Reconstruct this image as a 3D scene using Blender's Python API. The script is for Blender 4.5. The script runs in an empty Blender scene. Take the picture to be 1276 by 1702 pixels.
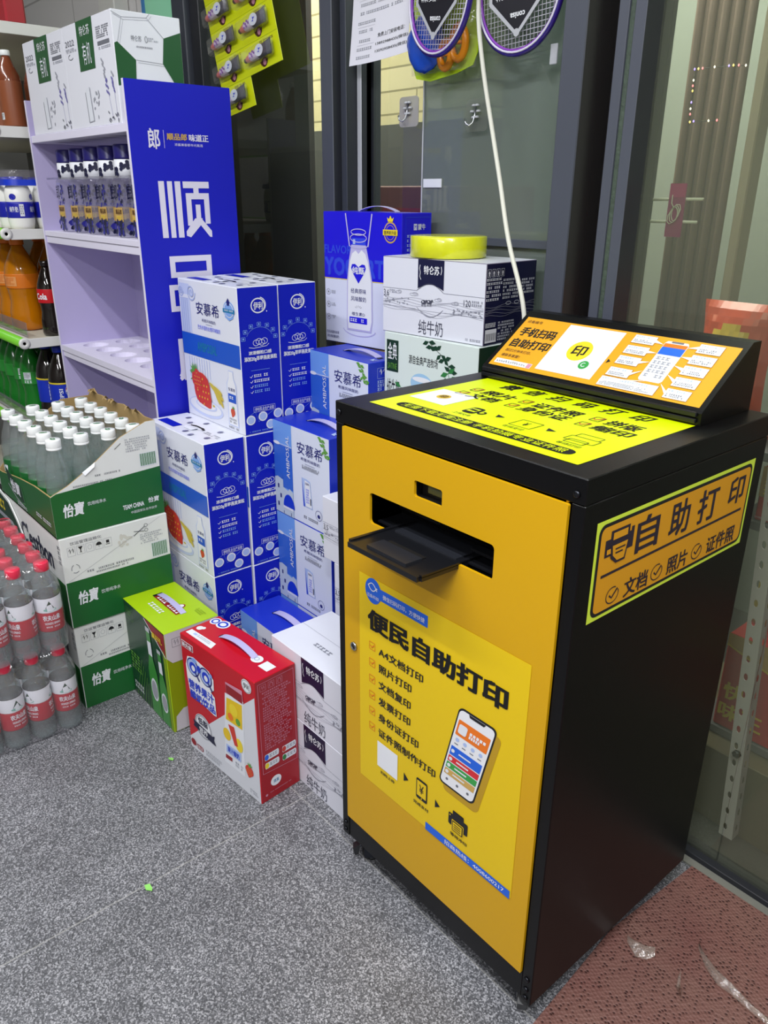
import bpy, math, random
from mathutils import Vector, Matrix

S = bpy.context.scene
COL = S.collection
random.seed(7)
PI = math.pi

# ---------------------------------------------------------------- camera
def set_camera():
    yaw, pitch, roll = -0.8636138460211773, -0.38714601905714285, 0.006662281824935438
    f = Vector((math.sin(yaw) * math.cos(pitch), math.cos(yaw) * math.cos(pitch), math.sin(pitch)))
    r = f.cross(Vector((0, 0, 1))).normalized()
    u = r.cross(f)
    c, s = math.cos(roll), math.sin(roll)
    r2 = c * r + s * u
    u2 = -s * r + c * u
    cd = bpy.data.cameras.new('camera')
    cam = bpy.data.objects.new('camera', cd)
    COL.objects.link(cam)
    m = Matrix(((r2.x, u2.x, -f.x, 1.02806), (r2.y, u2.y, -f.y, -0.76898), (r2.z, u2.z, -f.z, 1.30929), (0, 0, 0, 1)))
    cam.matrix_world = m
    cd.sensor_fit = 'VERTICAL'
    cd.sensor_height = 24.0
    cd.lens = 1296.733 / 1702.0 * 24.0
    cd.clip_start = 0.02
    cd.clip_end = 60
    S.camera = cam
set_camera()

# ---------------------------------------------------------------- world, lights, exposure
w = bpy.data.worlds.new('night')
S.world = w
w.use_nodes = True
w.node_tree.nodes['Background'].inputs[0].default_value = (0.30, 0.33, 0.38, 1)
w.node_tree.nodes['Background'].inputs[1].default_value = 0.06
S.view_settings.view_transform = 'Standard'
S.view_settings.look = 'None'
S.view_settings.exposure = 0.12
S.view_settings.gamma = 1.0
S.view_settings.use_curve_mapping = False
S.cycles.transparent_max_bounces = 32
S.cycles.max_bounces = 8

LAMPS = [(-0.45, -1.15, 2.72, 1.30, 0.06, 26), (1.35, -0.85, 2.72, 1.30, 0.06, 62),
         (-1.9, -1.25, 2.72, 1.30, 0.06, 15), (0.9, -2.5, 2.72, 1.30, 0.06, 46)]
def lamp(x, y, z, sx, sy, power, col=(0.97, 0.98, 1.0)):
    l = bpy.data.lights.new('tube_light', 'AREA')
    l.shape = 'RECTANGLE'
    l.size, l.size_y = sx, sy
    l.energy = power
    l.color = col
    o = bpy.data.objects.new('tube_light', l)
    o.location = (x, y, z)
    COL.objects.link(o)
for L in LAMPS:
    lamp(*L)
# fill lights added outside to brighten the brick wall and the yard
def spot_out(x, y, z, power, col, size=0.3):
    l = bpy.data.lights.new('outside_fill', 'POINT')
    l.energy = power
    l.color = col
    l.shadow_soft_size = size
    o = bpy.data.objects.new('outside_fill', l)
    o.location = (x, y, z)
    COL.objects.link(o)
spot_out(-2.6, 0.95, 2.9, 230, (1.0, 0.93, 0.78))
spot_out(-0.25, 0.95, 2.40, 95, (1.0, 1.0, 0.97))

# ---------------------------------------------------------------- materials
def lin(h):
    h = h.lstrip('#')
    out = []
    for i in (0, 2, 4):
        c = int(h[i:i + 2], 16) / 255
        out.append(c / 12.92 if c <= 0.04045 else ((c + 0.055) / 1.055) ** 2.4)
    return (*out, 1.0)

MATS = {}
def P(key, hexc=None, rough=0.45, metal=0.0, spec=0.5, coat=0.0, bump=0.0, bscale=200.0, var=0.0, vscale=6.0):
    """principled material, optional fine bump and slight tone variation, made once per key"""
    if key in MATS:
        return MATS[key]
    m = bpy.data.materials.new(key)
    m.use_nodes = True
    nt = m.node_tree
    b = nt.nodes['Principled BSDF']
    c = lin(hexc)
    b.inputs['Base Color'].default_value = c
    b.inputs['Roughness'].default_value = rough
    b.inputs['Metallic'].default_value = metal
    b.inputs['Specular IOR Level'].default_value = spec
    b.inputs['Coat Weight'].default_value = coat
    if bump or var:
        tc = nt.nodes.new('ShaderNodeTexCoord')
        if bump:
            n = nt.nodes.new('ShaderNodeTexNoise')
            n.inputs['Scale'].default_value = bscale
            bp = nt.nodes.new('ShaderNodeBump')
            bp.inputs['Strength'].default_value = bump
            bp.inputs['Distance'].default_value = 0.002
            nt.links.new(tc.outputs['Object'], n.inputs['Vector'])
            nt.links.new(n.outputs['Fac'], bp.inputs['Height'])
            nt.links.new(bp.outputs['Normal'], b.inputs['Normal'])
        if var:
            n = nt.nodes.new('ShaderNodeTexNoise')
            n.inputs['Scale'].default_value = vscale
            n.inputs['Detail'].default_value = 4
            r = nt.nodes.new('ShaderNodeMixRGB')
            r.inputs[1].default_value = tuple(x * (1 - var) for x in c[:3]) + (1,)
            r.inputs[2].default_value = tuple(min(1, x * (1 + var)) for x in c[:3]) + (1,)
            nt.links.new(tc.outputs['Object'], n.inputs['Vector'])
            nt.links.new(n.outputs['Fac'], r.inputs[0])
            nt.links.new(r.outputs[0], b.inputs['Base Color'])
    MATS[key] = m
    return m

def clear(key, tint='#ffffff', gloss=0.12, rough=0.05, haze=0.0, hazec='#ffffff', ior=1.45, fres=1.0, bump=0.0, bscale=40.0):
    """clear plastic / glass / film: tinted see-through layer, fresnel gloss, a little milky haze"""
    if key in MATS:
        return MATS[key]
    m = bpy.data.materials.new(key)
    m.use_nodes = True
    nt = m.node_tree
    nt.nodes.clear()
    out = nt.nodes.new('ShaderNodeOutputMaterial')
    tr = nt.nodes.new('ShaderNodeBsdfTransparent')
    tr.inputs[0].default_value = lin(tint)
    gl = nt.nodes.new('ShaderNodeBsdfGlossy')
    gl.inputs['Roughness'].default_value = rough
    df = nt.nodes.new('ShaderNodeBsdfDiffuse')
    df.inputs[0].default_value = lin(hazec)
    m1 = nt.nodes.new('ShaderNodeMixShader')
    m1.inputs[0].default_value = haze
    nt.links.new(tr.outputs[0], m1.inputs[1])
    nt.links.new(df.outputs[0], m1.inputs[2])
    fr = nt.nodes.new('ShaderNodeFresnel')
    fr.inputs[0].default_value = ior
    ma = nt.nodes.new('ShaderNodeMath')
    ma.operation = 'MULTIPLY_ADD'
    ma.inputs[1].default_value = fres
    ma.inputs[2].default_value = gloss * 0.3
    ma.use_clamp = True
    nt.links.new(fr.outputs[0], ma.inputs[0])
    m2 = nt.nodes.new('ShaderNodeMixShader')
    ge = nt.nodes.new('ShaderNodeNewGeometry')       # the sheet reflects on its outer side only
    bf = nt.nodes.new('ShaderNodeMath')
    bf.operation = 'SUBTRACT'
    bf.inputs[0].default_value = 1.0
    mb = nt.nodes.new('ShaderNodeMath')
    mb.operation = 'MULTIPLY'
    nt.links.new(ge.outputs['Backfacing'], bf.inputs[1])
    nt.links.new(bf.outputs[0], mb.inputs[0])
    nt.links.new(ma.outputs[0], mb.inputs[1])
    nt.links.new(mb.outputs[0], m2.inputs[0])
    nt.links.new(m1.outputs[0], m2.inputs[1])
    nt.links.new(gl.outputs[0], m2.inputs[2])
    nt.links.new(m2.outputs[0], out.inputs[0])
    if bump:
        tc = nt.nodes.new('ShaderNodeTexCoord')
        n = nt.nodes.new('ShaderNodeTexNoise')
        n.inputs['Scale'].default_value = bscale
        n.inputs['Detail'].default_value = 3
        bp = nt.nodes.new('ShaderNodeBump')
        bp.inputs['Strength'].default_value = bump
        bp.inputs['Distance'].default_value = 0.01
        nt.links.new(tc.outputs['Object'], n.inputs['Vector'])
        nt.links.new(n.outputs['Fac'], bp.inputs['Height'])
        nt.links.new(bp.outputs['Normal'], gl.inputs['Normal'])
    MATS[key] = m
    return m

# plain inks, papers, plastics
PAL = dict(
    white=('#e6e8ee', .45), paper=('#e2e4ec', .5), offwhite=('#dfe2ea', .5), grey=('#9a9ca6', .5), midgrey=('#6d6f78', .5), ink=('#191a1f', .5),
    blue_deep=('#0e1a9e', .35), blue_mid=('#1638c4', .38), blue_b=('#2238c0', .35), blue_pale=('#7fa6e6', .4), blue_soft=('#a9bde8', .45),
    blue_band=('#1c55c4', .35), navy=('#14163a', .4), navy_ink=('#1c1f6e', .45), blue_yog=('#1a0fd2', .35), blue_tone=('#2f45e0', .4),
    red=('#c4121f', .38), red_dark=('#8e1420', .4), green_case=('#1e6a2c', .42), green_dark=('#123a26', .42), lime=('#b9dc14', .42), lime_dark=('#7f9a12', .45), green_leaf=('#5e9a3a', .5), green_print=('#2c7a3c', .5),
    yellow_fluor=('#e6f500', .4), yellow_sign=('#e09f1c', .45), yellow_poster=('#e2be14', .38), yellow=('#e8cf2a', .4), orange=('#e8761a', .4), orange_ink=('#d8701c', .45),
    phone_blue=('#1e62d8', .4), phone_red=('#d02c34', .4), phone_green=('#3a9c48', .4), kraft=('#a98f5c', .75), straw_red=('#c93a2c', .5), wheat=('#c9b440', .5), gold=('#c9a45a', .35), pink=('#c98aa0', .5),
    mint=('#7fe0a8', .5), lav=('#b9b4e0', .45), teal=('#1878a8', .45), skin=('#d9a58c', .6), brown=('#5a3a22', .55), silver=('#b8bac2', .3), purple=('#3a1f8a', .35), violet=('#8a3fb8', .4),
)
def M(k):
    if k in MATS:
        return MATS[k]
    h, r = PAL[k]
    return P(k, h, r)

P('kiosk_black', '#08080a', rough=0.36, spec=0.28, bump=0.10, bscale=900)
P('kiosk_yellow', '#cf9f0c', rough=0.36, spec=0.4, bump=0.06, bscale=900)
P('black_plastic', '#15161a', rough=0.30)
P('black_matte', '#08080a', rough=0.6)
P('steel', '#b9bcc2', rough=0.28, metal=1.0)
P('dark_steel', '#3a3c42', rough=0.35, metal=1.0)
P('rubber', '#141416', rough=0.6)
P('frame_grey', '#3b3f4a', rough=0.42, var=0.08)
P('frame_dark', '#26282e', rough=0.40)
P('frame_black', '#2c2a2b', rough=0.22)
P('frame_light', '#4b4f5b', rough=0.4)
P('stand_white', '#e2def0', rough=0.5)
P('stand_inside_shade', '#b9b0d8', rough=0.5)  # darker lavender for inner faces, their shade put into the colour
P('stand_blue', '#1e22bc', rough=0.45, spec=0.3)
P('metal_white', '#dcdcd8', rough=0.4)
P('rail_green', '#7fd23a', rough=0.35)
P('shelf_beige', '#c9c4b4', rough=0.55)
P('cable_white', '#d8d8cc', rough=0.5)
P('tape_yellow', '#d8dc1e', rough=0.25, coat=0.5, var=0.12, vscale=60)
P('cap_white', '#f2f5f5', rough=0.4)
P('cap_red', '#e0304e', rough=0.35)
P('plaster', '#d6d6d0', rough=0.8, var=0.04)
P('wall_paint', '#8a8a86', rough=0.8, var=0.06)
clear('hook_pad', tint='#d8d6d2', gloss=.15, rough=.1, haze=.70, hazec='#b6b4ae')
clear('hook_clear', tint='#eef0ee', gloss=.06, rough=.05, haze=.10, hazec='#b8bab6')
clear('pet', tint='#f2f6f6', gloss=0.12, rough=0.04, haze=0.08, hazec='#f0f5f5', ior=1.45)
clear('film', tint='#fbfafc', gloss=0.14, rough=0.12, haze=0.055, hazec='#f2eef4', ior=1.42, bump=0.9, bscale=28)
clear('glass_clear', tint='#e2e8e4', gloss=0.05, rough=0.015, haze=0.03, hazec='#a8b0a4', ior=1.5)
clear('glass_reflect_haze', tint='#a8b4ae', gloss=0.05, rough=0.03, haze=0.30, hazec='#a8b2ad', ior=1.5)  # grey-green haze colour stands in for the room reflected in the pane
clear('glass_right', tint='#ecefe6', gloss=0.05, rough=0.02, haze=0.13, hazec='#9aa090', ior=1.5)  # haze colour imitates the pale reflection of the room
clear('blister', tint='#ffffff', gloss=0.2, rough=0.06, haze=0.04, ior=1.45)
clear('acrylic', tint='#e9e9ec', gloss=0.15, rough=0.05, haze=0.10, hazec='#c8c4d4', ior=1.45)
clear('liquor_glass', tint='#f4f4fa', gloss=0.08, rough=0.05, haze=0.14, hazec='#d8d4e8', ior=1.45)
clear('magenta_film', tint='#c04a98', gloss=0.05, rough=0.2, haze=0.55, hazec='#b02a80')

def liquid(key, hexc, rough=0.12, trans=0.35):
    if key in MATS:
        return MATS[key]
    m = P(key, hexc, rough=rough, coat=0.6)
    b = m.node_tree.nodes['Principled BSDF']
    b.inputs['Transmission Weight'].default_value = trans
    b.inputs['IOR'].default_value = 1.33
    return m
liquid('orange_soda', '#e08a08')
liquid('lemon_soda', '#1f8a2c')
P('cola', '#140a08', rough=0.10, coat=0.7)
P('brown_tea', '#7c3e24', rough=0.15, coat=0.5)
P('milk_white', '#f0f0ea', rough=0.35)

def floor_material():
    m = bpy.data.materials.new('granite_tile')
    m.use_nodes = True
    nt = m.node_tree
    N, L = nt.nodes, nt.links
    b = N['Principled BSDF']
    g = N.new('ShaderNodeNewGeometry')
    def noise(scale, detail, rough=.6):
        n = N.new('ShaderNodeTexNoise')
        n.inputs['Scale'].default_value = scale
        n.inputs['Detail'].default_value = detail
        n.inputs['Roughness'].default_value = rough
        L.new(g.outputs['Position'], n.inputs['Vector'])
        return n
    n1 = noise(240, 3, .8)
    vo = N.new('ShaderNodeTexVoronoi')
    vo.inputs['Scale'].default_value = 420
    L.new(g.outputs['Position'], vo.inputs['Vector'])
    se = N.new('ShaderNodeSeparateColor')
    L.new(vo.outputs['Color'], se.inputs[0])
    av = N.new('ShaderNodeMath'); av.operation = 'MULTIPLY_ADD'; av.inputs[1].default_value = .45
    hf = N.new('ShaderNodeMath'); hf.operation = 'MULTIPLY'; hf.inputs[1].default_value = .55
    L.new(n1.outputs['Fac'], hf.inputs[0]); L.new(se.outputs[0], av.inputs[0]); L.new(hf.outputs[0], av.inputs[2])
    r1 = N.new('ShaderNodeValToRGB')
    e = r1.color_ramp.elements
    e[0].position, e[0].color = .22, lin('#3a3b3f')
    e[1].position, e[1].color = .80, lin('#c4c4ca')
    k = e.new(.52); k.color = lin('#6a6b70')
    L.new(av.outputs[0], r1.inputs[0])
    n2 = noise(5, 4)
    r2 = N.new('ShaderNodeValToRGB')
    e = r2.color_ramp.elements
    e[0].position, e[0].color = .30, (.72, .72, .72, 1)
    e[1].position, e[1].color = .72, (1.06, 1.06, 1.06, 1)
    L.new(n2.outputs['Fac'], r2.inputs[0])
    mx = N.new('ShaderNodeMixRGB'); mx.blend_type = 'MULTIPLY'; mx.inputs[0].default_value = 1
    L.new(r1.outputs[0], mx.inputs[1]); L.new(r2.outputs[0], mx.inputs[2])
    # joints of the 0.8 m tiles
    sp = N.new('ShaderNodeSeparateXYZ')
    L.new(g.outputs['Position'], sp.inputs[0])
    def joint(sock, off):
        a = N.new('ShaderNodeMath'); a.operation = 'ADD'; a.inputs[1].default_value = off + 80
        L.new(sock, a.inputs[0])
        md = N.new('ShaderNodeMath'); md.operation = 'MODULO'; md.inputs[1].default_value = 0.8
        L.new(a.outputs[0], md.inputs[0])
        s = N.new('ShaderNodeMath'); s.operation = 'SUBTRACT'; s.inputs[1].default_value = 0.4
        L.new(md.outputs[0], s.inputs[0])
        ab = N.new('ShaderNodeMath'); ab.operation = 'ABSOLUTE'
        L.new(s.outputs[0], ab.inputs[0])
        lt = N.new('ShaderNodeMath'); lt.operation = 'LESS_THAN'; lt.inputs[1].default_value = 0.0016
        L.new(ab.outputs[0], lt.inputs[0])
        return lt
    jx = joint(sp.outputs[0], 0.185 + 0.4)
    jy = joint(sp.outputs[1], -0.022 + 0.4)
    jm = N.new('ShaderNodeMath'); jm.operation = 'MAXIMUM'
    L.new(jx.outputs[0], jm.inputs[0]); L.new(jy.outputs[0], jm.inputs[1])
    m2 = N.new('ShaderNodeMixRGB')
    jf = N.new('ShaderNodeMath'); jf.operation = 'MULTIPLY'; jf.inputs[1].default_value = .42
    L.new(jm.outputs[0], jf.inputs[0])
    L.new(jf.outputs[0], m2.inputs[0]); L.new(mx.outputs[0], m2.inputs[1])
    m2.inputs[2].default_value = lin('#b9b8b4')
    L.new(m2.outputs[0], b.inputs['Base Color'])
    b.inputs['Roughness'].default_value = .42
    bp = N.new('ShaderNodeBump'); bp.inputs['Strength'].default_value = .12; bp.inputs['Distance'].default_value = .001
    L.new(n1.outputs['Fac'], bp.inputs['Height']); L.new(bp.outputs[0], b.inputs['Normal'])
    MATS['granite_tile'] = m
floor_material()

def mat_material():
    m = bpy.data.materials.new('pvc_mat_red')
    m.use_nodes = True
    nt = m.node_tree
    N, L = nt.nodes, nt.links
    b = N['Principled BSDF']
    g = N.new('ShaderNodeNewGeometry')
    v = N.new('ShaderNodeTexVoronoi'); v.inputs['Scale'].default_value = 125; v.inputs['Randomness'].default_value = .45
    mp = N.new('ShaderNodeMapping'); mp.inputs['Rotation'].default_value = (0, 0, .5); mp.inputs['Scale'].default_value = (1, 1.35, 1)
    L.new(g.outputs['Position'], mp.inputs[0]); L.new(mp.outputs[0], v.inputs['Vector'])
    r = N.new('ShaderNodeValToRGB')
    e = r.color_ramp.elements
    e[0].position, e[0].color = .25, lin('#341512')
    e[1].position, e[1].color = .42, lin('#7a554e')
    L.new(v.outputs['Distance'], r.inputs[0])
    n = N.new('ShaderNodeTexNoise'); n.inputs['Scale'].default_value = 9; n.inputs['Detail'].default_value = 5
    L.new(g.outputs['Position'], n.inputs['Vector'])
    r2 = N.new('ShaderNodeValToRGB')
    e = r2.color_ramp.elements
    e[0].position, e[0].color = .3, (.95, .85, .85, 1)
    e[1].position, e[1].color = .75, (1.05, 1.15, 1.1, 1)
    L.new(n.outputs['Fac'], r2.inputs[0])
    mx = N.new('ShaderNodeMixRGB'); mx.blend_type = 'MULTIPLY'; mx.inputs[0].default_value = 1
    L.new(r.outputs[0], mx.inputs[1]); L.new(r2.outputs[0], mx.inputs[2])
    L.new(mx.outputs[0], b.inputs['Base Color'])
    b.inputs['Roughness'].default_value = .6
    bp = N.new('ShaderNodeBump'); bp.inputs['Strength'].default_value = .7; bp.inputs['Distance'].default_value = .004
    L.new(v.outputs['Distance'], bp.inputs['Height']); L.new(bp.outputs[0], b.inputs['Normal'])
    MATS['pvc_mat_red'] = m
mat_material()

def brick_material(key, c1, c2, cm, scale, bw, bh, mortar=.01):
    m = bpy.data.materials.new(key)
    m.use_nodes = True
    nt = m.node_tree
    N, L = nt.nodes, nt.links
    b = N['Principled BSDF']
    g = N.new('ShaderNodeNewGeometry')
    sp = N.new('ShaderNodeSeparateXYZ'); cb = N.new('ShaderNodeCombineXYZ')
    L.new(g.outputs['Position'], sp.inputs[0]); L.new(sp.outputs[0], cb.inputs[0]); L.new(sp.outputs[2], cb.inputs[1])
    t = N.new('ShaderNodeTexBrick')
    t.inputs['Color1'].default_value = lin(c1); t.inputs['Color2'].default_value = lin(c2); t.inputs['Mortar'].default_value = lin(cm)
    t.inputs['Scale'].default_value = scale; t.inputs['Brick Width'].default_value = bw; t.inputs['Row Height'].default_value = bh
    t.inputs['Mortar Size'].default_value = mortar
    L.new(cb.outputs[0], t.inputs['Vector'])
    L.new(t.outputs['Color'], b.inputs['Base Color'])
    b.inputs['Roughness'].default_value = .75
    MATS[key] = m
brick_material('pale_brick', '#d8cfae', '#cfc49c', '#8f8768', 1.0, .52, .085, .004)
brick_material('white_tile', '#e0dede', '#dad8d8', '#b0aeae', 1.0, .60, .30, .004)

# ---------------------------------------------------------------- mesh building
EPS = 0.0004
class Face:
    """flat printed face: u to the right, v downwards, both 0..1"""
    def __init__(s, o, U, V, W, H):
        s.o, s.U, s.V = Vector(o), Vector(U), Vector(V)
        s.N = s.U.cross(s.V).normalized()
        s.W, s.H = W, H
    def pt(s, u, v, layer):
        return s.o + s.U * (u * s.W) + s.V * ((1 - v) * s.H) + s.N * (EPS * layer)
class Cyl:
    """printed band on an upright cylinder around (cx, cy); u runs anticlockwise seen from above"""
    def __init__(s, cx, cy, z0, r, H, a0, span):
        s.c, s.z0, s.r, s.H, s.a0, s.span = (cx, cy), z0, r, H, a0, span
        s.W = r * span
    def pt(s, u, v, layer):
        a = s.a0 + u * s.span
        r = s.r + EPS * layer
        return Vector((s.c[0] + r * math.cos(a), s.c[1] + r * math.sin(a), s.z0 + (1 - v) * s.H))

_TC = {}
_tcurve = bpy.data.curves.new('lettering', 'FONT')
_tcurve.resolution_u = 2
_tobj = bpy.data.objects.new('lettering', _tcurve)
def glyphs(s, bold):
    """unit-square outline of a word; heavier strokes come from a few shifted copies"""
    k = (s, bold)
    if k not in _TC:
        _tcurve.body = s
        me = bpy.data.meshes.new_from_object(_tobj)
        v0 = [(v.co.x, v.co.y) for v in me.vertices]
        f0 = [tuple(p.vertices) for p in me.polygons]
        bpy.data.meshes.remove(me)
        vs, fs = [], []
        sh = [(0, 0)] if bold <= 0 else ([(-bold * .6, 0), (bold * .6, 0)] if bold < .02 else [(-bold, -bold * .7), (bold, -bold * .7), (-bold, bold * .7), (bold, bold * .7), (0, 0)])
        for dx, dy in sh:
            n = len(vs)
            vs += [(x + dx, y + dy, len(vs) // len(v0)) for x, y in v0]
            fs += [tuple(n + i for i in f) for f in f0]
        xs = [v[0] for v in vs]; ys = [v[1] for v in vs]
        x0, x1, y0, y1 = min(xs), max(xs), min(ys), max(ys)
        _TC[k] = ([((x - x0) / max(x1 - x0, 1e-6), (y - y0) / max(y1 - y0, 1e-6), k_) for x, y, k_ in vs], fs)
    return _TC[k]

class MB:
    def __init__(s):
        s.v, s.f, s.m, s.sm = [], [], [], []
        s.n = 0
    def lift(s, L):
        """prints on one layer each lie a few microns above the one before"""
        s.n += 1
        return L + .02 * (s.n % 16)
    def add(s, pts, faces, mat, smooth=False):
        b = len(s.v)
        s.v += [Vector(p) for p in pts]
        for f in faces:
            s.f.append(tuple(b + i for i in f)); s.m.append(mat); s.sm.append(smooth)
        return s
    # ---- solids
    def box(s, a, b, mat, c=0.0, faces=None, edge=None):
        """box between corners a and b; c = chamfer; faces = {'front':mat,...}"""
        fm = faces or {}
        x0, y0, z0 = a; x1, y1, z1 = b
        edge = edge or mat
        g = lambda n: fm.get(n, mat)
        if c <= 0:
            p = [(x, y, z) for z in (z0, z1) for y in (y0, y1) for x in (x0, x1)]
            for n, f in dict(front=(0, 1, 5, 4), right=(1, 3, 7, 5), back=(3, 2, 6, 7), left=(2, 0, 4, 6), top=(4, 5, 7, 6), bottom=(2, 3, 1, 0)).items():
                s.add([p[i] for i in f], [(0, 1, 2, 3)], g(n))
            return s
        vs, idx = [], {}
        for k in range(8):
            X, Y, Z = (k & 1), (k >> 1 & 1), (k >> 2 & 1)
            cx, cy, cz = (x1 if X else x0), (y1 if Y else y0), (z1 if Z else z0)
            ix, iy, iz = cx + (-c if X else c), cy + (-c if Y else c), cz + (-c if Z else c)
            idx[k, 'x'] = len(vs); vs.append((cx, iy, iz))
            idx[k, 'y'] = len(vs); vs.append((ix, cy, iz))
            idx[k, 'z'] = len(vs); vs.append((ix, iy, cz))
        def q(ids, mt):
            s.add([vs[i] for i in ids], [tuple(range(len(ids)))], mt)
        q([idx[0, 'y'], idx[1, 'y'], idx[5, 'y'], idx[4, 'y']], g('front'))
        q([idx[3, 'y'], idx[2, 'y'], idx[6, 'y'], idx[7, 'y']], g('back'))
        q([idx[1, 'x'], idx[3, 'x'], idx[7, 'x'], idx[5, 'x']], g('right'))
        q([idx[2, 'x'], idx[0, 'x'], idx[4, 'x'], idx[6, 'x']], g('left'))
        q([idx[4, 'z'], idx[5, 'z'], idx[7, 'z'], idx[6, 'z']], g('top'))
        q([idx[2, 'z'], idx[3, 'z'], idx[1, 'z'], idx[0, 'z']], g('bottom'))
        for i, j, a1, a2 in ((0, 1, 'y', 'z'), (2, 3, 'y', 'z'), (4, 5, 'y', 'z'), (6, 7, 'y', 'z'), (0, 2, 'x', 'z'), (1, 3, 'x', 'z'), (4, 6, 'x', 'z'), (5, 7, 'x', 'z'), (0, 4, 'x', 'y'), (1, 5, 'x', 'y'), (2, 6, 'x', 'y'), (3, 7, 'x', 'y')):
            q([idx[i, a1], idx[j, a1], idx[j, a2], idx[i, a2]], edge)
        for k in range(8):
            q([idx[k, 'x'], idx[k, 'y'], idx[k, 'z']], edge)
        return s
    def lathe(s, prof, mat, n=20, c=(0, 0, 0), smooth=True, sq=0.0):
        """revolve (r, z) pairs; sq > 0 squares the section"""
        pts = []
        for r, z in prof:
            for i in range(n):
                a = 2 * PI * i / n
                k = 1.0
                if sq:
                    k = 1 / (abs(math.cos(a)) ** sq + abs(math.sin(a)) ** sq) ** (1 / sq)
                pts.append((c[0] + r * k * math.cos(a), c[1] + r * k * math.sin(a), c[2] + z))
        fs = []
        for j in range(len(prof) - 1):
            for i in range(n):
                i2 = (i + 1) % n
                fs.append((j * n + i, j * n + i2, (j + 1) * n + i2, (j + 1) * n + i))
        if prof[0][0] > 1e-5:
            fs.append(tuple(reversed(range(n))))
        if prof[-1][0] > 1e-5:
            fs.append(tuple((len(prof) - 1) * n + i for i in range(n)))
        return s.add(pts, fs, mat, smooth)
    def tube(s, path, r, mat, n=8, closed=False, flat=None):
        """round (or flat: (width, thickness, up)) section swept along a path"""
        path = [Vector(p) for p in path]
        m = len(path)
        pts = []
        prev = None
        for i, p in enumerate(path):
            if closed:
                t = path[(i + 1) % m] - path[i - 1]
            else:
                t = path[min(i + 1, m - 1)] - path[max(i - 1, 0)]
            t.normalize()
            ref = Vector(flat[2]) if flat else (prev if prev is not None else (Vector((0, 0, 1)) if abs(t.z) < .9 else Vector((1, 0, 0))))
            a = t.cross(ref).normalized()
            b = a.cross(t).normalized()
            prev = b
            for k in range(n if not flat else 4):
                if flat:
                    sx, sy = ((-1, -1), (1, -1), (1, 1), (-1, 1))[k]
                    pts.append(p + a * sx * flat[0] / 2 + b * sy * flat[1] / 2)
                else:
                    an = 2 * PI * k / n
                    pts.append(p + a * r * math.cos(an) + b * r * math.sin(an))
        k = n if not flat else 4
        fs = []
        for i in range(m if closed else m - 1):
            j = (i + 1) % m
            for q in range(k):
                q2 = (q + 1) % k
                fs.append((i * k + q, i * k + q2, j * k + q2, j * k + q))
        if not closed:
            fs.append(tuple(reversed(range(k))))
            fs.append(tuple((m - 1) * k + q for q in range(k)))
        return s.add(pts, fs, mat, not flat)
    def prism(s, F, pts, depth, mat, side=None):
        """outline on face F (u, v) pulled back by depth"""
        a = [F.pt(u, v, 0) for u, v in pts]
        b = [p - F.N * depth for p in a]
        n = len(a)
        s.add(a + b, [tuple(range(n))], mat)
        s.add(a + b, [tuple(n + i for i in reversed(range(n)))], side or mat)
        s.add(a + b, [(i, n + i, n + (i + 1) % n, (i + 1) % n) for i in range(n)], side or mat)
        return s
    # ---- prints (thin layers of ink or paper on a face)
    def rect(s, F, u0, v0, u1, v1, mat, L=1, nu=1):
        L = s.lift(L)
        for i in range(nu):
            a, b = u0 + (u1 - u0) * i / nu, u0 + (u1 - u0) * (i + 1) / nu
            s.add([F.pt(a, v1, L), F.pt(b, v1, L), F.pt(b, v0, L), F.pt(a, v0, L)], [(0, 1, 2, 3)], mat)
        return s
    def poly(s, F, pts, mat, L=1):
        ar = sum(pts[i][0] * pts[(i + 1) % len(pts)][1] - pts[(i + 1) % len(pts)][0] * pts[i][1] for i in range(len(pts)))
        if ar > 0:
            pts = pts[::-1]
        L = s.lift(L)
        return s.add([F.pt(u, v, L) for u, v in pts], [tuple(range(len(pts)))], mat)
    def ell(s, F, cu, cv, ru, rv, mat, L=1, n=28, rot=0.0, a0=0, a1=2 * PI):
        full = a1 - a0 > 6.28
        pts = []
        k = F.W / F.H
        for i in range(n if full else n + 1):
            a = a0 + (a1 - a0) * i / n
            x, y = ru * math.cos(a) * k, rv * math.sin(a)
            x, y = x * math.cos(rot) - y * math.sin(rot), x * math.sin(rot) + y * math.cos(rot)
            pts.append((cu + x / k, cv + y))
        return s.poly(F, pts, mat, L)
    def ring(s, F, cu, cv, ru, rv, wd, mat, L=1, n=28, a0=0, a1=2 * PI):
        pts = [(cu + ru * math.cos(a0 + (a1 - a0) * i / n), cv + rv * math.sin(a0 + (a1 - a0) * i / n)) for i in range(n + 1)]
        return s.line(F, pts, wd, mat, L)
    def line(s, F, pts, wd, mat, L=1):
        """polyline of width wd metres"""
        W, H = F.W, F.H
        q = [(u * W, v * H) for u, v in pts]
        n = len(q)
        lo, hi = [], []
        for i in range(n):
            a, b = q[max(i - 1, 0)], q[min(i + 1, n - 1)]
            if n > 2 and i in (0, n - 1) and abs(q[0][0] - q[-1][0]) + abs(q[0][1] - q[-1][1]) < 1e-6:
                a, b = q[-2], q[1]
            dx, dy = b[0] - a[0], b[1] - a[1]
            l = math.hypot(dx, dy) or 1
            nx, ny = -dy / l * wd / 2, dx / l * wd / 2
            lo.append(((q[i][0] + nx) / W, (q[i][1] + ny) / H)); hi.append(((q[i][0] - nx) / W, (q[i][1] - ny) / H))
        for i in range(n - 1):
            s.poly(F, [lo[i], lo[i + 1], hi[i + 1], hi[i]], mat, L)
        return s
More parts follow.
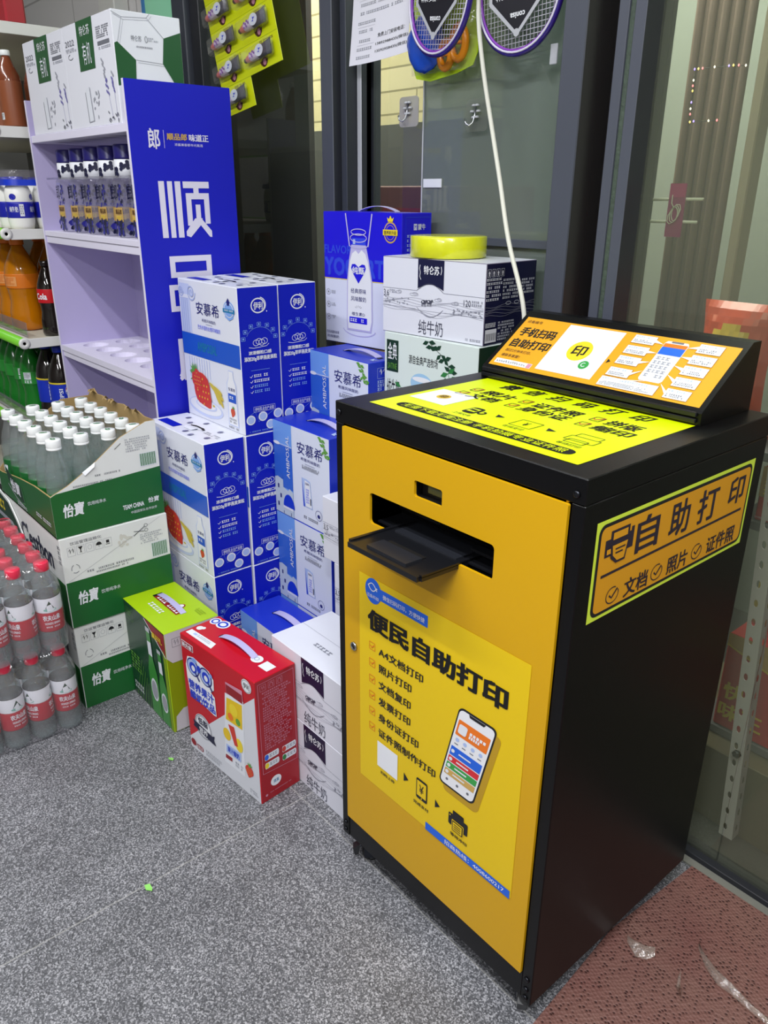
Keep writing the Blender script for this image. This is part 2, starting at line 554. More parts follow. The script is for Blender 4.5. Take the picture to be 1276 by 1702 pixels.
    def frame(s, F, u0, v0, u1, v1, wd, mat, L=1):
        return s.line(F, [(u0, v0), (u1, v0)], wd, mat, L).line(F, [(u1, v0), (u1, v1)], wd, mat, L).line(F, [(u1, v1), (u0, v1)], wd, mat, L).line(F, [(u0, v1), (u0, v0)], wd, mat, L)
    def text(s, F, t, u0, v0, u1, v1, mat, L=2, bold=0.0, skew=0.0, rot=0):
        vs, fs = glyphs(t, bold)
        pts = []
        for x, y, k_ in vs:
            if skew:
                k = skew * (v1 - v0) * F.H / ((u1 - u0) * F.W)
                x = (x + k * y) / (1 + abs(k)) + (abs(k) / (1 + abs(k)) if k < 0 else 0)
            if rot == 0:
                u, v = u0 + x * (u1 - u0), v1 - y * (v1 - v0)
            elif rot == 90:
                u, v = u0 + (1 - y) * (u1 - u0), v1 - x * (v1 - v0)
            elif rot == -90:
                u, v = u0 + y * (u1 - u0), v0 + x * (v1 - v0)
            else:
                u, v = u1 - x * (u1 - u0), v0 + y * (v1 - v0)
            pts.append(F.pt(u, v, L + .35 + .05 * k_))
        return s.add(pts, fs, mat)
    def small(s, F, u0, v0, u1, v1, rows, mat, L=2, seed=1, fill=.62):
        """fine print too small to read: rows of broken strokes"""
        rd = random.Random(seed)
        h = (v1 - v0) / rows
        for r in range(rows):
            u = u0
            end = u1 - (u1 - u0) * rd.random() * .25
            cw = h * F.H / F.W
            while u < end:
                wd = cw * (.35 + .5 * rd.random())
                a, b = v0 + r * h, v0 + r * h + h * fill
                if rd.random() < .9:
                    m0 = (b - a) * .34
                    s.rect(F, u, a, min(u + wd, u1), a + m0 * .8, mat, L)
                    s.rect(F, u, b - m0 * .8, min(u + wd, u1), b, mat, L)
                    s.rect(F, u + wd * .25, a + m0 * .8, u + wd * .55, b - m0 * .8, mat, L)
                u += wd + cw * .22
        return s
    # ---- linking
    def build(s, name, parent=None, origin=(0, 0, 0)):
        me = bpy.data.meshes.new(name)
        O = Vector(origin)
        me.from_pydata([tuple(v - O) for v in s.v], [], s.f)
        keys = []
        for k in s.m:
            if k not in keys:
                keys.append(k)
        for k in keys:
            me.materials.append(M(k))
        me.polygons.foreach_set('material_index', [keys.index(k) for k in s.m])
        me.polygons.foreach_set('use_smooth', s.sm)
        me.update()
        o = bpy.data.objects.new(name, me)
        COL.objects.link(o)
        if parent:
            o.parent = parent
        else:
            o.location = O
        return o

def tag(o, label=None, cat=None, group=None, kind=None):
    if label: o['label'] = label
    if cat: o['category'] = cat
    if group: o['group'] = group
    if kind: o['kind'] = kind
    return o
def thing(name, label, cat, loc=(0, 0, 0), rz=0.0, group=None):
    o = bpy.data.objects.new(name, None)
    o.empty_display_size = 0.05
    COL.objects.link(o)
    o.location = loc
    o.rotation_euler = (0, 0, rz)
    return tag(o, label, cat, group)
def struct(name, mb, origin=(0, 0, 0)):
    return tag(mb.build(name, None, origin), kind='structure')
def dup(root, loc, rz=None, label=None, group=None):
    r = root.copy(); COL.objects.link(r); r.location = loc
    if rz is not None: r.rotation_euler = (0, 0, rz)
    if label: r['label'] = label
    if group: r['group'] = group
    for ch in list(root.children):
        c = ch.copy(); COL.objects.link(c); c.parent = r
        for g in ch.children:
            d = g.copy(); COL.objects.link(d); d.parent = c
    return r
def plate(outline, holes, th, mat_key, name):
    """flat sheet with holes (x, z outline), front at y=0, thickness th, as a list for MB.add"""
    cu = bpy.data.curves.new(name, 'CURVE')
    cu.dimensions = '2D'; cu.fill_mode = 'BOTH'; cu.extrude = th / 2
    for lp in [outline] + holes:
        sp = cu.splines.new('POLY'); sp.points.add(len(lp) - 1); sp.use_cyclic_u = True
        for i, p in enumerate(lp):
            sp.points[i].co = (p[0], p[1], 0, 1)
    ob = bpy.data.objects.new(name, cu)
    me = bpy.data.meshes.new_from_object(ob)
    vs = [v.co.copy() for v in me.vertices]; fs = [tuple(p.vertices) for p in me.polygons]
    bpy.data.objects.remove(ob); bpy.data.curves.remove(cu); bpy.data.meshes.remove(me)
    return vs, fs
def rrect(x0, z0, x1, z1, r, n=5):
    out = []
    for cx, cz, a in ((x1 - r, z1 - r, 0), (x0 + r, z1 - r, PI / 2), (x0 + r, z0 + r, PI), (x1 - r, z0 + r, 1.5 * PI)):
        for i in range(n + 1):
            t = a + PI / 2 * i / n
            out.append((cx + r * math.cos(t), cz + r * math.sin(t)))
    return out
# ================================================================ the room
GY, GR = 0.70, 0.57           # glass planes: left window, right window
struct('floor', MB().box((-3.4, -3.2, -0.05), (2.6, 0.601, 0.0), 'granite_tile'))
struct('ceiling', MB().box((-3.4, -3.2, 2.80), (2.6, 0.75, 2.85), 'plaster'))
struct('wall_left', MB().box((-3.45, -3.2, 0), (-3.4, 0.72, 2.8), 'wall_paint'))
struct('wall_front', MB().box((-3.4, -3.25, 0), (2.6, -3.2, 2.8), 'wall_paint'))
struct('wall_right', MB().box((2.6, -3.2, 0), (2.65, 0.72, 2.8), 'wall_paint'))
struct('wall_back', MB().box((-3.4, 0.70, 0), (-1.745, 0.76, 2.8), 'white_tile'))
# window 1: dark frame at the far left, the double post in the middle
fr = MB()
fr.box((-1.745, 0.655, 0), (-1.66, 0.74, 2.8), 'frame_grey', .003).box((-1.66, 0.675, 0), (-1.60, 0.74, 2.8), 'frame_dark', .002)
fr.box((-1.60, 0.675, 2.55), (-0.87, 0.74, 2.8), 'frame_grey').box((-1.60, 0.675, 0), (-0.87, 0.74, 0.12), 'frame_grey')
struct('window_1', fr)
tag(MB().box((-1.60, GY, 0.12), (-0.87, GY + 0.006, 2.55), 'glass_clear').build('pane', bpy.data.objects['window_1']))
po = MB()
po.box((-0.866, 0.618, 0), (-0.814, 0.70, 2.8), 'frame_light', .002, faces=dict(right='frame_dark'))
po.box((-0.8138, 0.645, 0), (-0.790, 0.72, 2.8), 'frame_grey', .001, faces=dict(right='frame_dark'))
po.box((-0.7898, 0.681, 0), (-0.772, 0.72, 2.8), 'silver', .001, faces=dict(right='frame_dark'))
po.box((-0.866, 0.70, 0), (-0.772, 0.74, 2.8), 'frame_dark')
struct('trim_1', po)
f2 = MB()
f2.box((-0.772, 0.69, 2.55), (-0.06, 0.74, 2.8), 'frame_grey').box((-0.772, 0.69, 0), (-0.06, 0.74, 0.12), 'frame_grey')
f2.box((-0.772, 0.715, 0.12), (-0.762, 0.74, 2.55), 'frame_dark')
f2.box((-0.40, 0.693, 1.196), (-0.06, 0.705, 1.214), 'frame_light', .001)
struct('window_2', f2)
w2 = bpy.data.objects['window_2']
MB().box((-0.772, 0.716, 0.12), (-0.06, 0.722, 2.55), 'glass_clear').build('pane', w2)
sl = MB().box((-0.552, 0.703, 0.12), (-0.06, 0.709, 2.55), 'glass_reflect_haze').box((-0.556, 0.702, 0.12), (-0.552, 0.710, 2.55), 'silver')
sl.build('sliding_pane', w2)
# corner posts
pa = MB().box((-0.06, 0.60, 0), (-0.006, 0.72, 2.8), 'frame_grey', .002, faces=dict(right='frame_black', front='frame_light'))
pa.box((-0.006, 0.694, 0), (0.04, 0.74, 2.8), 'frame_black')
struct('trim_2', pa)
pb = MB()
pb.box((0.116, 0.522, 0), (0.136, 0.60, 2.8), 'frame_light', .001)
pb.box((0.136, 0.526, 0), (0.148, 0.60, 2.8), 'sealant', .001)
pb.box((0.148, 0.522, 0), (0.170, 0.60, 2.8), 'frame_light', .001, faces=dict(right='frame_dark'))
pb.box((0.116, 0.60, 0), (0.170, 0.612, 2.8), 'frame_dark')
P('sealant', '#3d4a40', rough=.7, bump=.8, bscale=120, var=.4, vscale=90)
struct('trim_3', pb)
# right window: one tall pane down to a floor track
f3 = MB()
f3.box((0.170, 0.552, 0), (1.6, 0.60, 0.016), 'frame_dark', .001).box((0.170, 0.552, 2.6), (1.6, 0.60, 2.8), 'frame_grey')
f3.box((1.55, 0.552, 0.016), (1.6, 0.60, 2.6), 'frame_grey')
struct('window_3', f3)
w3 = bpy.data.objects['window_3']
MB().box((0.170, GR, 0.016), (0.5395, GR + .007, 2.6), 'glass_right').build('pane', w3)
MB().box((0.5425, GR, 0.016), (1.55, GR + .007, 2.6), 'glass_right').build('pane', w3)
struct('wall_back_right', MB().box((1.6, 0.55, 0), (2.6, 0.62, 2.8), 'plaster'))
P('sill_grey', '#77776f', rough=.6, var=.15, vscale=40)
struct('trim_4', MB().box((0.170, 0.533, 0), (1.6, 0.5515, 0.004), 'sill_grey'))
# ceiling lamps
for i, (x, y, z, sx, sy, pw) in enumerate(LAMPS):
    t = thing('ceiling_lamp', ['tube lamp housing on the ceiling above the milk cartons', 'tube lamp housing on the ceiling above the kiosk front', 'tube lamp housing on the ceiling before the drinks shelf', 'tube lamp housing on the ceiling far behind the viewer'][i], 'lamp', (x, y, 2.74), 0, 'tube lamps on the ceiling')
    MB().box((-sx / 2 - .03, -sy / 2 - .03, 0), (sx / 2 + .03, sy / 2 + .03, .058), 'metal_white', .004).build('housing', t)

# ================================================================ outside, seen through the glass
P('asphalt', '#4a4a48', rough=.8, var=.2)
P('dark_board', '#2e2823', rough=.5, var=.45, vscale=3.5)
P('yard_wall', '#9aa29a', rough=.8, var=.1, vscale=2)
P('curtain_brown', '#6e5a50', rough=.8, var=.2, vscale=8)
P('render_beige', '#a59a84', rough=.8, var=.08)
P('wall_dark', '#4d4f50', rough=.7, var=.15)
struct('ground_outside', MB().box((-5, 0.602, -0.06), (3.2, 4.5, -0.01), 'asphalt'))
ow = MB().box((-5, 1.60, 1.575), (-1.2, 1.75, 4.2), 'pale_brick').box((-5, 1.58, -.01), (-1.2, 1.75, 1.575), 'wall_dark')
struct('wall_outside', ow)
struct('wall_yard', MB().box((-1.19, 1.70, -.01), (3.2, 1.9, 4.2), 'yard_wall'))
bd = MB().box((-1.72, 0.79, -.01), (-1.165, 0.81, 2.7), 'dark_board')
tag(bd.build('board', None, (-1.44, .80, -.01)), 'dark brown weathered board standing outside behind the left window pane', 'board')
pc = MB().box((-1.52, 1.15, -.01), (-0.80, 1.45, 1.335), 'red_brown', .004, faces=dict(top='copper_tape'))
P('red_brown', '#6b3038', rough=.6, var=.12, vscale=5); P('copper_tape', '#b07a5c', rough=.45)
Fc = Face((-1.52, 1.15, 0), (1, 0, 0), (0, 0, 1), .72, 1.335)
pc.frame(Fc, .40, .06, .75, .25, .02, 'red_dark', 1)
tag(pc.build('freight_carton', None, (-1.16, 1.3, -.01)), 'tall reddish brown carton with taped top standing outside behind the window', 'carton')
# brown drapes and a pale post in the yard beyond the right window
dr = MB()
for i in range(9):
    x = -.075 + i * .0155
    dr.tube([(x, 1.10 + .010 * (i % 2), -.01), (x, 1.10 + .010 * (i % 2), 2.6)], .0095, 'curtain_brown', 10)
tag(dr.build('curtain', None, (-.01, 1.10, -.01)), 'brown hanging curtain strips in the yard beyond the right window', 'curtain')
tag(MB().box((0.078, 1.10, -.01), (0.102, 1.15, 2.7), 'render_beige', .003).build('yard_post', None, (.09, 1.125, -.01)), 'pale beige upright post in the yard beyond the right window', 'post')
# ---- rack of red gift bags just outside the right window
rk = thing('slotted_angle', 'perforated white steel angle upright leaning outside the right window', 'shelf upright', (0.529, 0.625, 0.02))
ang = MB()
lean = Vector((-0.0465, 0.012, .67)) / .67
def angpt(x, y, z):
    p = Vector((x, y, 0)) + lean * z
    return p
holes = []
HZ = 1.9
P('white_steel', '#c9c4cc', rough=.45)
vs, fs = plate([(-.0145, .02), (.0145, .02), (.0145, HZ), (-.0145, HZ)], [[(-.003 + .0045 * math.cos(a * PI / 4), z + .0085 * math.sin(a * PI / 4)) for a in range(8)] for z in [.045 + .04 * k for k in range(46)]], .002, 'white_steel', 'angle')
ang.add([angpt(v.x, -.0 - v.z, v.y) for v in vs], fs, 'white_steel')
vs, fs = plate([(0, .02), (.028, .02), (.028, HZ), (0, HZ)], [[(.014 + .0045 * math.cos(a * PI / 4), z + .0085 * math.sin(a * PI / 4)) for a in range(8)] for z in [.045 + .04 * k for k in range(46)]], .002, 'white_steel', 'angle')
ang.add([angpt(.0145, v.x, v.y) for v in vs], fs, 'white_steel')
ang.build('angle_bar', rk)
bl = MB(); bl.lathe([(.009, 0), (.009, .006), (.004, .009)], 'dark_steel', 6)
b_ = bl.build('bolt', rk); b_.rotation_euler = (PI / 2, 0, 0); b_.location = (-.012, -.004, .235)
for z, lb in ((.20, 'lower grey board shelf carrying red gift boxes outside the right window'), (.70, 'middle grey board shelf of the rack outside the right window'), (.845, 'upper grey board shelf under the orange bags outside the right window')):
    tag(MB().box((.18 if z > .8 else .36, .75, z - .02), (1.5, 1.05, z), 'midgrey', .002).build('rack_shelf', None, (.93, .875, z - .02)), lb, 'shelf', 'shelves of the rack outside')
tag(MB().box((1.505, .76, -.01), (1.535, .79, 1.9), 'white_steel').box((1.505, 1.0, -.01), (1.535, 1.03, 1.9), 'white_steel').build('rack_post', None, (1.52, .875, -.01)), 'white steel end posts of the rack outside the right window', 'post')
P('plinth_olive', '#6a6350', rough=.5, var=.12, vscale=3)
tag(MB().box((.18, .70, -.01), (1.5, 1.05, .178), 'plinth_olive', .002).build('rack_plinth', None, (.84, .87, -.01)), 'olive grey base board under the lowest outdoor shelf', 'base')
# fairy lights added behind the right pane in place of their reflection
fairy = thing('fairy_lights', 'string of tiny coloured lights added beyond the right window for their reflection in it', 'string lights', (-.05, 1.04, 1.5))
FP = [(0.082, 1.567), (0.066, 1.569), (0.054, 1.57), (0.044, 1.57), (0.011, 1.571), (-0.017, 1.571), (-0.027, 1.571), (-0.036, 1.571), (-0.035, 1.549), (-0.035, 1.538), (-0.034, 1.528), (-0.033, 1.505), (-0.033, 1.492), (-0.032, 1.481), (-0.03, 1.465), (-0.021, 1.466), (0.015, 1.465), (0.035, 1.465)]
MB().tube([(x - .001, 1.046, z) for x, z in FP], .0007, 'frame_dark', 5).build('wire', fairy, tuple(fairy.location))
for k_, (x, z) in enumerate(FP):
    key = ['fairy_white', 'fairy_red', 'fairy_amber', 'fairy_blue'][k_ % 4]
    if key not in MATS:
        m_ = P(key, '#ffffff', rough=.3)
        m_.node_tree.nodes['Principled BSDF'].inputs['Emission Color'].default_value = lin({'fairy_white': '#fff4e0', 'fairy_red': '#ff5a6a', 'fairy_amber': '#ffd24a', 'fairy_blue': '#8a6aff'}[key])
        m_.node_tree.nodes['Principled BSDF'].inputs['Emission Strength'].default_value = 4
    MB().lathe([(0, -.0028), (.0022, 0), (0, .0034)], key, 8, (x, 1.043, z)).build('bulb', fairy, tuple(fairy.location))
# gift boxes and bags
def gift_box(x, y, z, w_, d_, h_, label, lower=True):
    t = thing('gift_box', label, 'gift box', (x, y, z), 0, 'red gift boxes outside the window')
    g = MB().box((0, 0, 0), (w_, d_, h_), 'red', .003)
    F = Face((0, 0, 0), (1, 0, 0), (0, 0, 1), w_, h_)
    if lower:
        g.poly(F, [(0, 0), (1, 0), (1, .35), (.0, .12)], 'gold', 1).line(F, [(0, .12), (1, .35)], .004, 'yellow', 2)
        g.text(F, '快', .06, .50, .34, .68, 'yellow', 2, .03).text(F, '味王', .04, .72, .62, .90, 'yellow', 2, .03)
    else:
        g.rect(F, 0, 0, 1, .55, 'kraft', 1).small(F, .05, .10, .95, .55, 3, 'yellow', 2, 4).line(F, [(0, .93), (1, .93)], .004, 'pink', 2)
    g.build('box_body', t)
    return t
gift_box(.40, .755, .2005, .17, .16, .235, 'red gift box with yellow lettering on the lower outdoor shelf, left of the steel angle')
gift_box(.62, .755, .2005, .17, .16, .235, 'red gift box on the lower outdoor shelf, right of the steel angle')
gift_box(.402, .755, .7005, .17, .16, .115, 'red and tan gift box on the middle outdoor shelf beside the kiosk', False)
def bag(x, y, z, w_, h_, mat, label, seed):
    rd = random.Random(seed)
    t = thing('foil_bag', label, 'bag', (x, y, z), 0, 'foil snack bags outside the window')
    nu, nv = 16, 20
    for sgn, nm in ((-1, 'front_panel'), (1, 'back_panel')):
        b = MB()
        rows = []
        for j in range(nv + 1):
            for i in range(nu + 1):
                u, v = i / nu, j / nv
                bul = .048 * math.sin(PI * u) ** .6 * math.sin(PI * v) ** .55 * (1 + .14 * rd.random())
                rows.append(((u - .5) * w_ * (1 - .10 * math.sin(PI * v)), sgn * bul, v * h_))
        for j in range(nv):
            for i in range(nu):
                u, v = (i + .5) / nu - .5, (j + .5) / nv
                m_ = mat
                if sgn < 0:
                    if (u / .36) ** 2 + ((v - .62) / .22) ** 2 < 1: m_ = 'yellow_print'
                    if ((u - .06) / .22) ** 2 + ((v - .60) / .12) ** 2 < 1: m_ = 'brown'
                    if .14 < v < .26 and abs(u) < .34 and (i % 3): m_ = 'yellow_print'
                a = j * (nu + 1) + i
                q = (a, a + 1, a + nu + 2, a + nu + 1)
                b.add([rows[k] for k in (q if sgn < 0 else q[::-1])], [(0, 1, 2, 3)], m_, True)
        b.build(nm, t)
P('yellow_print', '#d8b428', rough=.35)
P('bag_red', '#d4471c', rough=.3, var=.2, vscale=20); P('bag_yellow', '#b0a018', rough=.35, var=.3, vscale=14)
for i, (x, z, w_, h_, mt, lb) in enumerate([(.265, .8455, .16, .265, 'bag_red', 'orange red snack bag on the upper outdoor shelf, nearest the pale post'), (.44, .8455, .17, .27, 'bag_red', 'orange red snack bag second along the upper outdoor shelf'), (.62, .8455, .17, .29, 'bag_red', 'orange red snack bag third along the upper outdoor shelf'), (.475, .4365, .15, .23, 'bag_yellow', 'crumpled yellow bag standing on the lower red gift box outside')]):
    bag(x, .835, z, w_, h_, mt, lb, i)
# magenta card and two white rods hanging behind the right pane
P('magenta_ink', '#a8146a', rough=.4)
mc = thing('hanging_tag', 'magenta card with tangled white cord hanging behind the right pane', 'card', (.222, .605, 1.285))
MB().box((-.016, -.001, -.045), (.016, .001, .045), 'magenta_film').box((-.0155, -.0014, .022), (.0155, -.0011, .0445), 'magenta_ink').build('card', mc)
cd = MB()
for k in range(3):
    cd.tube([(.006 * math.cos(a * .7 + k) * (1 + .5 * k) , -.003 - .001 * k, -.006 + .012 * math.sin(a * .7 + k * 1.3) * (1 + .2 * k)) for a in range(10)], .0008, 'cable_white', 5, closed=True)
cd.tube([(-.008, -.003, .026), (-.008, -.003, .012), (-.002, -.004, .004)], .0009, 'cable_white', 5)
cd.build('cord', mc)
for z, x1, lb in ((1.303, .268, 'upper white rod behind the magenta card on the right pane'), (1.265, .262, 'lower white rod behind the magenta card on the right pane')):
    tag(MB().tube([(.15, .612, z), (x1, .612, z + .001)], .0026, 'cable_white', 8).build('rod', None, (.2, .612, z)), lb, 'rod', 'white rods behind the pane')

# ================================================================ red mat, litter
mt = MB()
mt.add([(.51, .530, 0), (1.9, .530, 0), (1.9, -1.6, 0), (.56, -1.6, 0), (.518, -.05, 0), (.49, .27, 0), (.51, .530, .007), (1.9, .530, .007), (1.9, -1.6, .007), (.56, -1.6, .007), (.518, -.05, .007), (.49, .27, .007)],
       [(6, 11, 10, 9, 8, 7), (0, 1, 7, 6), (1, 2, 8, 7), (2, 3, 9, 8), (3, 4, 10, 9), (4, 5, 11, 10), (5, 0, 6, 11)], 'pvc_mat_red')
tag(mt.build('floor_mat', None, (1.1, -.5, 0)), 'dull red perforated plastic mat on the floor right of the kiosk', 'mat')
def scrap(name, pts, mat, label, cat, loc, grp=None, th=.0012):
    b = MB()
    n = len(pts)
    c = [(x, y, z) for x, y, z in pts]
    b.add(c + [(x, y, z + th) for x, y, z in c], [tuple(range(n))[::-1], tuple(range(n, 2 * n))] + [(i, (i + 1) % n, n + (i + 1) % n, n + i) for i in range(n)], mat)
    return tag(b.build(name, None, (0, 0, 0)), label, cat, grp) if loc is None else _place(b, name, label, cat, loc, grp)
def _place(b, name, label, cat, loc, grp):
    o = b.build(name); o.location = loc
    return tag(o, label, cat, grp)
P('leaf_green', '#8fd86a', rough=.6)
scrap('leaf_scrap', [(-.012, -.004, .001), (.002, -.007, .002), (.014, .001, .004), (.006, .005, .002), (-.008, .006, .001)], 'leaf_green', 'small green scrap on the bare floor in front of the kiosk', 'litter', (-.174, -.363, 0))
scrap('leaf_scrap', [(-.009, -.003, .001), (.003, -.006, .004), (.010, .001, .002), (.002, .006, .001)], 'leaf_green', 'small green scrap on the floor beside the red drink box', 'litter', (-.506, -.151, 0))
clear('cellophane', tint='#f0ece8', gloss=.4, rough=.12, haze=.25, hazec='#d8c8bc', bump=.8, bscale=70)
def film_piece(pts, lb, loc):
    b = MB(); rd = random.Random(3)
    n = len(pts)
    v = []
    for (x, y, wd) in pts:
        v += [(x - wd, y + wd, .002 + .010 * rd.random()), (x, y, .012 + .012 * rd.random()), (x + wd, y - wd, .002 + .010 * rd.random())]
    fs = []
    for i in range(n - 1):
        for k in range(2):
            fs.append((3 * i + k, 3 * i + k + 1, 3 * i + k + 4, 3 * i + k + 3))
    b.add(v, fs, 'cellophane', True)
    _place(b, 'film_scrap', lb, 'litter', loc, None)
film_piece([(-.02, .03, .003), (0, .015, .010), (.03, 0, .012), (.06, -.006, .006), (.10, -.012, .006), (.15, -.018, .003)], 'long torn strip of clear film on the red mat', (.640, .325, .008))
film_piece([(-.03, .0, .004), (-.012, -.004, .012), (.006, .002, .010), (.02, .012, .004)], 'crumpled bit of clear film on the mat near the kiosk side', (.555, .268, .008))
film_piece([(-.012, .018, .003), (-.006, .004, .006), (.0, -.012, .005), (.012, -.022, .003)], 'small curled bit of clear film on the mat, below the long strip', (.640, .262, .008))
# ================================================================ self-service print kiosk
KW, KD, KZ, KT = 0.51, 0.484, 0.0556, 0.989
KO = (0.255, 0.242, 0.0)
kiosk = thing('print_kiosk', 'black self-service printing kiosk with yellow door standing on castors by the window', 'kiosk', KO)
def kb(mb, name, parent=kiosk):
    return mb.build(name, parent, KO)
P('kiosk_inner', '#050506', rough=.5)
P('screen_green', '#5a5f3c', rough=.25)
cab = MB()
c = .0015
cab.box((0, 0, KT - .036), (KW, KD, KT), 'kiosk_black', c)                        # top cover with its front lip
cab.box((0, .001, KZ), (.0205, KD, KT - .0362), 'kiosk_black', c)                    # left side
cab.box((KW - .0215, .001, KZ), (KW, KD, KT - .0362), 'kiosk_black', c)              # right side
cab.box((.0207, .003, KZ), (KW - .0217, KD, .1125), 'kiosk_black', c)             # bottom rail and floor
cab.box((.0207, KD - .012, .1127), (KW - .0217, KD, KT - .0362), 'kiosk_black')   # back
cab.box((.0207, .16, .1127), (KW - .0217, .165, KT - .0362), 'kiosk_inner')
kb(cab, 'cabinet')
# door sheet with two cut-outs
door = MB()
dx0, dx1, dz0, dz1 = .0225, .487, .1145, .9500
vs, fs = plate(rrect(dx0, dz0, dx1, dz1, .002, 2), [rrect(.095, .7975, .371, .8525, .007), rrect(.2025, .8775, .2638, .9040, .004)], .005, 'kiosk_yellow', 'door')
door.add([(v.x, -.0005 - v.z, v.y) for v in vs], fs, 'kiosk_yellow')
D = kb(door, 'door')
P('poster_paper', '#e2c010', rough=.36, spec=.4)
F = Face((0, -.0032, 0), (1, 0, 0), (0, 0, 1), 1, 1)     # u = x, v = 1 - z on the door
po_ = MB()
def R(mb, x0, z0, x1, z1, mat, L=1): mb.rect(F, x0, 1 - z1, x1, 1 - z0, mat, L)
def T(mb, t, x0, z0, x1, z1, mat='ink', L=3, bold=.02, **k): mb.text(F, t, x0, 1 - z1, x1, 1 - z0, mat, L, bold, **k)
def Q(mb, pts, mat, L=1): mb.poly(F, [(x, 1 - z) for x, z in pts], mat, L)
R(po_, .067, .254, .454, .697, 'poster_paper', 1)
po_.ell(F, .1055, 1 - .6725, .0215, .0245, 'phone_blue', 2)
R(po_, .110, .6615, .243, .6835, 'phone_blue', 2)
# fish mark: two crossing strokes and an eye
po_.line(F, [(.0925 + .023 * t, 1 - (.6765 + .0085 * math.sin(PI * t) + .004 * (1 - t))) for t in [i / 8 for i in range(9)]] + [(.1165, 1 - .6755)], .0018, 'white', 3)
po_.line(F, [(.0925 + .023 * t, 1 - (.688 - .0145 * math.sin(PI * (t * .75 + .12)) - .001)) for t in [i / 8 for i in range(9)]] + [(.1175, 1 - .6795)], .0018, 'white', 3)
po_.ell(F, .1135, 1 - .6795, .001, .001, 'white', 3)
T(po_, '迅鱼科技', .0895, .6585, .1215, .6655, 'white', bold=0)
T(po_, '微信扫码打印，方便快捷', .132, .667, .236, .6765, 'white', bold=.01)
T(po_, '便民自助打印', .091, .594, .4185, .6365, 'black_matte', bold=.045)
for i, (t, x1) in enumerate([('A4文档打印', .2365), ('照片打印', .2085), ('文档复印', .2075), ('发票打印', .2075), ('身份证打印', .2295), ('证件照制作打印', .2735)]):
    z = .5605 - .0348 * i
    T(po_, t, .1215, z - .0095, x1, z + .0085, 'ink', bold=.022)
    x0, zz = .0955, z + .001
    for a, b in (((x0, zz - .0075), (x0 + .0155, zz - .0075)), ((x0 + .0155, zz - .0075), (x0 + .0155, zz + .0075)), ((x0 + .0155, zz + .0075), (x0, zz + .0075)), ((x0, zz + .0075), (x0, zz - .0075))):
        po_.line(F, [(a[0], 1 - a[1]), (b[0], 1 - b[1])], .0011, 'orange_ink', 3)
    po_.line(F, [(x0 + .003, 1 - zz), (x0 + .007, 1 - zz + .0035), (x0 + .013, 1 - zz - .0035)], .0022, 'orange_ink', 3)
R(po_, .119, .308, .176, .365, 'white', 3)
T(po_, '扫码上传', .1285, .2945, .1685, .3015, 'ink', bold=.02)
Q(po_, [(.1935, .339), (.206, .329), (.1935, .320)], 'ink', 3)
Q(po_, [(.2755, .334), (.2875, .3255), (.2755, .317)], 'ink', 3)
Q(po_, [(x, z) for x, z in rrect(.227, .3075, .2555, .352, .004)], 'ink', 3)
R(po_, .2295, .3145, .253, .3475, 'poster_paper', 4)
T(po_, '¥', .2355, .322, .247, .341, 'ink', 5, .01)
po_.ell(F, .2413, 1 - .311, .0015, .0015, 'poster_paper', 4)
T(po_, '完成支付', .2205, .291, .260, .2985, 'ink', bold=.02)
# printer mark
Q(po_, rrect(.3185, .331, .3445, .3415, .002), 'ink', 3); R(po_, .322, .3335, .341, .3395, 'ink', 4)
Q(po_, rrect(.309, .3075, .354, .3325, .003), 'ink', 3)
Q(po_, rrect(.3175, .2985, .3455, .322, .002), 'poster_paper', 4)
Q(po_, rrect(.319, .2995, .344, .3205, .0015), 'ink', 5)
R(po_, .321, .3015, .342, .3185, 'poster_paper', 6)
for z in (.3055, .310, .3145): R(po_, .3235, z - .0008, .3395, z + .0008, 'ink', 7)
po_.ell(F, .313, 1 - .328, .0013, .0013, 'poster_paper', 4)
T(po_, '等待冲印', .3145, .2855, .354, .293, 'ink', bold=.02)
R(po_, .2535, .2515, .4515, .2685, 'phone_blue', 3)
T(po_, '招商热线：4008600217', .302, .2555, .4395, .2655, 'white', 4, .015)
# the printed picture of a phone
cx, cz, ang_ = .3435, .4685, -.215
def rot(pts, sx=1.0):
    return [(cx + x * math.cos(ang_) - z * math.sin(ang_), cz + x * math.sin(ang_) + z * math.cos(ang_)) for x, z in pts]
sk = lambda pts: [(.3425 + x + .235 * z, .4685 + z) for x, z in pts]
Q(po_, sk([(x + .012, z - .012) for x, z in rrect(-.0405, -.087, .0405, .087, .011)]), 'shade_print', 2)
P('shade_print', '#b8921c', rough=.4)
Q(po_, sk(rrect(-.0405, -.087, .0405, .087, .011)), 'ink', 3)
Q(po_, sk(rrect(-.0375, -.083, .0375, .083, .009)), 'white', 4)
Q(po_, sk([(-.018, .083), (.018, .083), (.015, .0775), (-.015, .0775)]), 'ink', 5)
Q(po_, sk(rrect(-.034, .030, .034, .063, .002)), 'orange', 5)
Q(po_, sk(rrect(-.030, .036, -.012, .056, .004)), 'offwhite', 6)
for k, (wd, zz) in enumerate([(.036, .045), (.024, .038)]):
    for j in range(5):
        Q(po_, sk([(-.006 + j * wd / 5, zz), (-.006 + j * wd / 5 + wd / 7, zz), (-.006 + j * wd / 5 + wd / 7, zz + .006), (-.006 + j * wd / 5, zz + .006)]), 'white', 6)
for j in range(4):
    x = -.026 + j * .017
    Q(po_, sk([(x + .0042 * math.cos(a), .021 + .0042 * math.sin(a)) for a in [i * PI / 4 for i in range(8)]]), 'blue_soft', 5)
    Q(po_, sk([(x - .004, .0105), (x + .004, .0105), (x + .004, .0125), (x - .004, .0125)]), 'midgrey', 5)
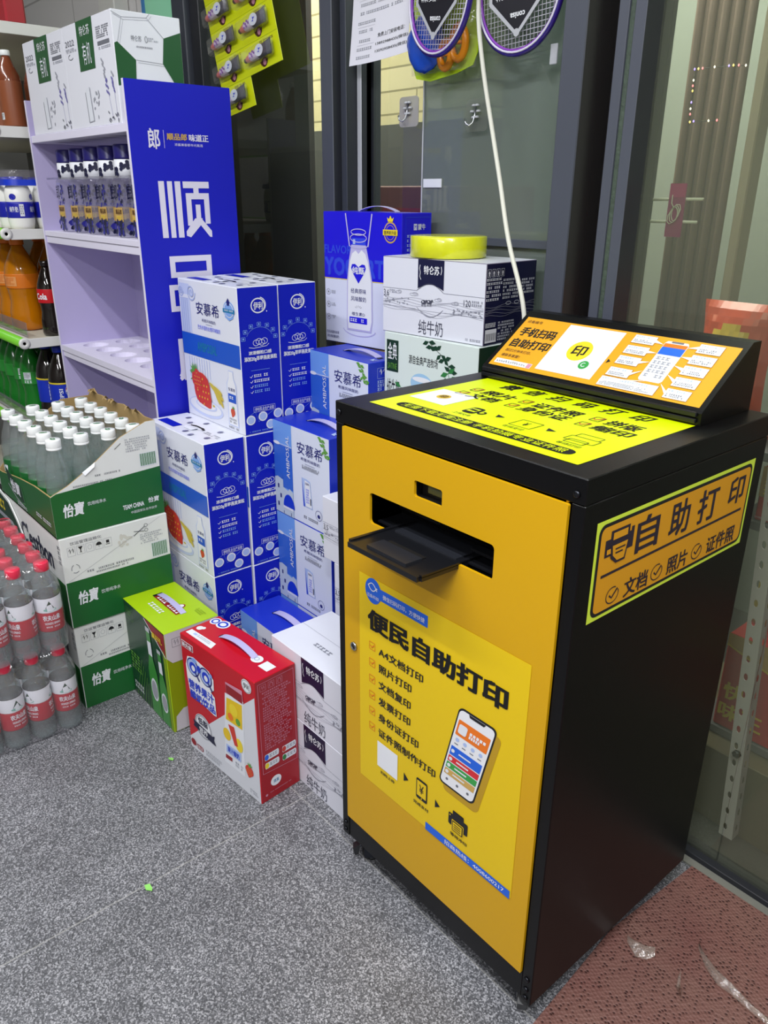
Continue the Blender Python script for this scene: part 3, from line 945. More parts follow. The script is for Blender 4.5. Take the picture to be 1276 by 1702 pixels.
for k, (mt_, z0, z1) in enumerate([('phone_blue', -.016, .004), ('phone_red', -.031, -.018), ('phone_green', -.046, -.033), ('gold', -.061, -.048)]):
    Q(po_, sk([(-.034, z0), (.034, z0), (.034, z1), (-.034, z1)]), mt_, 5)
    zc = (z0 + z1) / 2
    Q(po_, sk([(-.028 + .004 * math.cos(a), zc + .004 * math.sin(a)) for a in [i * PI / 4 for i in range(8)]]), 'offwhite', 6)
    Q(po_, sk([(-.015, zc - .001), (.012, zc - .001), (.012, zc + .002), (-.015, zc + .002)]), 'offwhite', 6)
for j in range(3):
    Q(po_, sk([(-.024 + j * .024 + .003 * math.cos(a), -.071 + .003 * math.sin(a)) for a in [i * PI / 4 for i in range(8)]]), 'midgrey', 5)
kb(po_, 'poster', D)
lk = MB()
lk.lathe([(.0085, 0), (.0085, .003), (.0072, .0042), (.006, .0042), (.0058, .0034), (0, .0034)], 'steel', 20)
o = lk.build('lock', D); o.rotation_euler = (PI / 2, 0, 0); o.location = (.0505 - KO[0], -.003 - KO[1], .536)
kh = MB().box((-.0045, -.0012, 0), (.0045, .0012, .0008), 'black_matte')
o = kh.build('keyhole', D); o.rotation_euler = (PI / 2, .6, 0); o.location = (.0505 - KO[0], -.0066 - KO[1], .536)
# little status display behind the upper cut-out
ds = MB().box((.200, .0155, .874), (.267, .019, .908), 'kiosk_inner').box((.216, .0135, .882), (.258, .0155, .900), 'screen_green', .001)
for a, b_, e_ in ((.198, .8745, .0155), ):
    ds.box((.198, .0022, .8735), (.2023, .0155, .908), 'kiosk_inner').box((.264, .0022, .8735), (.268, .0155, .908), 'kiosk_inner').box((.2023, .0022, .9042), (.264, .0155, .908), 'kiosk_inner').box((.2023, .0022, .8735), (.264, .0155, .8773), 'kiosk_inner')
kb(ds, 'status_display')
# printer inside and its pulled-out tray
pr = MB()
pr.box((.088, .030, .776), (.378, .15, .794), 'black_plastic', .002).box((.088, .075, .794), (.378, .15, .862), 'kiosk_inner')
pr.box((.105, .052, .812), (.205, .075, .820), 'black_plastic', .002).box((.285, .040, .800), (.362, .074, .806), 'black_plastic', .002).box((.215, .062, .806), (.360, .074, .811), 'dark_steel', .001)
pr.box((.093, .0165, .7935), (.373, .030, .7965), 'black_plastic')
kb(pr, 'printer_unit')
tr = MB()
ty0, ty1, tz = -.078, .060, .792
def tz_(y): return tz + (y) * -.03
def slab(x0, x1, y0, y1, zt, th, mat):
    tr.add([(x0, y0, tz_(y0) + zt - th), (x1, y0, tz_(y0) + zt - th), (x1, y1, tz_(y1) + zt - th), (x0, y1, tz_(y1) + zt - th), (x0, y0, tz_(y0) + zt), (x1, y0, tz_(y0) + zt), (x1, y1, tz_(y1) + zt), (x0, y1, tz_(y1) + zt)],
           [(4, 5, 6, 7), (3, 2, 1, 0), (0, 1, 5, 4), (1, 2, 6, 5), (2, 3, 7, 6), (3, 0, 4, 7)], mat)
slab(.134, .304, ty0, ty1, .006, .007, 'black_plastic')
slab(.1385, .2995, ty0 - .006, ty0 + .004, .0065, .0085, 'black_plastic')
slab(.134, .140, ty0, ty1, .009, .004, 'black_plastic'); slab(.298, .304, ty0, ty1, .009, .004, 'black_plastic')
slab(.172, .262, ty0 + .006, ty0 + .040, .0105, .005, 'tray_grey')
slab(.176, .258, ty0 + .036, ty0 + .052, .0075, .002, 'black_matte')
P('tray_grey', '#24262c', rough=.28)
slab(.150, .290, .005, .058, .0085, .003, 'tray_grey')
kb(tr, 'paper_tray')
# fluorescent sticker on the top
P('sticker_fluor', '#dcf000', rough=.4, spec=.3)
Ft = Face((.047, .036, KT), (1, 0, 0), (0, 1, 0), .4205, .2925)
st = MB()
st.rect(Ft, 0, 0, 1, 1, 'sticker_fluor', 1)
st.text(Ft, '微  信  扫  码  打  印', .150, .045, .872, .170, 'black_matte', 2, .021, skew=.2)
for t, u0, u1, v0, v1 in [('照片', .172, .338, .258, .362), ('文档', .168, .322, .378, .482), ('证件照', .438, .660, .258, .366), ('身份证', .436, .664, .380, .482), ('拼版', .772, .914, .252, .362), ('缩印', .774, .938, .388, .490)]:
    st.text(Ft, t, u0, v0, u1, v1, 'black_matte', 2, .021, skew=.1)
    a = u0 - .062
    st.frame(Ft, a, v0 + .015, a + .040, v1 - .015, .0018, 'black_matte', 2)
    st.line(Ft, [(a + .006, (v0 + v1) / 2), (a + .018, v1 - .03), (a + .040, v0 + .018)], .0026, 'phone_red', 3)
st.rect(Ft, .030, .45, .228, .735, 'white', 2)
st.ell(Ft, .129, .592, .030, .045, 'yellow_poster', 3); st.text(Ft, '印', .112, .565, .146, .620, 'brown', 4, .02)
def blob(u0, v0, u1, v1, mat, L=2): st.poly(Ft, [(u, v) for u, v in rrect(u0, v0, u1, v1, .02)], mat, L)
# upload icon, pay icon, printer icon with arrows between
blob(.325, .620, .385, .745, 'black_matte'); st.rect(Ft, .334, .650, .376, .712, 'sticker_fluor', 3); st.rect(Ft, .340, .668, .372, .694, 'black_matte', 4)
st.ell(Ft, .402, .690, .018, .030, 'black_matte', 2); st.ell(Ft, .402, .690, .009, .015, 'sticker_fluor', 3)
st.poly(Ft, [(.455, .640), (.500, .662), (.470, .692)], 'ink', 2)
st.frame(Ft, .560, .615, .655, .735, .0014, 'black_matte', 2); st.text(Ft, '¥', .598, .645, .618, .705, 'black_matte', 2)
st.poly(Ft, [(.690, .640), (.735, .662), (.705, .692)], 'ink', 2)
st.frame(Ft, .806, .590, .900, .645, .0014, 'black_matte', 2); st.frame(Ft, .795, .645, .912, .720, .0014, 'black_matte', 2); st.frame(Ft, .815, .700, .890, .760, .0014, 'black_matte', 3)
st.text(Ft, '上传文件', .318, .765, .402, .800, 'black_matte', 2); st.text(Ft, '在线支付', .560, .755, .650, .790, 'black_matte', 2); st.text(Ft, '等待打印', .806, .775, .902, .810, 'black_matte', 2)
st.poly(Ft, [(u, v) for u, v in rrect(.088, .842, .925, .930, .036, 8)], 'black_matte', 2)
st.text(Ft, '无需下载无需注册 手机拍摄专业证件照', .118, .856, .895, .916, 'sticker_fluor', 3, .015)
kb(st, 'top_sticker')
# sticker on the right side
P('sticker_edge', '#dcf54a', rough=.3)
Fs = Face((KW, .031, .7755 - .001), (0, 1, 0), (0, 0, 1), .423, .1480)
ss = MB()
ss.rect(Fs, 0, 0, 1, 1, 'sticker_edge', 1)
aspect = Fs.W / Fs.H
def rr(u0, v0, u1, v1, rad):
    return [(u / 1.0, v) for u, v in [(a / aspect, b) for a, b in rrect(u0 * aspect, v0, u1 * aspect, v1, rad)]]
ss.poly(Fs, rr(.014, .038, .985, .962, .09), 'ink', 2)
ss.poly(Fs, rr(.026, .072, .973, .928, .065), 'yellow_sign', 3)
ss.text(Fs, '自', .224, .118, .357, .482, 'sign_ink', 4, .02); ss.text(Fs, '助', .424, .118, .552, .492, 'sign_ink', 4, .02)
ss.text(Fs, '打', .608, .125, .748, .488, 'sign_ink', 4, .02); ss.text(Fs, '印', .826, .132, .940, .446, 'sign_ink', 4, .02)
P('sign_ink', '#2c2434', rough=.4)
ss.line(Fs, [(.046, .557), (.946, .547)], .0042, 'sign_ink', 4)
def rs(u0, v0, u1, v1, m_, L): ss.rect(Fs, u0, v0, u1, v1, m_, L)
rs(.078, .130, .180, .225, 'sign_ink', 4); rs(.090, .155, .168, .225, 'yellow_sign', 5)
rs(.052, .205, .206, .375, 'sign_ink', 4); rs(.190, .165, .206, .205, 'sign_ink', 4)
rs(.062, .300, .096, .350, 'yellow_sign', 5)
ss.poly(Fs, [(.080, .255), (.182, .255), (.168, .470), (.118, .470), (.086, .400)], 'sign_ink', 5)
ss.poly(Fs, [(.090, .280), (.172, .280), (.160, .445), (.122, .445), (.096, .380)], 'yellow_sign', 6)
rs(.106, .315, .160, .330, 'sign_ink', 7); rs(.108, .355, .148, .370, 'sign_ink', 7)
for u, t, a, b in ((.125, '文档', .190, .330), (.385, '照片', .450, .585), (.648, '证件照', .718, .925)):
    ss.ring(Fs, u, .808, .034, .082, .0017, 'sign_ink', 4, 24, -.5, 5.2)
    ss.line(Fs, [(u - .017, .800), (u - .003, .835), (u + .026, .755)], .0032, 'sign_ink', 4)
    ss.text(Fs, t, a, .712, b, .905, 'sign_ink', 4, .02)
kb(ss, 'side_sticker')
# slanted sign box on top
sb = MB()
x0, x1 = .030, .4745
prof = [(.325, KT + .0003), (.3245, 1.0085), (.3285, 1.0125), (.4525, 1.1005), (.4780, 1.1005), (.4780, KT + .0003)]
n = len(prof)
sb.add([(x0, y, z) for y, z in prof] + [(x1, y, z) for y, z in prof], [tuple(range(n))[::-1], tuple(range(n, 2 * n))] + [(i, (i + 1) % n, n + (i + 1) % n, n + i)[::-1] for i in range(n)], 'kiosk_black')
sb.box((x0 + .006, .3195, .9935), (x1 - .006, .3240, 1.0005), 'black_plastic', .001).box((x0 + .006, .3190, 1.0030), (x1 - .006, .3240, 1.0105), 'black_plastic', .001)
sbo = kb(sb, 'sign_box')
sl_ = Vector((0, .4525 - .3285, 1.1005 - 1.0125)); sl_len = sl_.length
Fg = Face(Vector((.040, .3285, 1.0125)) + sl_.normalized() * .004, (1, 0, 0), sl_.normalized(), .4255, sl_len - .020)
sg = MB()
sg.rect(Fg, 0, 0, 1, 1, 'yellow_sign', 1)
sg.text(Fg, '设备编号', .018, .060, .100, .118, 'brown', 2)
sg.text(Fg, '手机扫码', .024, .205, .218, .380, 'ink', 2, .03); sg.text(Fg, '自助打印', .024, .440, .232, .612, 'ink', 2, .03)
sg.text(Fg, '超过2分钟未打印，', .027, .655, .168, .712, 'brown', 2, .01); sg.text(Fg, '请联系客服！', .026, .755, .128, .812, 'brown', 2, .01)
sg.rect(Fg, .020, .862, .219, .950, 'white', 2)
rd = random.Random(11)
for i in range(13):
    u = .030 + i * .0125
    sg.line(Fg, [(u, .885 + .02 * rd.random()), (u + .006 * rd.random(), .930), (u + .008, .89 + .03 * rd.random())], .0010, 'ink', 3)
sg.poly(Fg, [(.196, .87), (.217, .87), (.217, .945), (.196, .945)], 'pink', 3)
sg.rect(Fg, .243, .036, .520, .922, 'white', 2)
sg.ell(Fg, .381, .480, .056, .185, 'yellow', 3); sg.text(Fg, '印', .348, .385, .414, .580, 'ink', 4, .02)
sg.ell(Fg, .446, .705, .023, .075, 'phone_green', 3); sg.ring(Fg, .446, .705, .010, .032, .0014, 'white', 4, 16, .5, 5.2)
sg.poly(Fg, [(.530, .520), (.545, .560), (.530, .600)], 'ink', 2)
# pictured phone between call-outs
sg.poly(Fg, [(.704, .10), (.712, .062), (.797, .062), (.805, .10), (.805, .73), (.797, .766), (.712, .766), (.704, .73)], 'offwhite', 2)
sg.rect(Fg, .730, .062, .780, .090, 'midgrey', 3); sg.rect(Fg, .706, .105, .803, .170, 'orange', 3); sg.rect(Fg, .706, .170, .803, .300, 'phone_blue', 3)
sg.small(Fg, .715, .34, .79, .72, 5, 'grey', 3, 6)
def callout(u0, v0, u1, v1, tip, seed, rows=2):
    sg.poly(Fg, [(u0 - .002, v0 - .008), (u1 + .002, v0 - .008), (u1 + .002, v1 + .008), (u0 - .002, v1 + .008)], 'brown_line', 2)
    sg.rect(Fg, u0, v0, u1, v1, 'white', 3)
    s_ = u1 if tip[0] > u1 else u0
    vm = (v0 + v1) / 2
    sg.poly(Fg, [(s_, vm - .025), tip, (s_, vm + .025)] if tip[0] > u1 else [(s_, vm - .025), (s_, vm + .025), tip], 'white', 4)
    sg.small(Fg, u0 + .008, v0 + .02, u1 - .02, v0 + .06, 1, 'blue_soft', 4, seed)
    sg.small(Fg, u0 + .008, v0 + .08, u1 - .008, v1 - .01, rows, 'midgrey', 4, seed + 20)
P('brown_line', '#a8782a', rough=.4)
for i, v in enumerate((.035, .232, .425, .640)):
    callout(.566, v, .664, v + .145, (.704, .14 + i * .16), i)
callout(.560, .812, .808, .970, (.752, .770), 9, 3)
for i, v in enumerate((.036, .228, .415, .612, .808)):
    callout(.845, v, .941, v + .150, (.805, .14 + i * .155), i + 30)
kb(sg, 'sign_sticker', sbo)
# screws, hinge pin, castors
for x, z, nm in ((.0115, .971, 'screw'), (.496, .966, 'screw'), (.0105, .087, 'screw'), (.0105, .068, 'screw'), (.4985, .108, 'screw'), (.4985, .085, 'screw'), (.4985, .066, 'screw')):
    sc = MB().lathe([(.0052, 0), (.0050, .0016), (.0032, .0026), (0, .0028)], 'dark_steel', 14)
    sc.box((-.003, -.0004, .0026), (.003, .0004, .0031), 'black_matte').box((-.0004, -.003, .0026), (.0004, .003, .0031), 'black_matte')
    o = sc.build(nm, kiosk); o.rotation_euler = (PI / 2, 0, 0); o.location = (x - KO[0], -.0002 - KO[1] + (.001 if z < .95 else 0), z)
hp = MB().lathe([(.0025, 0), (.0025, .008)], 'kiosk_yellow', 10, (.4815, .004, .9505))
kb(hp, 'hinge_pin')
def castor(x, y, rz):
    b = MB()
    b.box((-.020, -.020, .0500), (.020, .020, .0554), 'dark_steel', .001)
    b.lathe([(.013, .044), (.013, .050)], 'dark_steel', 14)
    for s_ in (-1, 1):
        b.box((-.010, s_ * .0120 - .001, .012), (.016, s_ * .0120 + .001, .045), 'dark_steel')
    o = b.build('castor', kiosk); o.location = (x - KO[0], y - KO[1], 0); o.rotation_euler = (0, 0, rz)
    wl = MB()
    wl.lathe([(.006, -.009), (.018, -.009), (.0205, -.006), (.0205, .006), (.018, .009), (.006, .009)], 'rubber', 22).lathe([(.0135, -.0096), (.0135, .0096)], 'silver', 18).lathe([(.0075, -.0105), (.0075, .0105)], 'rubber', 12)
    q = wl.build('wheel', o); q.rotation_euler = (PI / 2, 0, 0); q.location = (.006, 0, .0207)
    lv = MB().add([(-.018, -.008, .046), (-.018, .008, .046), (-.034, .008, .034), (-.034, -.008, .034), (-.022, -.008, .018), (-.022, .008, .018), (-.030, .008, .016), (-.030, -.008, .016)],
                  [(0, 1, 2, 3), (3, 2, 6, 7), (7, 6, 5, 4), (4, 5, 1, 0), (0, 3, 7, 4), (1, 5, 6, 2)], 'black_plastic')
    lv.build('brake_lever', o)
castor(.052, .030, .9); castor(.470, .034, 2.2); castor(.052, .45, .4); castor(.470, .45, 1.2)
# ================================================================ cartons and gift boxes
def faces(w_, d_, h_):
    """printed faces of a box centred on its base: front (-y), right (+x), top (v = 0 at the back), left"""
    return (Face((-w_ / 2, -d_ / 2, 0), (1, 0, 0), (0, 0, 1), w_, h_), Face((w_ / 2, -d_ / 2, 0), (0, 1, 0), (0, 0, 1), d_, h_),
            Face((-w_ / 2, -d_ / 2, h_), (1, 0, 0), (0, 1, 0), w_, d_))
def strap(parent, x0, x1, y, z, rise, wd=.022, mat='offwhite', name='carry_handle'):
    pts = [(x0 + (x1 - x0) * t, y, .0010 + rise * math.sin(PI * t) ** .8) for t in [i / 12 for i in range(13)]]
    o = MB().tube(pts, 0, mat, flat=(wd, .0014, (0, 0, 1))).build(name, parent)
    o.location = (0, 0, z)
    return o
def press_flat(root):
    """the handle of a box with another on top lies flat"""
    for c in root.children:
        if c.name.startswith('carry_handle'):
            c.scale.z = .12
def berry(mb, F, u, v, r, L=3, rot=0.5, leaf=True):
    k = F.W / F.H
    pts = []
    for i in range(22):
        a = 2 * PI * i / 22
        x, y = r * math.sin(a) * (1 - .28 * (math.cos(a) < 0) * -math.cos(a)), -r * math.cos(a) * 1.15
        if y > 0: x *= (1 - .45 * y / r / 1.15)
        x, y = x * math.cos(rot) - y * math.sin(rot), x * math.sin(rot) + y * math.cos(rot)
        pts.append((u + x / F.W, v + y / F.H))
    mb.poly(F, pts, 'straw_red', L)
    for i in range(-2, 3):
        for j in range(-2, 3):
            x, y = i * r * .32 + (j % 2) * r * .15, j * r * .36
            if abs(x) + abs(y) < r * 1.0:
                mb.ell(F, u + x / F.W, v + y / F.H, r * .05 / F.W, r * .07 / F.H, 'yellow', L + 1, 6)
    if leaf:
        hx, hy = math.sin(rot) * r * 1.05, -math.cos(rot) * r * 1.05
        for a in (-1.2, -.5, .2, .9):
            an = rot - PI / 2 + a
            mb.poly(F, [(u + (hx - .2 * r * math.sin(an)) / F.W, v + (hy + .2 * r * math.cos(an)) / F.H), (u + (hx + .8 * r * math.cos(an)) / F.W, v + (hy + .8 * r * math.sin(an)) / F.H), (u + (hx + .2 * r * math.sin(an)) / F.W, v + (hy - .2 * r * math.cos(an)) / F.H)], 'green_leaf', L + 1)
def leaves(mb, F, pts, ln, mat='green_leaf', L=3, seed=0):
    rd = random.Random(seed)
    mb.line(F, pts, .0012, mat, L)
    for (u, v) in pts:
        for s_ in (-1, 1):
            a = rd.uniform(-.9, .9) + (0 if s_ > 0 else PI)
            dx, dy = ln * math.cos(a), ln * math.sin(a) * .8
            mb.poly(F, [(u, v), (u + (.5 * dx - .25 * dy) / F.W, v + (.5 * dy + .25 * dx) / F.H), (u + dx / F.W, v + dy / F.H), (u + (.5 * dx + .25 * dy) / F.W, v + (.5 * dy - .25 * dx) / F.H)], mat, L + (s_ > 0))

# ---------------- tall strawberry yoghurt boxes
AW, AD, AH = .303, .1155, .3665
P('a_white', '#dfe2ee', rough=.36); P('a_blue', '#0c1cb4', rough=.42, spec=.25); P('a_col', '#c3cdee', rough=.4); P('a_col2', '#a9b6e2', rough=.4)
def make_straw():
    t = thing('yogurt_box', '', 'box', (0, 0, 0), 0, 'tall strawberry yoghurt boxes')
    b = MB()
    b.box((-AW / 2, -AD / 2, 0), (AW / 2, AD / 2, AH), 'a_white', .0016, faces=dict(right='a_blue', left='a_blue'), edge='a_white')
    F, Rr, Tp = faces(AW, AD, AH)
    # front
    b.rect(F, .02, .03, .20, .375, 'a_col', 1)
    for u in (.04, .075, .11, .145): b.rect(F, u, .13, u + .014, .375, 'a_col2', 2)
    b.rect(F, .02, .105, .20, .13, 'a_white', 2)
    for cx, cy, r0 in ((.235, .085, .075), (.05, .085, .05)):
        pts = [(cx + r0 * (1 - t / 26) * math.cos(t * .55), cy + r0 * .8 * (1 - t / 26) * math.sin(t * .55)) for t in range(25)]
        b.line(F, pts, .0035, 'a_col2', 3)
    b.ell(F, .235, .085, .03, .026, 'a_col', 2)
    b.text(F, '安慕希', .312, .140, .700, .226, 'navy_ink', 3, .006)
    b.text(F, '希腊风味酸奶', .395, .252, .632, .274, 'navy_ink', 3)
    b.line(F, [(.46, .287), (.57, .287)], .0007, 'navy_ink', 3)
    b.text(F, '巴氏杀菌热处理风味酸奶', .318, .300, .702, .330, 'blue_tone', 3)
    b.ell(F, .865, .155, .088, .058, 'blue_pale', 2); b.ell(F, .865, .155, .075, .049, 'a_white', 3); b.ell(F, .865, .155, .066, .043, 'blue_pale', 4)
    b.rect(F, .775, .147, .957, .172, 'teal', 5); b.poly(F, [(.84, .10), (.865, .075), (.89, .10), (.88, .125), (.85, .125)], 'navy_ink', 5)
    b.small(F, .80, .152, .94, .168, 1, 'a_white', 6, 3); b.poly(F, [(.79, .20), (.94, .20), (.865, .225)], 'blue_pale', 3)
    b.rect(F, .004, .377, .996, .535, 'blue_band', 2)
    b.text(F, 'AMBPOSIAL', .28, .425, .62, .490, 'teal', 3, .02)
    for i in range(9): b.rect(F, .10 + i * .045, .545, .112 + i * .045, .70 - .01 * (i % 3), 'a_col', 2)
    b.ell(F, .34, .905, .31, .070, 'a_col', 2); b.ell(F, .34, .897, .285, .055, 'white', 3); b.ell(F, .36, .885, .19, .035, 'a_col', 4); b.ell(F, .36, .882, .17, .028, 'white', 5)
    for i, (u, v, rot_) in enumerate([(.50, .745, .5), (.53, .765, .8), (.56, .75, .3), (.55, .79, 1.0), (.59, .775, .6), (.60, .81, .9)]):
        b.ell(F, u + .02, v - .01, .085, .017, 'wheat', 5 + i % 2, 12, rot_)
    berry(b, F, .33, .785, .047, 7, -.75); berry(b, F, .235, .715, .028, 8, -.5)
    b.ell(F, .44, .83, .030, .022, 'straw_red', 8); b.ell(F, .22, .855, .028, .008, 'wheat', 6); b.ell(F, .50, .868, .020, .008, 'wheat', 6)
    # printed bottle
    b.poly(F, [(.785, .565), (.865, .565), (.868, .615), (.905, .66), (.912, .96), (.742, .96), (.745, .66), (.782, .615)], 'a_col', 2)
    b.poly(F, [(.792, .572), (.858, .572), (.861, .618), (.893, .664), (.898, .952), (.757, .952), (.760, .664), (.789, .618)], 'white', 3)
    b.text(F, '安慕希', .775, .685, .885, .710, 'navy_ink', 4); b.rect(F, .765, .728, .892, .79, 'blue_band', 4); b.small(F, .785, .745, .875, .775, 1, 'white', 5, 8)
    berry(b, F, .828, .862, .011, 5, .3); b.small(F, .765, .905, .89, .945, 2, 'midgrey', 4, 9); b.small(F, .74, .968, .92, .988, 1, 'midgrey', 3, 10)
    # right side
    b.ring(Rr, .49, .124, .165, .046, .0032, 'white', 2, 30); b.ring(Rr, .505, .120, .175, .050, .0022, 'white', 2, 30, -1.3, 1.6)
    b.text(Rr, '伊利', .375, .100, .605, .150, 'white', 3, .02); b.ell(Rr, .70, .165, .012, .005, 'white', 2, 8)
    for i in range(7):
        a = PI * (1.0 - i / 6)
        u, v = .49 + .40 * math.cos(a), .335 - .090 * math.sin(a)
        b.frame(Rr, u - .045, v - .012, u + .045, v + .012, .0009, 'blue_pale', 2); b.ell(Rr, u, v, .022, .007, 'blue_pale', 2, 10)
    b.ring(Rr, .49, .345, .33, .080, .0007, 'blue_pale', 2, 20, PI * 1.1, PI * 1.9)
    for k in range(4): b.ring(Rr, .40 + .07 * k, .368 - .008 * (k % 2), .075, .020, .0012, 'white', 2, 16)
    b.line(Rr, [(.22, .395), (.34, .402), (.66, .395), (.72, .380)], .0012, 'white', 2)
    b.text(Rr, '浓滑颗粒口感', .20, .420, .775, .446, 'white', 2, .03)
    b.text(Rr, '添加20g草莓燕麦果粒', .085, .456, .910, .492, 'white', 2, .03)
    b.line(Rr, [(.24, .552), (.71, .552)], .0008, 'blue_pale', 2)
    for k in range(4):
        v = .592 + k * .036
        b.line(Rr, [(.20, v), (.23, v + .008), (.27, v - .008)], .0014, 'white', 2)
        b.small(Rr, .30, v - .011, .74 - .05 * (k % 2), v + .009, 1, 'white' if k < 2 else 'blue_pale', 2, k, .9)
    b.text(Rr, '伊利乳业全产业链', .28, .812, .77, .838, 'white', 2, .012); b.frame(Rr, .25, .806, .80, .843, .0006, 'white', 2)
    for u, v in ((.16, .895), (.47, .88), (.865, .875), (.66, .945)):
        b.ell(Rr, u, v, .115, .034, 'white', 3); b.ell(Rr, u, v, .085, .025, 'blue_soft', 4)
    b.line(Rr, [(.08, .87), (.28, .84), (.36, .915), (.75, .85), (.95, .90)], .0007, 'blue_pale', 2)
    b.small(Rr, .12, .975, .90, .988, 1, 'blue_pale', 2, 15)
    # top
    b.rect(Tp, .06, .62, .36, .86, 'a_blue', 2)
    for u, v in ((.18, .22), (.46, .15), (.55, .80), (.78, .25), (.86, .70), (.34, .40), (.68, .85)):
        b.ell(Tp, u, v, .026, .075, 'navy_ink', 2, 12, .4); b.line(Tp, [(u - .02, v + .08), (u + .03, v - .08)], .0022, 'a_white', 3)
    b.poly(Tp, [(.40, .46), (.46, .40), (.60, .40), (.66, .46), (.64, .50), (.57, .45), (.49, .45), (.42, .50)], 'black_matte', 3)
    b.line(Tp, [(.40, .50), (.47, .56), (.60, .56), (.66, .50)], .0012, 'midgrey', 3)
    b.small(Tp, .70, .46, .95, .60, 2, 'grey', 2, 5)
    b.build('carton_body', t)
    h = MB().add([(-.02, .000, AH + .0016), (.02, .000, AH + .0016), (.028, -.012, AH + .0042), (-.028, -.012, AH + .0042), (-.02, -.022, AH + .0016), (.02, -.022, AH + .0016)], [(0, 1, 2, 3)[::-1], (3, 2, 5, 4)[::-1]], 'a_white')
    h.build('carry_handle', t)
    return t
proto = make_straw()
first = True
AX = -.663 - AW / 2
YR = (.146, .264, .383)
spots = [(0, 0, 'tall strawberry yoghurt box on the floor behind the lime green beer carton'), (1, 0, 'tall strawberry yoghurt box on the floor, second row, bottom right of its stack'),
         (0, 1, 'tall strawberry yoghurt box with open white top, right of the bottled water case'), (1, 1, 'tall strawberry yoghurt box in the middle layer, blue side next to the island-print box'),
         (1, 2, 'tall strawberry yoghurt box on the top layer, nearest the blue display panel'), (2, 2, 'tall strawberry yoghurt box on the top layer, at the back beside the window')]
for row, lev, lb in spots:
    loc = (AX + (.004 if row == 1 else -.001), YR[row], lev * (AH + .0006))
    if first:
        proto.location = loc; proto['label'] = lb; first = False
    else:
        dup(proto, loc, None, lb)
def plain_carton(x0, y0, x1, y1, h, lb):
    o = MB().box((x0, y0, 0), (x1, y1, h), 'kraft', .003).build('support_carton', None, ((x0 + x1) / 2, (y0 + y1) / 2, 0))
    tag(o, lb, 'carton', 'plain cartons under the stacks')
plain_carton(-.966, .327, -.667, .44, .7325, 'plain brown carton under the rearmost strawberry yoghurt box')
plain_carton(-.658, .432, -.42, .53, .6745, 'plain brown carton behind the island-print boxes')
plain_carton(-.745, .562, -.475, .690, .9295, 'plain brown carton under the blue flavoured yoghurt box')
plain_carton(-.42, .50, -.125, .66, .8005, 'plain brown carton under the pale green milk case')

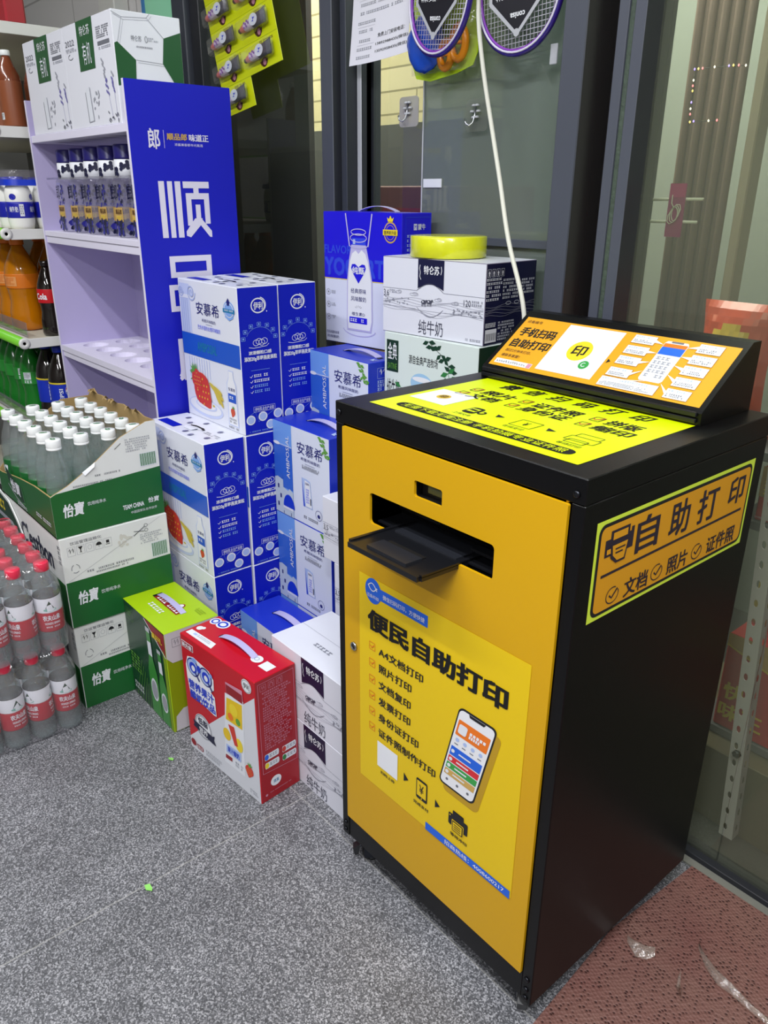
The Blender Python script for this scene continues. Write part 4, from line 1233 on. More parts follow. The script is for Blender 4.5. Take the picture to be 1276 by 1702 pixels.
# ---------------- blue island-print yoghurt boxes
BW, BD, BH = .246, .127, .2555
P('b_blue', '#1f35bc', rough=.38, spec=.3); P('b_front', '#d8deee', rough=.36); P('b_sky', '#6f9ee6', rough=.4); P('b_sea', '#2f62c8', rough=.4); P('b_wall', '#b9c6d4', rough=.5)
def make_island():
    t = thing('yogurt_box', '', 'box', (0, 0, 0), 0, 'island-print yoghurt boxes')
    b = MB()
    b.box((-BW / 2, -BD / 2, 0), (BW / 2, BD / 2, BH), 'b_blue', .0015, faces=dict(front='b_front'), edge='b_blue')
    F, Rr, Tp = faces(BW, BD, BH)
    s_ = .345
    b.rect(F, .004, .004, s_, .996, 'b_sky', 1)
    b.rect(F, .004, .24, s_, .70, 'b_sea', 2); b.rect(F, .004, .23, s_, .245, 'blue_soft', 3); b.ell(F, .07, .235, .06, .018, 'white', 4, 12)
    b.poly(F, [(.004, .62), (.06, .60), (.16, .62), (.16, .70), (.25, .72), (.28, .69), (s_, .72), (s_, .996), (.004, .996)], 'b_wall', 3)
    b.ell(F, .09, .60, .075, .055, 'b_sea', 4, 20, 0, PI, 2 * PI); b.ell(F, .26, .90, .105, .14, 'blue_mid', 4, 24, 0, PI, 2 * PI); b.rect(F, .155, .90, s_, .925, 'offwhite', 5)
    for u, v in ((.06, .68), (.10, .78), (.05, .88)): b.rect(F, u, v, u + .025, v + .045, 'navy_ink', 5)
    b.line(F, [(.16, .96), (.16, .99)], .002, 'navy_ink', 5); b.line(F, [(.30, .95), (.30, .99)], .002, 'navy_ink', 5)
    b.text(F, 'AMBPOSIAL', .243, .125, .302, .575, 'white', 5, 0, rot=90)
    b.text(F, '安慕希', .445, .135, .885, .262, 'navy_ink', 2, .006)
    b.text(F, '希腊风味酸奶', .505, .285, .838, .318, 'navy_ink', 2); b.line(F, [(.58, .345), (.75, .345)], .0007, 'navy_ink', 2)
    b.small(F, .525, .362, .82, .405, 2, 'midgrey', 2, 4, .8)
    leaves(b, F, [(.875, .03), (.885, .06), (.905, .10), (.915, .14), (.95, .17), (.965, .205)], .017, 'green_leaf', 2, 5)
    # printed slim carton
    b.poly(F, [(.515, .50), (.60, .50), (.66, .515), (.695, .80), (.53, .80)], 'blue_soft', 2); b.poly(F, [(.515, .49), (.56, .80), (.535, .80)], 'blue_mid', 3)
    b.poly(F, [(.565, .515), (.655, .53), (.685, .79), (.575, .79)], 'offwhite', 3); b.text(F, '安慕希', .575, .535, .645, .56, 'navy_ink', 4); b.small(F, .59, .60, .64, .76, 6, 'blue_tone', 4, 7); b.rect(F, .655, .69, .678, .76, 'midgrey', 4)
    b.ring(F, .80, .83, .055, .052, .0010, 'navy_ink', 3, 20); b.ell(F, .80, .84, .022, .02, 'navy_ink', 3); b.small(F, .53, .90, .78, .93, 1, 'midgrey', 3, 8, .9)
    # right
    b.frame(Rr, .22, .06, .48, .16, .0006, 'blue_soft', 2); b.text(Rr, '↑↑', .27, .07, .43, .13, 'white', 2); b.small(Rr, .22, .18, .75, .50, 9, 'blue_soft', 2, 3, .7)
    # top
    b.rect(Tp, .30, .45, .34, .58, 'black_matte', 2); b.rect(Tp, .86, .45, .90, .58, 'black_matte', 2)
    b.poly(Tp, [(.86, .62), (.90, .70), (.96, .66), (.92, .74), (.95, .80), (.88, .78)], 'blue_soft', 2)
    b.build('carton_body', t)
    strap(t, -.045, .085, .002, BH, .010, .020, 'lav')
    return t
pi_ = make_island()
for i, (x, y, z, lb) in enumerate([(-.535, .352, 2 * (BH + .0006), 'blue-topped island-print yoghurt box on top of its stack left of the kiosk'), (-.535, .352, BH + .0006, 'island-print yoghurt box below the topmost one, above the low blue box'),
                                    (-.535, .352, 0, 'island-print yoghurt box at the bottom of its stack, hidden behind the low blue box'), (-.529, .2155, 0, 'low island-print yoghurt box on the floor between the red box and the strawberry boxes'),
                                    (-.5455, .482, .6752, 'island-print yoghurt box at the back, under the blue flavoured yoghurt box with the bottle print')]):
    if i == 0:
        pi_.location = (x, y, z); pi_['label'] = lb
    else:
        q = dup(pi_, (x, y, z), None, lb)
        if i in (1, 2): press_flat(q)

# ---------------- white milk cases with a dark label
P('milk_paper', '#dcdeea', rough=.42); P('milk_edge', '#7a7488', rough=.5); P('line_grey', '#8a8c9a', rough=.5); P('line_dark', '#4a4c5c', rough=.5)
def make_case(w_, d_, h_, dark, fat='3.6', group=None, detail=True):
    t = thing('milk_case', '', 'carton', (0, 0, 0), 0, group)
    b = MB()
    b.box((-w_ / 2, -d_ / 2, 0), (w_ / 2, d_ / 2, h_), 'milk_paper', .0014, faces=dict(right='navy' if dark else 'milk_paper', left='milk_paper'), edge='milk_edge' if dark else 'milk_paper')
    F, Rr, Tp = faces(w_, d_, h_)
    a0, a1 = .366, .619
    n = 14
    arc = [(a1 - (a1 - a0) * i / n, .375 - .062 * math.sin(PI * i / n)) for i in range(n + 1)]
    b.poly(F, [(a0, .004), (a1, .004)] + arc, 'navy', 2)
    b.text(F, '特仑苏', .425, .080, .575, .190, 'white', 3, .02)
    b.line(F, [(.388, .075), (.382, .12), (.390, .17), (.385, .22), (.398, .26)], .0016, 'white', 3); b.line(F, [(.592, .08), (.598, .13), (.590, .18)], .0016, 'white', 3)
    pts = [(.36 + .26 * i / 20, .400 - .095 * math.sin(PI * i / 20)) for i in range(21)]
    b.line(F, pts, .0010, 'line_dark', 3)
    b.line(F, [(.004, .405), (.36, .405)], .0007, 'line_grey', 2); b.line(F, [(.62, .405), (.996, .405)], .0007, 'line_grey', 2)
    b.line(F, [(.004, .640), (.35, .642)], .0007, 'line_grey', 2); b.line(F, [(.63, .650), (.996, .655)], .0007, 'line_grey', 2)
    rd = random.Random(5)
    for k in range(7):      # engraved pasture: hills, road, cow, clouds
        v = .52 + .024 * k
        b.line(F, [(.01 + i * .049, v + .018 * math.sin(i * .7 + k) + .035 * math.exp(-((i - 10) / 3.5) ** 2) * (k > 3) * 1.6) for i in range(21)], .0005, 'line_grey', 2)
    b.line(F, [(.36 + .26 * i / 20, .62 + .11 * math.sin(PI * i / 20)) for i in range(21)], .0012, 'line_grey', 2)
    b.line(F, [(.40 + .2 * i / 12, .66 + .06 * math.sin(PI * i / 12)) for i in range(13)], .0008, 'line_grey', 2)
    for u, v, r in ((.17, .45, .03), (.33, .46, .045), (.57, .50, .035), (.73, .52, .035)):
        b.ring(F, u, v, r, .018, .0006, 'line_grey', 2, 14); b.ring(F, u + .012, v - .012, r * .6, .016, .0006, 'line_grey', 2, 12)
    for u, v in ((.43, .545), (.485, .535)):   # two cows
        b.ell(F, u, v, .026, .026, 'line_dark', 3, 12); b.ell(F, u + .028, v - .018, .010, .016, 'line_dark', 3, 8)
        for du in (-.018, -.008, .008, .018): b.line(F, [(u + du, v + .015), (u + du, v + .055)], .0012, 'line_dark', 3)
        b.ell(F, u - .006, v - .004, .008, .010, 'milk_paper', 4, 8)
    for k in range(26): b.ell(F, .72 + .26 * rd.random(), .58 + .07 * rd.random(), .008, .009, 'line_grey', 3, 7)
    for k in range(18): b.ell(F, .03 + .25 * rd.random(), .52 + .08 * rd.random(), .006, .010, 'line_grey', 3, 7)
    b.text(F, fat, .014, .430, .068, .515, 'line_dark', 3); b.small(F, .075, .425, .15, .475, 2, 'line_grey', 3, 2)
    b.text(F, '120', .812, .455, .876, .535, 'line_dark', 3); b.small(F, .885, .455, .985, .53, 2, 'line_grey', 3, 3)
    b.text(F, '纯牛奶', .381, .775, .624, .965, 'line_dark', 2)
    b.small(F, .84, .93, .98, .965, 1, 'line_grey', 2, 4, .8)
    if dark:
        for k in range(4):
            u = .05 + k * .085
            b.frame(Rr, u - .03, .07, u + .03, .16, .0006, 'offwhite', 2); b.poly(Rr, [(u - .018, .12), (u, .085), (u + .018, .12), (u + .008, .12), (u + .008, .15), (u - .008, .15), (u - .008, .12)], 'white', 2)
        for (u0, v0, u1, v1, r_, sd) in ((.01, .18, .31, .47, 6, 1), (.325, .20, .68, .46, 6, 2), (.70, .22, .97, .42, 5, 3), (.27, .72, .60, 1.0 - .03, 7, 4)): b.small(Rr, u0, v0, u1, v1, r_, 'offwhite', 2, sd, .55)
        for k in range(5): b.line(Rr, [(.0 + i * .1, .52 + .03 * k + .018 * math.sin(i * 1.1 + k)) for i in range(11)], .0007, 'line_grey', 2)
        for u in (.45, .62): b.ring(Rr, u, .50, .05, .02, .0008, 'offwhite', 2, 12)
        b.small(Rr, .02, .72, .24, .78, 2, 'white', 3, 6, .8); b.rect(Rr, .02, .80, .24, .965, 'white', 3)
        for k in range(16): b.rect(Rr, .035 + k * .0125, .85, .035 + k * .0125 + .003 + .005 * ((k * 7) % 3 == 0), .94, 'ink', 4)
    b.line(Tp, [(.004, .5), (.996, .5)], .0006, 'line_grey', 2)
    b.small(Tp, .30, .66, .52, .74, 1, 'line_grey', 2, 6, .8)
    b.line(Tp, [(.50, .36), (.56, .36), (.56, .42), (.50, .42)], .0012, 'line_dark', 2); b.line(Tp, [(.66, .36), (.72, .36)], .0012, 'line_dark', 2)
    b.build('carton_body', t)
    hd = MB().tube([(-.012 + .05 * t_, .022, .001 + .005 * math.sin(PI * t_)) for t_ in [i / 8 for i in range(9)]], 0, 'offwhite', flat=(.018, .001, (0, 0, 1)))
    hd.build('carry_handle', t).location = (0, 0, h_)
    return t
EW, ED, EH = .3295, .175, .1795
e = make_case(EW, ED, EH, False, '3.6', 'white milk cases by the kiosk')
e.location = (-.335 + EW / 2, .054 + ED / 2, EH + .0005); e['label'] = 'white milk case with blank white top, upper of two beside the kiosk front'
q = dup(e, (-.335 + EW / 2, .054 + ED / 2, 0), None, 'white milk case on the floor beside the kiosk front, lower of two')
press_flat(q)
CW, CD, CH = .325, .16, .1605
g_ = make_case(CW, CD, CH, False, '3.5', 'white milk cases behind the pair')
for i, (x0, lb) in enumerate([(-.343, 'white milk case third from the floor in the stack behind the front pair'), (-.385, 'white milk case topmost of the stack in front of the island-print boxes')]):
    loc = (x0 + CW / 2, .245 + CD / 2, (2 + i) * (CH + .0006))
    if i == 0: g_.location = loc; g_['label'] = lb
    else: dup(g_, loc, None, lb)
for i, lb in enumerate(['white milk case at the floor of the stack behind the front pair', 'white milk case second from the floor behind the front pair']):
    press_flat(dup(g_, (-.343 + CW / 2, .245 + CD / 2, i * (CH + .0006)), None, lb))
press_flat(g_)
rz = .09
DW, DD, DH = .303, .182, .171
dk = make_case(DW, DD, DH, True, '3.6', None)
def at_fr(x, y, z, w_, d_, a):      # centre of a turned box from its front right bottom corner
    return (x - w_ / 2 * math.cos(a) - d_ / 2 * math.sin(a), y - w_ / 2 * math.sin(a) + d_ / 2 * math.cos(a), z)
dk.location = at_fr(-.124, .493, 1.005, DW, DD, rz); dk.rotation_euler = (0, 0, rz)
press_flat(dk)
dk['label'] = 'white milk case with dark navy side, under the yellow roll of tape'
# roll of yellow tape
tp = thing('tape_roll', 'thick roll of yellow packing tape lying on the white milk case', 'tape roll', (-.307, .560, 1.1775))
MB().lathe([(.040, 0), (.0855, 0), (.0872, .002), (.0872, .043), (.0855, .045), (.040, .045)], 'tape_yellow', 44).build('tape', tp)
MB().lathe([(.0365, .0003), (.040, .0003), (.040, .0447), (.0365, .0447), (.0365, .0003)], 'kraft', 36).build('core', tp)
# ---------------- pale green milk case
P('satin_paper', '#d6e2de', rough=.42); P('satin_green', '#12301f', rough=.4); P('sky_print', '#9cc4e4', rough=.5)
sw, sd_, sh = .296, .175, .2035
st_ = thing('milk_case', 'pale green organic milk case with leaf print, below the white case with the tape', 'carton', at_fr(-.121, .478, .801, sw, sd_, .047), .047)
b = MB(); b.box((-sw / 2, -sd_ / 2, 0), (sw / 2, sd_ / 2, sh), 'satin_paper', .0014, faces=dict(right='satin_green', left='satin_green'), edge='satin_paper')
F, Rr, Tp = faces(sw, sd_, sh)
b.rect(F, .030, .085, .165, .455, 'satin_green', 2); b.text(F, '金典', .045, .115, .150, .315, 'white', 3, .012); b.text(F, 'SATINE', .045, .355, .150, .425, 'green_leaf', 3)
b.text(F, '纯牛奶', .035, .545, .185, .80, 'ink', 2); b.text(F, '源自金典严选牧场', .285, .215, .600, .315, 'ink', 2)
b.ell(F, .43, .53, .12, .12, 'sky_print', 2); b.ell(F, .43, .48, .10, .03, 'white', 3)
leaves(b, F, [(.50, .03), (.54, .08), (.58, .11), (.63, .15), (.67, .20), (.71, .26), (.73, .32)], .022, 'green_dark', 2, 3)
leaves(b, F, [(.71, .34), (.73, .42), (.73, .50), (.75, .58)], .026, 'green_print', 2, 4)
leaves(b, F, [(.20, .62), (.24, .70), (.27, .64), (.31, .72)], .024, 'green_print', 3, 6)
for u, v in ((.37, .69), (.62, .72)): b.ell(F, u, v, .045, .05, 'ink', 4, 14); b.ell(F, u + .02, v - .01, .02, .02, 'white', 5, 10)
b.poly(F, [(.24, .80), (.50, .74), (.95, .84), (.95, .97), (.24, .97)], 'green_leaf', 2)
b.build('carton_body', st_)
MB().box((-.05, .02, sh + .0004), (.05, .034, sh + .0009), 'satin_green').build('handle_slot', st_)
# ---------------- blue flavoured yoghurt box with a bottle print
yw, yd, yh = .276, .112, .335
P('yog_white', '#d8dcf0', rough=.38); P('yog_letter', '#2c46d8', rough=.4)
yb = thing('yogurt_box', 'royal blue and white yoghurt box with a milk bottle print, standing at the back', 'box', at_fr(-.473, .565, .9315, yw, yd, .12), .12)
b = MB(); b.box((-yw / 2, -yd / 2, 0), (yw / 2, yd / 2, yh), 'blue_yog', .0014, faces=dict(front='yog_white'), edge='blue_yog')
F, Rr, Tp = faces(yw, yd, yh)
b.rect(F, .003, .003, .997, .495, 'blue_yog', 1); b.rect(F, .003, .495, .997, .500, 'yellow', 2)
b.text(F, 'FLAVORED', .006, .245, .50, .308, 'yog_letter', 2, .02); b.text(F, 'YOGURT', .006, .335, .80, .475, 'yog_letter', 2, .04)
b.line(F, [(.303, .010), (.352, .245)], .004, 'lav', 4); b.line(F, [(.642, .010), (.592, .245)], .004, 'lav', 4)
b.poly(F, [(.375, .235), (.565, .235), (.60, .34), (.645, .50), (.65, .80), (.63, .885), (.31, .885), (.305, .80), (.315, .50), (.345, .34)], 'lav', 3)
b.poly(F, [(.385, .30), (.43, .275), (.47, .30), (.51, .27), (.56, .30), (.592, .36), (.633, .51), (.638, .80), (.615, .872), (.325, .872), (.318, .80), (.328, .51), (.355, .36)], 'white', 4)
b.ring(F, .47, .185, .105, .030, .0022, 'lav', 5, 24); b.ring(F, .47, .142, .095, .022, .0022, 'lav', 5, 24); b.rect(F, .385, .185, .565, .235, 'blue_tone', 4); b.rect(F, .40, .195, .43, .23, 'blue_soft', 5); b.ring(F, .47, .235, .12, .025, .0022, 'lav', 5, 24, 0, PI)
hp_ = [(.468, .520), (.395, .445), (.372, .405), (.385, .378), (.425, .375), (.468, .398), (.515, .375), (.552, .378), (.565, .405), (.54, .445)]
b.poly(F, hp_, 'blue_yog', 5); b.text(F, '纯甄', .388, .395, .550, .450, 'white', 6, .02)
b.text(F, '经典原味', .366, .558, .568, .595, 'navy_ink', 5, .008); b.text(F, '风味酸奶', .366, .618, .568, .655, 'navy_ink', 5, .008)
for k in range(5): a = PI * (.2 + .15 * k); b.line(F, [(.465 + .03 * math.cos(a), .715 - .015 * math.sin(a)), (.465 + .055 * math.cos(a), .715 - .030 * math.sin(a))], .0009, 'midgrey', 5)
b.text(F, '维生素D', .378, .738, .552, .766, 'navy_ink', 5, .008); b.rect(F, .345, .778, .580, .825, 'blue_yog', 5); b.small(F, .36, .79, .57, .815, 1, 'white', 6, 5, .9)
b.ring(F, .47, .87, .215, .055, .0025, 'lav', 2, 24, .1, PI - .1)
b.ell(F, .868, .135, .080, .075, 'gold', 3); b.ell(F, .868, .135, .070, .064, 'blue_yog', 4); b.ring(F, .868, .135, .05, .05, .001, 'gold', 5, 20); b.rect(F, .780, .115, .956, .155, 'yellow', 6); b.text(F, '营养新升级', .795, .122, .942, .150, 'navy', 7)
b.poly(F, [(.84, .06), (.828, .030), (.85, .042), (.868, .018), (.886, .042), (.908, .030), (.896, .06)], 'yellow', 5)
for v in (.605, .702, .80): b.ring(F, .054, v, .026, .022, .0008, 'midgrey', 3, 16); b.ell(F, .054, v, .008, .008, 'midgrey', 3, 8); b.small(F, .095, v - .014, .15, v + .014, 2, 'grey', 3, int(v * 100), .7)
b.text(F, '巴氏杀菌热处理', .023, .910, .192, .934, 'navy_ink', 3); b.text(F, '风味酸奶', .023, .945, .192, .968, 'navy_ink', 3)
b.frame(Rr, .12, .03, .95, .97, .0012, 'blue_tone', 2); b.text(Rr, '蒙牛', .52, .075, .78, .118, 'white', 3, .02); b.poly(Rr, [(.38, .075), (.49, .075), (.49, .118), (.38, .118)], 'white', 3); b.text(Rr, 'M', .40, .082, .47, .112, 'blue_yog', 4)
b.small(Rr, .16, .15, .88, .60, 14, 'blue_soft', 3, 8, .5)
b.build('carton_body', yb)
strap(yb, -.055, .075, .0, yh, .013, .016, 'lav')

# ---------------- red drink box
rw, rd_, rh = .296, .113, .333
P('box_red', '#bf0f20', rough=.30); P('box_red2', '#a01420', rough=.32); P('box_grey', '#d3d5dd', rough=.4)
ra = .085
rbx = thing('drink_box', 'red fruit yoghurt drink box with white handle on the floor', 'box', at_fr(-.227, -.061, 0, rw, rd_, ra), ra)
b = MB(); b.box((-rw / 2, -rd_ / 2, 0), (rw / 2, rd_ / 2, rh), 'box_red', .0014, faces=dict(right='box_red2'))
F, Rr, Tp = faces(rw, rd_, rh)
b.poly(F, [(.004, .902), (.581, .440), (.995, .118), (.996, .996), (.004, .996)], 'box_grey', 2)
b.poly(F, [(.018, .045), (.185, .045), (.185, .100), (.018, .100)], 'white', 2); b.poly(F, [(.024, .050), (.179, .050), (.179, .095), (.024, .095)], 'red_dark', 3); b.text(F, '新升级', .032, .055, .171, .090, 'white', 4, .03)
b.poly(F, [(.055, .24), (.09, .16), (.18, .135), (.30, .15), (.40, .165), (.455, .21), (.45, .30), (.40, .335), (.452, .36), (.455, .52), (.42, .525), (.08, .475), (.058, .34)], 'white', 3)
for cx_, cy_ in ((.165, .225), (.345, .235)):
    b.ell(F, cx_, cy_, .088, .075, 'navy_ink', 4); b.ell(F, cx_, cy_, .076, .064, 'blue_soft', 5); b.ell(F, cx_ + .005, cy_, .052, .044, 'blue_mid', 6); b.ell(F, cx_ + .01, cy_ + .004, .026, .024, 'white', 7)
    b.line(F, [(cx_ + .03, cy_ + .03), (cx_ + .085, cy_ + .085)], .006, 'navy_ink', 6)
b.ell(F, .255, .205, .03, .03, 'blue_mid', 6); b.ell(F, .195, .155, .035, .018, 'blue_pale', 6); b.ell(F, .425, .19, .02, .018, 'blue_pale', 6)
b.text(F, '营养果汁', .078, .345, .442, .425, 'blue_mid', 5, .03); b.text(F, '酸奶饮品', .085, .435, .446, .510, 'blue_mid', 5, .03)
b.ell(F, .235, .715, .125, .105, 'white', 3); b.ring(F, .235, .715, .118, .098, .0016, 'navy', 4, 30); b.ring(F, .235, .715, .105, .086, .0008, 'navy', 4, 30)
b.text(F, '低脂', .165, .645, .305, .705, 'navy', 5, .02); b.poly(F, [(.085, .705), (.36, .735), (.40, .72), (.385, .76), (.41, .80), (.36, .80), (.085, .765), (.10, .735)], 'navy', 5); b.text(F, '营养', .175, .728, .30, .775, 'white', 6, .02)
b.ell(F, .055, .935, .038, .030, 'red_dark', 4); b.poly(F, rrect(.10, .925, .20, .965, .015), 'red_dark', 4); b.small(F, .11, .933, .19, .958, 1, 'white', 5, 3, .9)
# printed pouch with fruit
b.poly(F, [(.622, .150), (.842, .128), (.845, .215), (.625, .245)], 'pink', 3); b.rect(F, .628, .165, .838, .235, 'red_dark', 4)
b.poly(F, [(.605, .245), (.848, .215), (.80, .865), (.525, .870)], 'offwhite', 3)
b.poly(F, [(.625, .275), (.828, .250), (.81, .46), (.59, .47)], 'yellow_poster', 4); b.ell(F, .71, .345, .055, .05, 'yellow', 5); b.ell(F, .66, .42, .035, .03, 'orange', 5); b.ell(F, .76, .42, .03, .028, 'green_leaf', 5)
b.ell(F, .59, .60, .05, .05, 'yellow_poster', 5); b.ell(F, .75, .62, .05, .055, 'yellow', 5); b.poly(F, [(.62, .50), (.70, .49), (.735, .64), (.69, .65)], 'straw_red', 5)
b.poly(F, [(.57, .69), (.77, .68), (.76, .76), (.56, .765)], 'blue_soft', 5); b.text(F, '果汁酸奶', .585, .700, .745, .75, 'blue_mid', 6, .02); b.poly(F, [(.55, .79), (.64, .785), (.635, .82), (.545, .825)], 'red_dark', 5); b.small(F, .68, .79, .78, .84, 2, 'grey', 5, 8)
b.ell(F, .903, .065, .062, .052, 'white', 3); b.ring(F, .903, .065, .055, .045, .001, 'midgrey', 4, 24); b.text(F, '伊利', .866, .043, .940, .088, 'ink', 4, .01)
berry(b, F, .865, .785, .016, 4, .2); b.small(F, .24, .915, .50, .975, 2, 'grey', 3, 9, .7); b.small(F, .86, .93, .96, .97, 2, 'grey', 3, 2)
b.line(Rr, [(.068, .030), (.94, .030)], .001, 'pink', 2); b.line(Rr, [(.94, .030), (.947, .78)], .001, 'pink', 2); b.line(Rr, [(.947, .78), (.074, .755)], .001, 'pink', 2); b.line(Rr, [(.074, .755), (.068, .03)], .001, 'pink', 2)
for k in range(3): b.frame(Rr, .12 + k * .2, .045, .26 + k * .2, .09, .0007, 'pink', 2); b.text(Rr, '↑↑' if k == 0 else '∩', .15 + k * .2, .052, .23 + k * .2, .083, 'pink', 2)
b.small(Rr, .16, .105, .86, .58, 24, 'pink', 2, 12, .5)
for u0, v0, m_ in ((.13, .605, 'phone_blue'), (.57, .615, 'straw_red'), (.13, .675, 'yellow'), (.57, .685, 'green_print')):
    b.poly(Rr, rrect(u0, v0, u0 + .36, v0 + .05, .025), 'offwhite', 2); b.ell(Rr, u0 + .05, v0 + .025, .05, .022, m_, 3); b.small(Rr, u0 + .12, v0 + .012, u0 + .33, v0 + .04, 1, 'grey', 3, int(u0 * 9), .8)
b.ell(Rr, .38, .86, .135, .042, 'white', 2); b.text(Rr, '清真', .31, .845, .45, .875, 'teal', 3, .01); b.small(Rr, .22, .935, .80, .945, 1, 'pink', 2, 3); b.ell(Rr, .13, .945, .03, .010, 'pink', 2)
# top: u from left, v from back
b.poly(Tp, [(.03, .90), (.03, .745), (.36, .72), (.39, .90)], 'white', 2); b.rect(Tp, .10, .78, .14, .84, 'blue_soft', 3); b.small(Tp, .15, .77, .33, .85, 2, 'grey', 3, 4)
b.ell(Tp, .06, .60, .03, .075, 'white', 2); b.ell(Tp, .085, .55, .02, .05, 'white', 2)
b.ell(Tp, .06, .20, .05, .13, 'white', 2); b.ell(Tp, .15, .17, .065, .15, 'white', 2); b.ring(Tp, .06, .20, .03, .08, .004, 'blue_mid', 3, 20); b.ring(Tp, .15, .17, .04, .09, .005, 'blue_mid', 3, 20)
b.ell(Tp, .76, .46, .055, .12, 'white', 2); b.ring(Tp, .76, .46, .02, .05, .001, 'teal', 3, 14); b.rect(Tp, .84, .36, .95, .60, 'white', 2)
b.rect(Tp, .275, .40, .300, .52, 'black_matte', 2)
b.build('carton_body', rbx)
strap(rbx, -.062, .070, .005, rh, .013, .017, 'lav')
# ---------------- lime and green beer carton
bw_, bd_, bh = .245, .152, .297
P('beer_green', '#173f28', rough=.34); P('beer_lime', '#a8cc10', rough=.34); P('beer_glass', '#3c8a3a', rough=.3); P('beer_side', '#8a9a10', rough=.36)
bb = thing('beer_carton', 'lime green topped beer carton with bottle print on the floor beside the water cases', 'carton', at_fr(-.595, -.096, 0, bw_, bd_, 0), 0)
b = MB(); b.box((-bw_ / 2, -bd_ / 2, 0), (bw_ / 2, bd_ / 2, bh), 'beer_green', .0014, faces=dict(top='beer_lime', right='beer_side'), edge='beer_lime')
F, Rr, Tp = faces(bw_, bd_, bh)
b.poly(F, [(.53, .012), (.996, .012), (.996, .235)], 'red_dark', 2); b.line(F, [(.53, .012), (.996, .24)], .003, 'white', 3); b.text(F, '赢好礼', .70, .075, .94, .135, 'yellow', 4, .02)
b.poly(F, [(.93, .18), (.996, .235), (.996, .996), (.93, .996)], 'lime_dark', 2)
def bottle_print(u, v0, v1, wd):
    h_ = v1 - v0
    b.poly(F, [(u - wd * .22, v0), (u + wd * .22, v0), (u + wd * .26, v0 + .33 * h_), (u + wd * .62, v0 + .50 * h_), (u + wd * .68, v1), (u - wd * .5, v1), (u - wd * .45, v0 + .50 * h_), (u - wd * .2, v0 + .33 * h_)], 'beer_glass', 4)
    b.poly(F, [(u - wd * .24, v0), (u + wd * .24, v0), (u + wd * .24, v0 + .05 * h_), (u - wd * .24, v0 + .05 * h_)], 'silver', 5)
    b.poly(F, [(u - wd * .2, v0 + .16 * h_), (u + wd * .25, v0 + .15 * h_), (u + wd * .28, v0 + .31 * h_), (u - wd * .18, v0 + .31 * h_)], 'offwhite', 5)
    b.ell(F, u + wd * .10, v0 + .70 * h_, wd * .42, .13 * h_, 'offwhite', 5); b.ell(F, u + wd * .10, v0 + .70 * h_, wd * .34, .105 * h_, 'grey', 6)
    b.line(F, [(u + wd * .45, v0 + .52 * h_), (u + wd * .52, v1 - .03 * h_)], .002, 'green_leaf', 5)
bottle_print(.60, .08, .985, .20); bottle_print(.83, .22, .985, .17)
for k in range(7): b.line(F, [(.10 + .07 * k, .985), (.34 + .03 * k, .52 + .05 * k)], .0016, 'green_leaf', 3)
b.small(F, .05, .52, .30, .72, 3, 'green_leaf', 3, 5, .7); b.small(F, .06, .84, .34, .93, 2, 'offwhite', 3, 6, .6); b.frame(F, .05, .06, .22, .17, .0008, 'green_leaf', 3); b.small(F, .08, .08, .19, .15, 2, 'green_leaf', 3, 7)
b.poly(Rr, [(.0, .004), (.99, .004), (.99, .30), (.10, .30), (.0, .24)], 'grey_flap', 2); P('grey_flap', '#c9c6cc', rough=.5)
for k in range(3): b.frame(Rr, .12 + k * .22, .07, .27 + k * .22, .15, .0009, 'midgrey', 3); b.text(Rr, '↑↑' if k == 0 else '∪', .15 + k * .22, .08, .24 + k * .22, .14, 'midgrey', 3)
b.poly(Rr, [(.04, .99), (.06, .84), (.20, .78), (.99, .78), (.99, .99)], 'grey_flap', 2)
b.rect(Tp, .20, .42, .72, .56, 'red_dark', 2); b.poly(Tp, [(.17, .55), (.20, .42), (.20, .56)], 'red_dark', 2); b.small(Tp, .24, .445, .70, .54, 1, 'white', 3, 3, .95)
b.ell(Tp, .58, .36, .045, .09, 'red_dark', 2); b.ell(Tp, .58, .36, .034, .065, 'white', 3)
b.small(Tp, .30, .66, .62, .76, 1, 'white', 3, 9, .95); b.rect(Tp, .16, .38, .20, .56, 'black_matte', 3); b.small(Tp, .74, .14, .90, .26, 3, 'lime_dark', 2, 4)
b.build('carton_body', bb)
strap(bb, -.078, .060, .010, bh, .007, .016, 'lav')
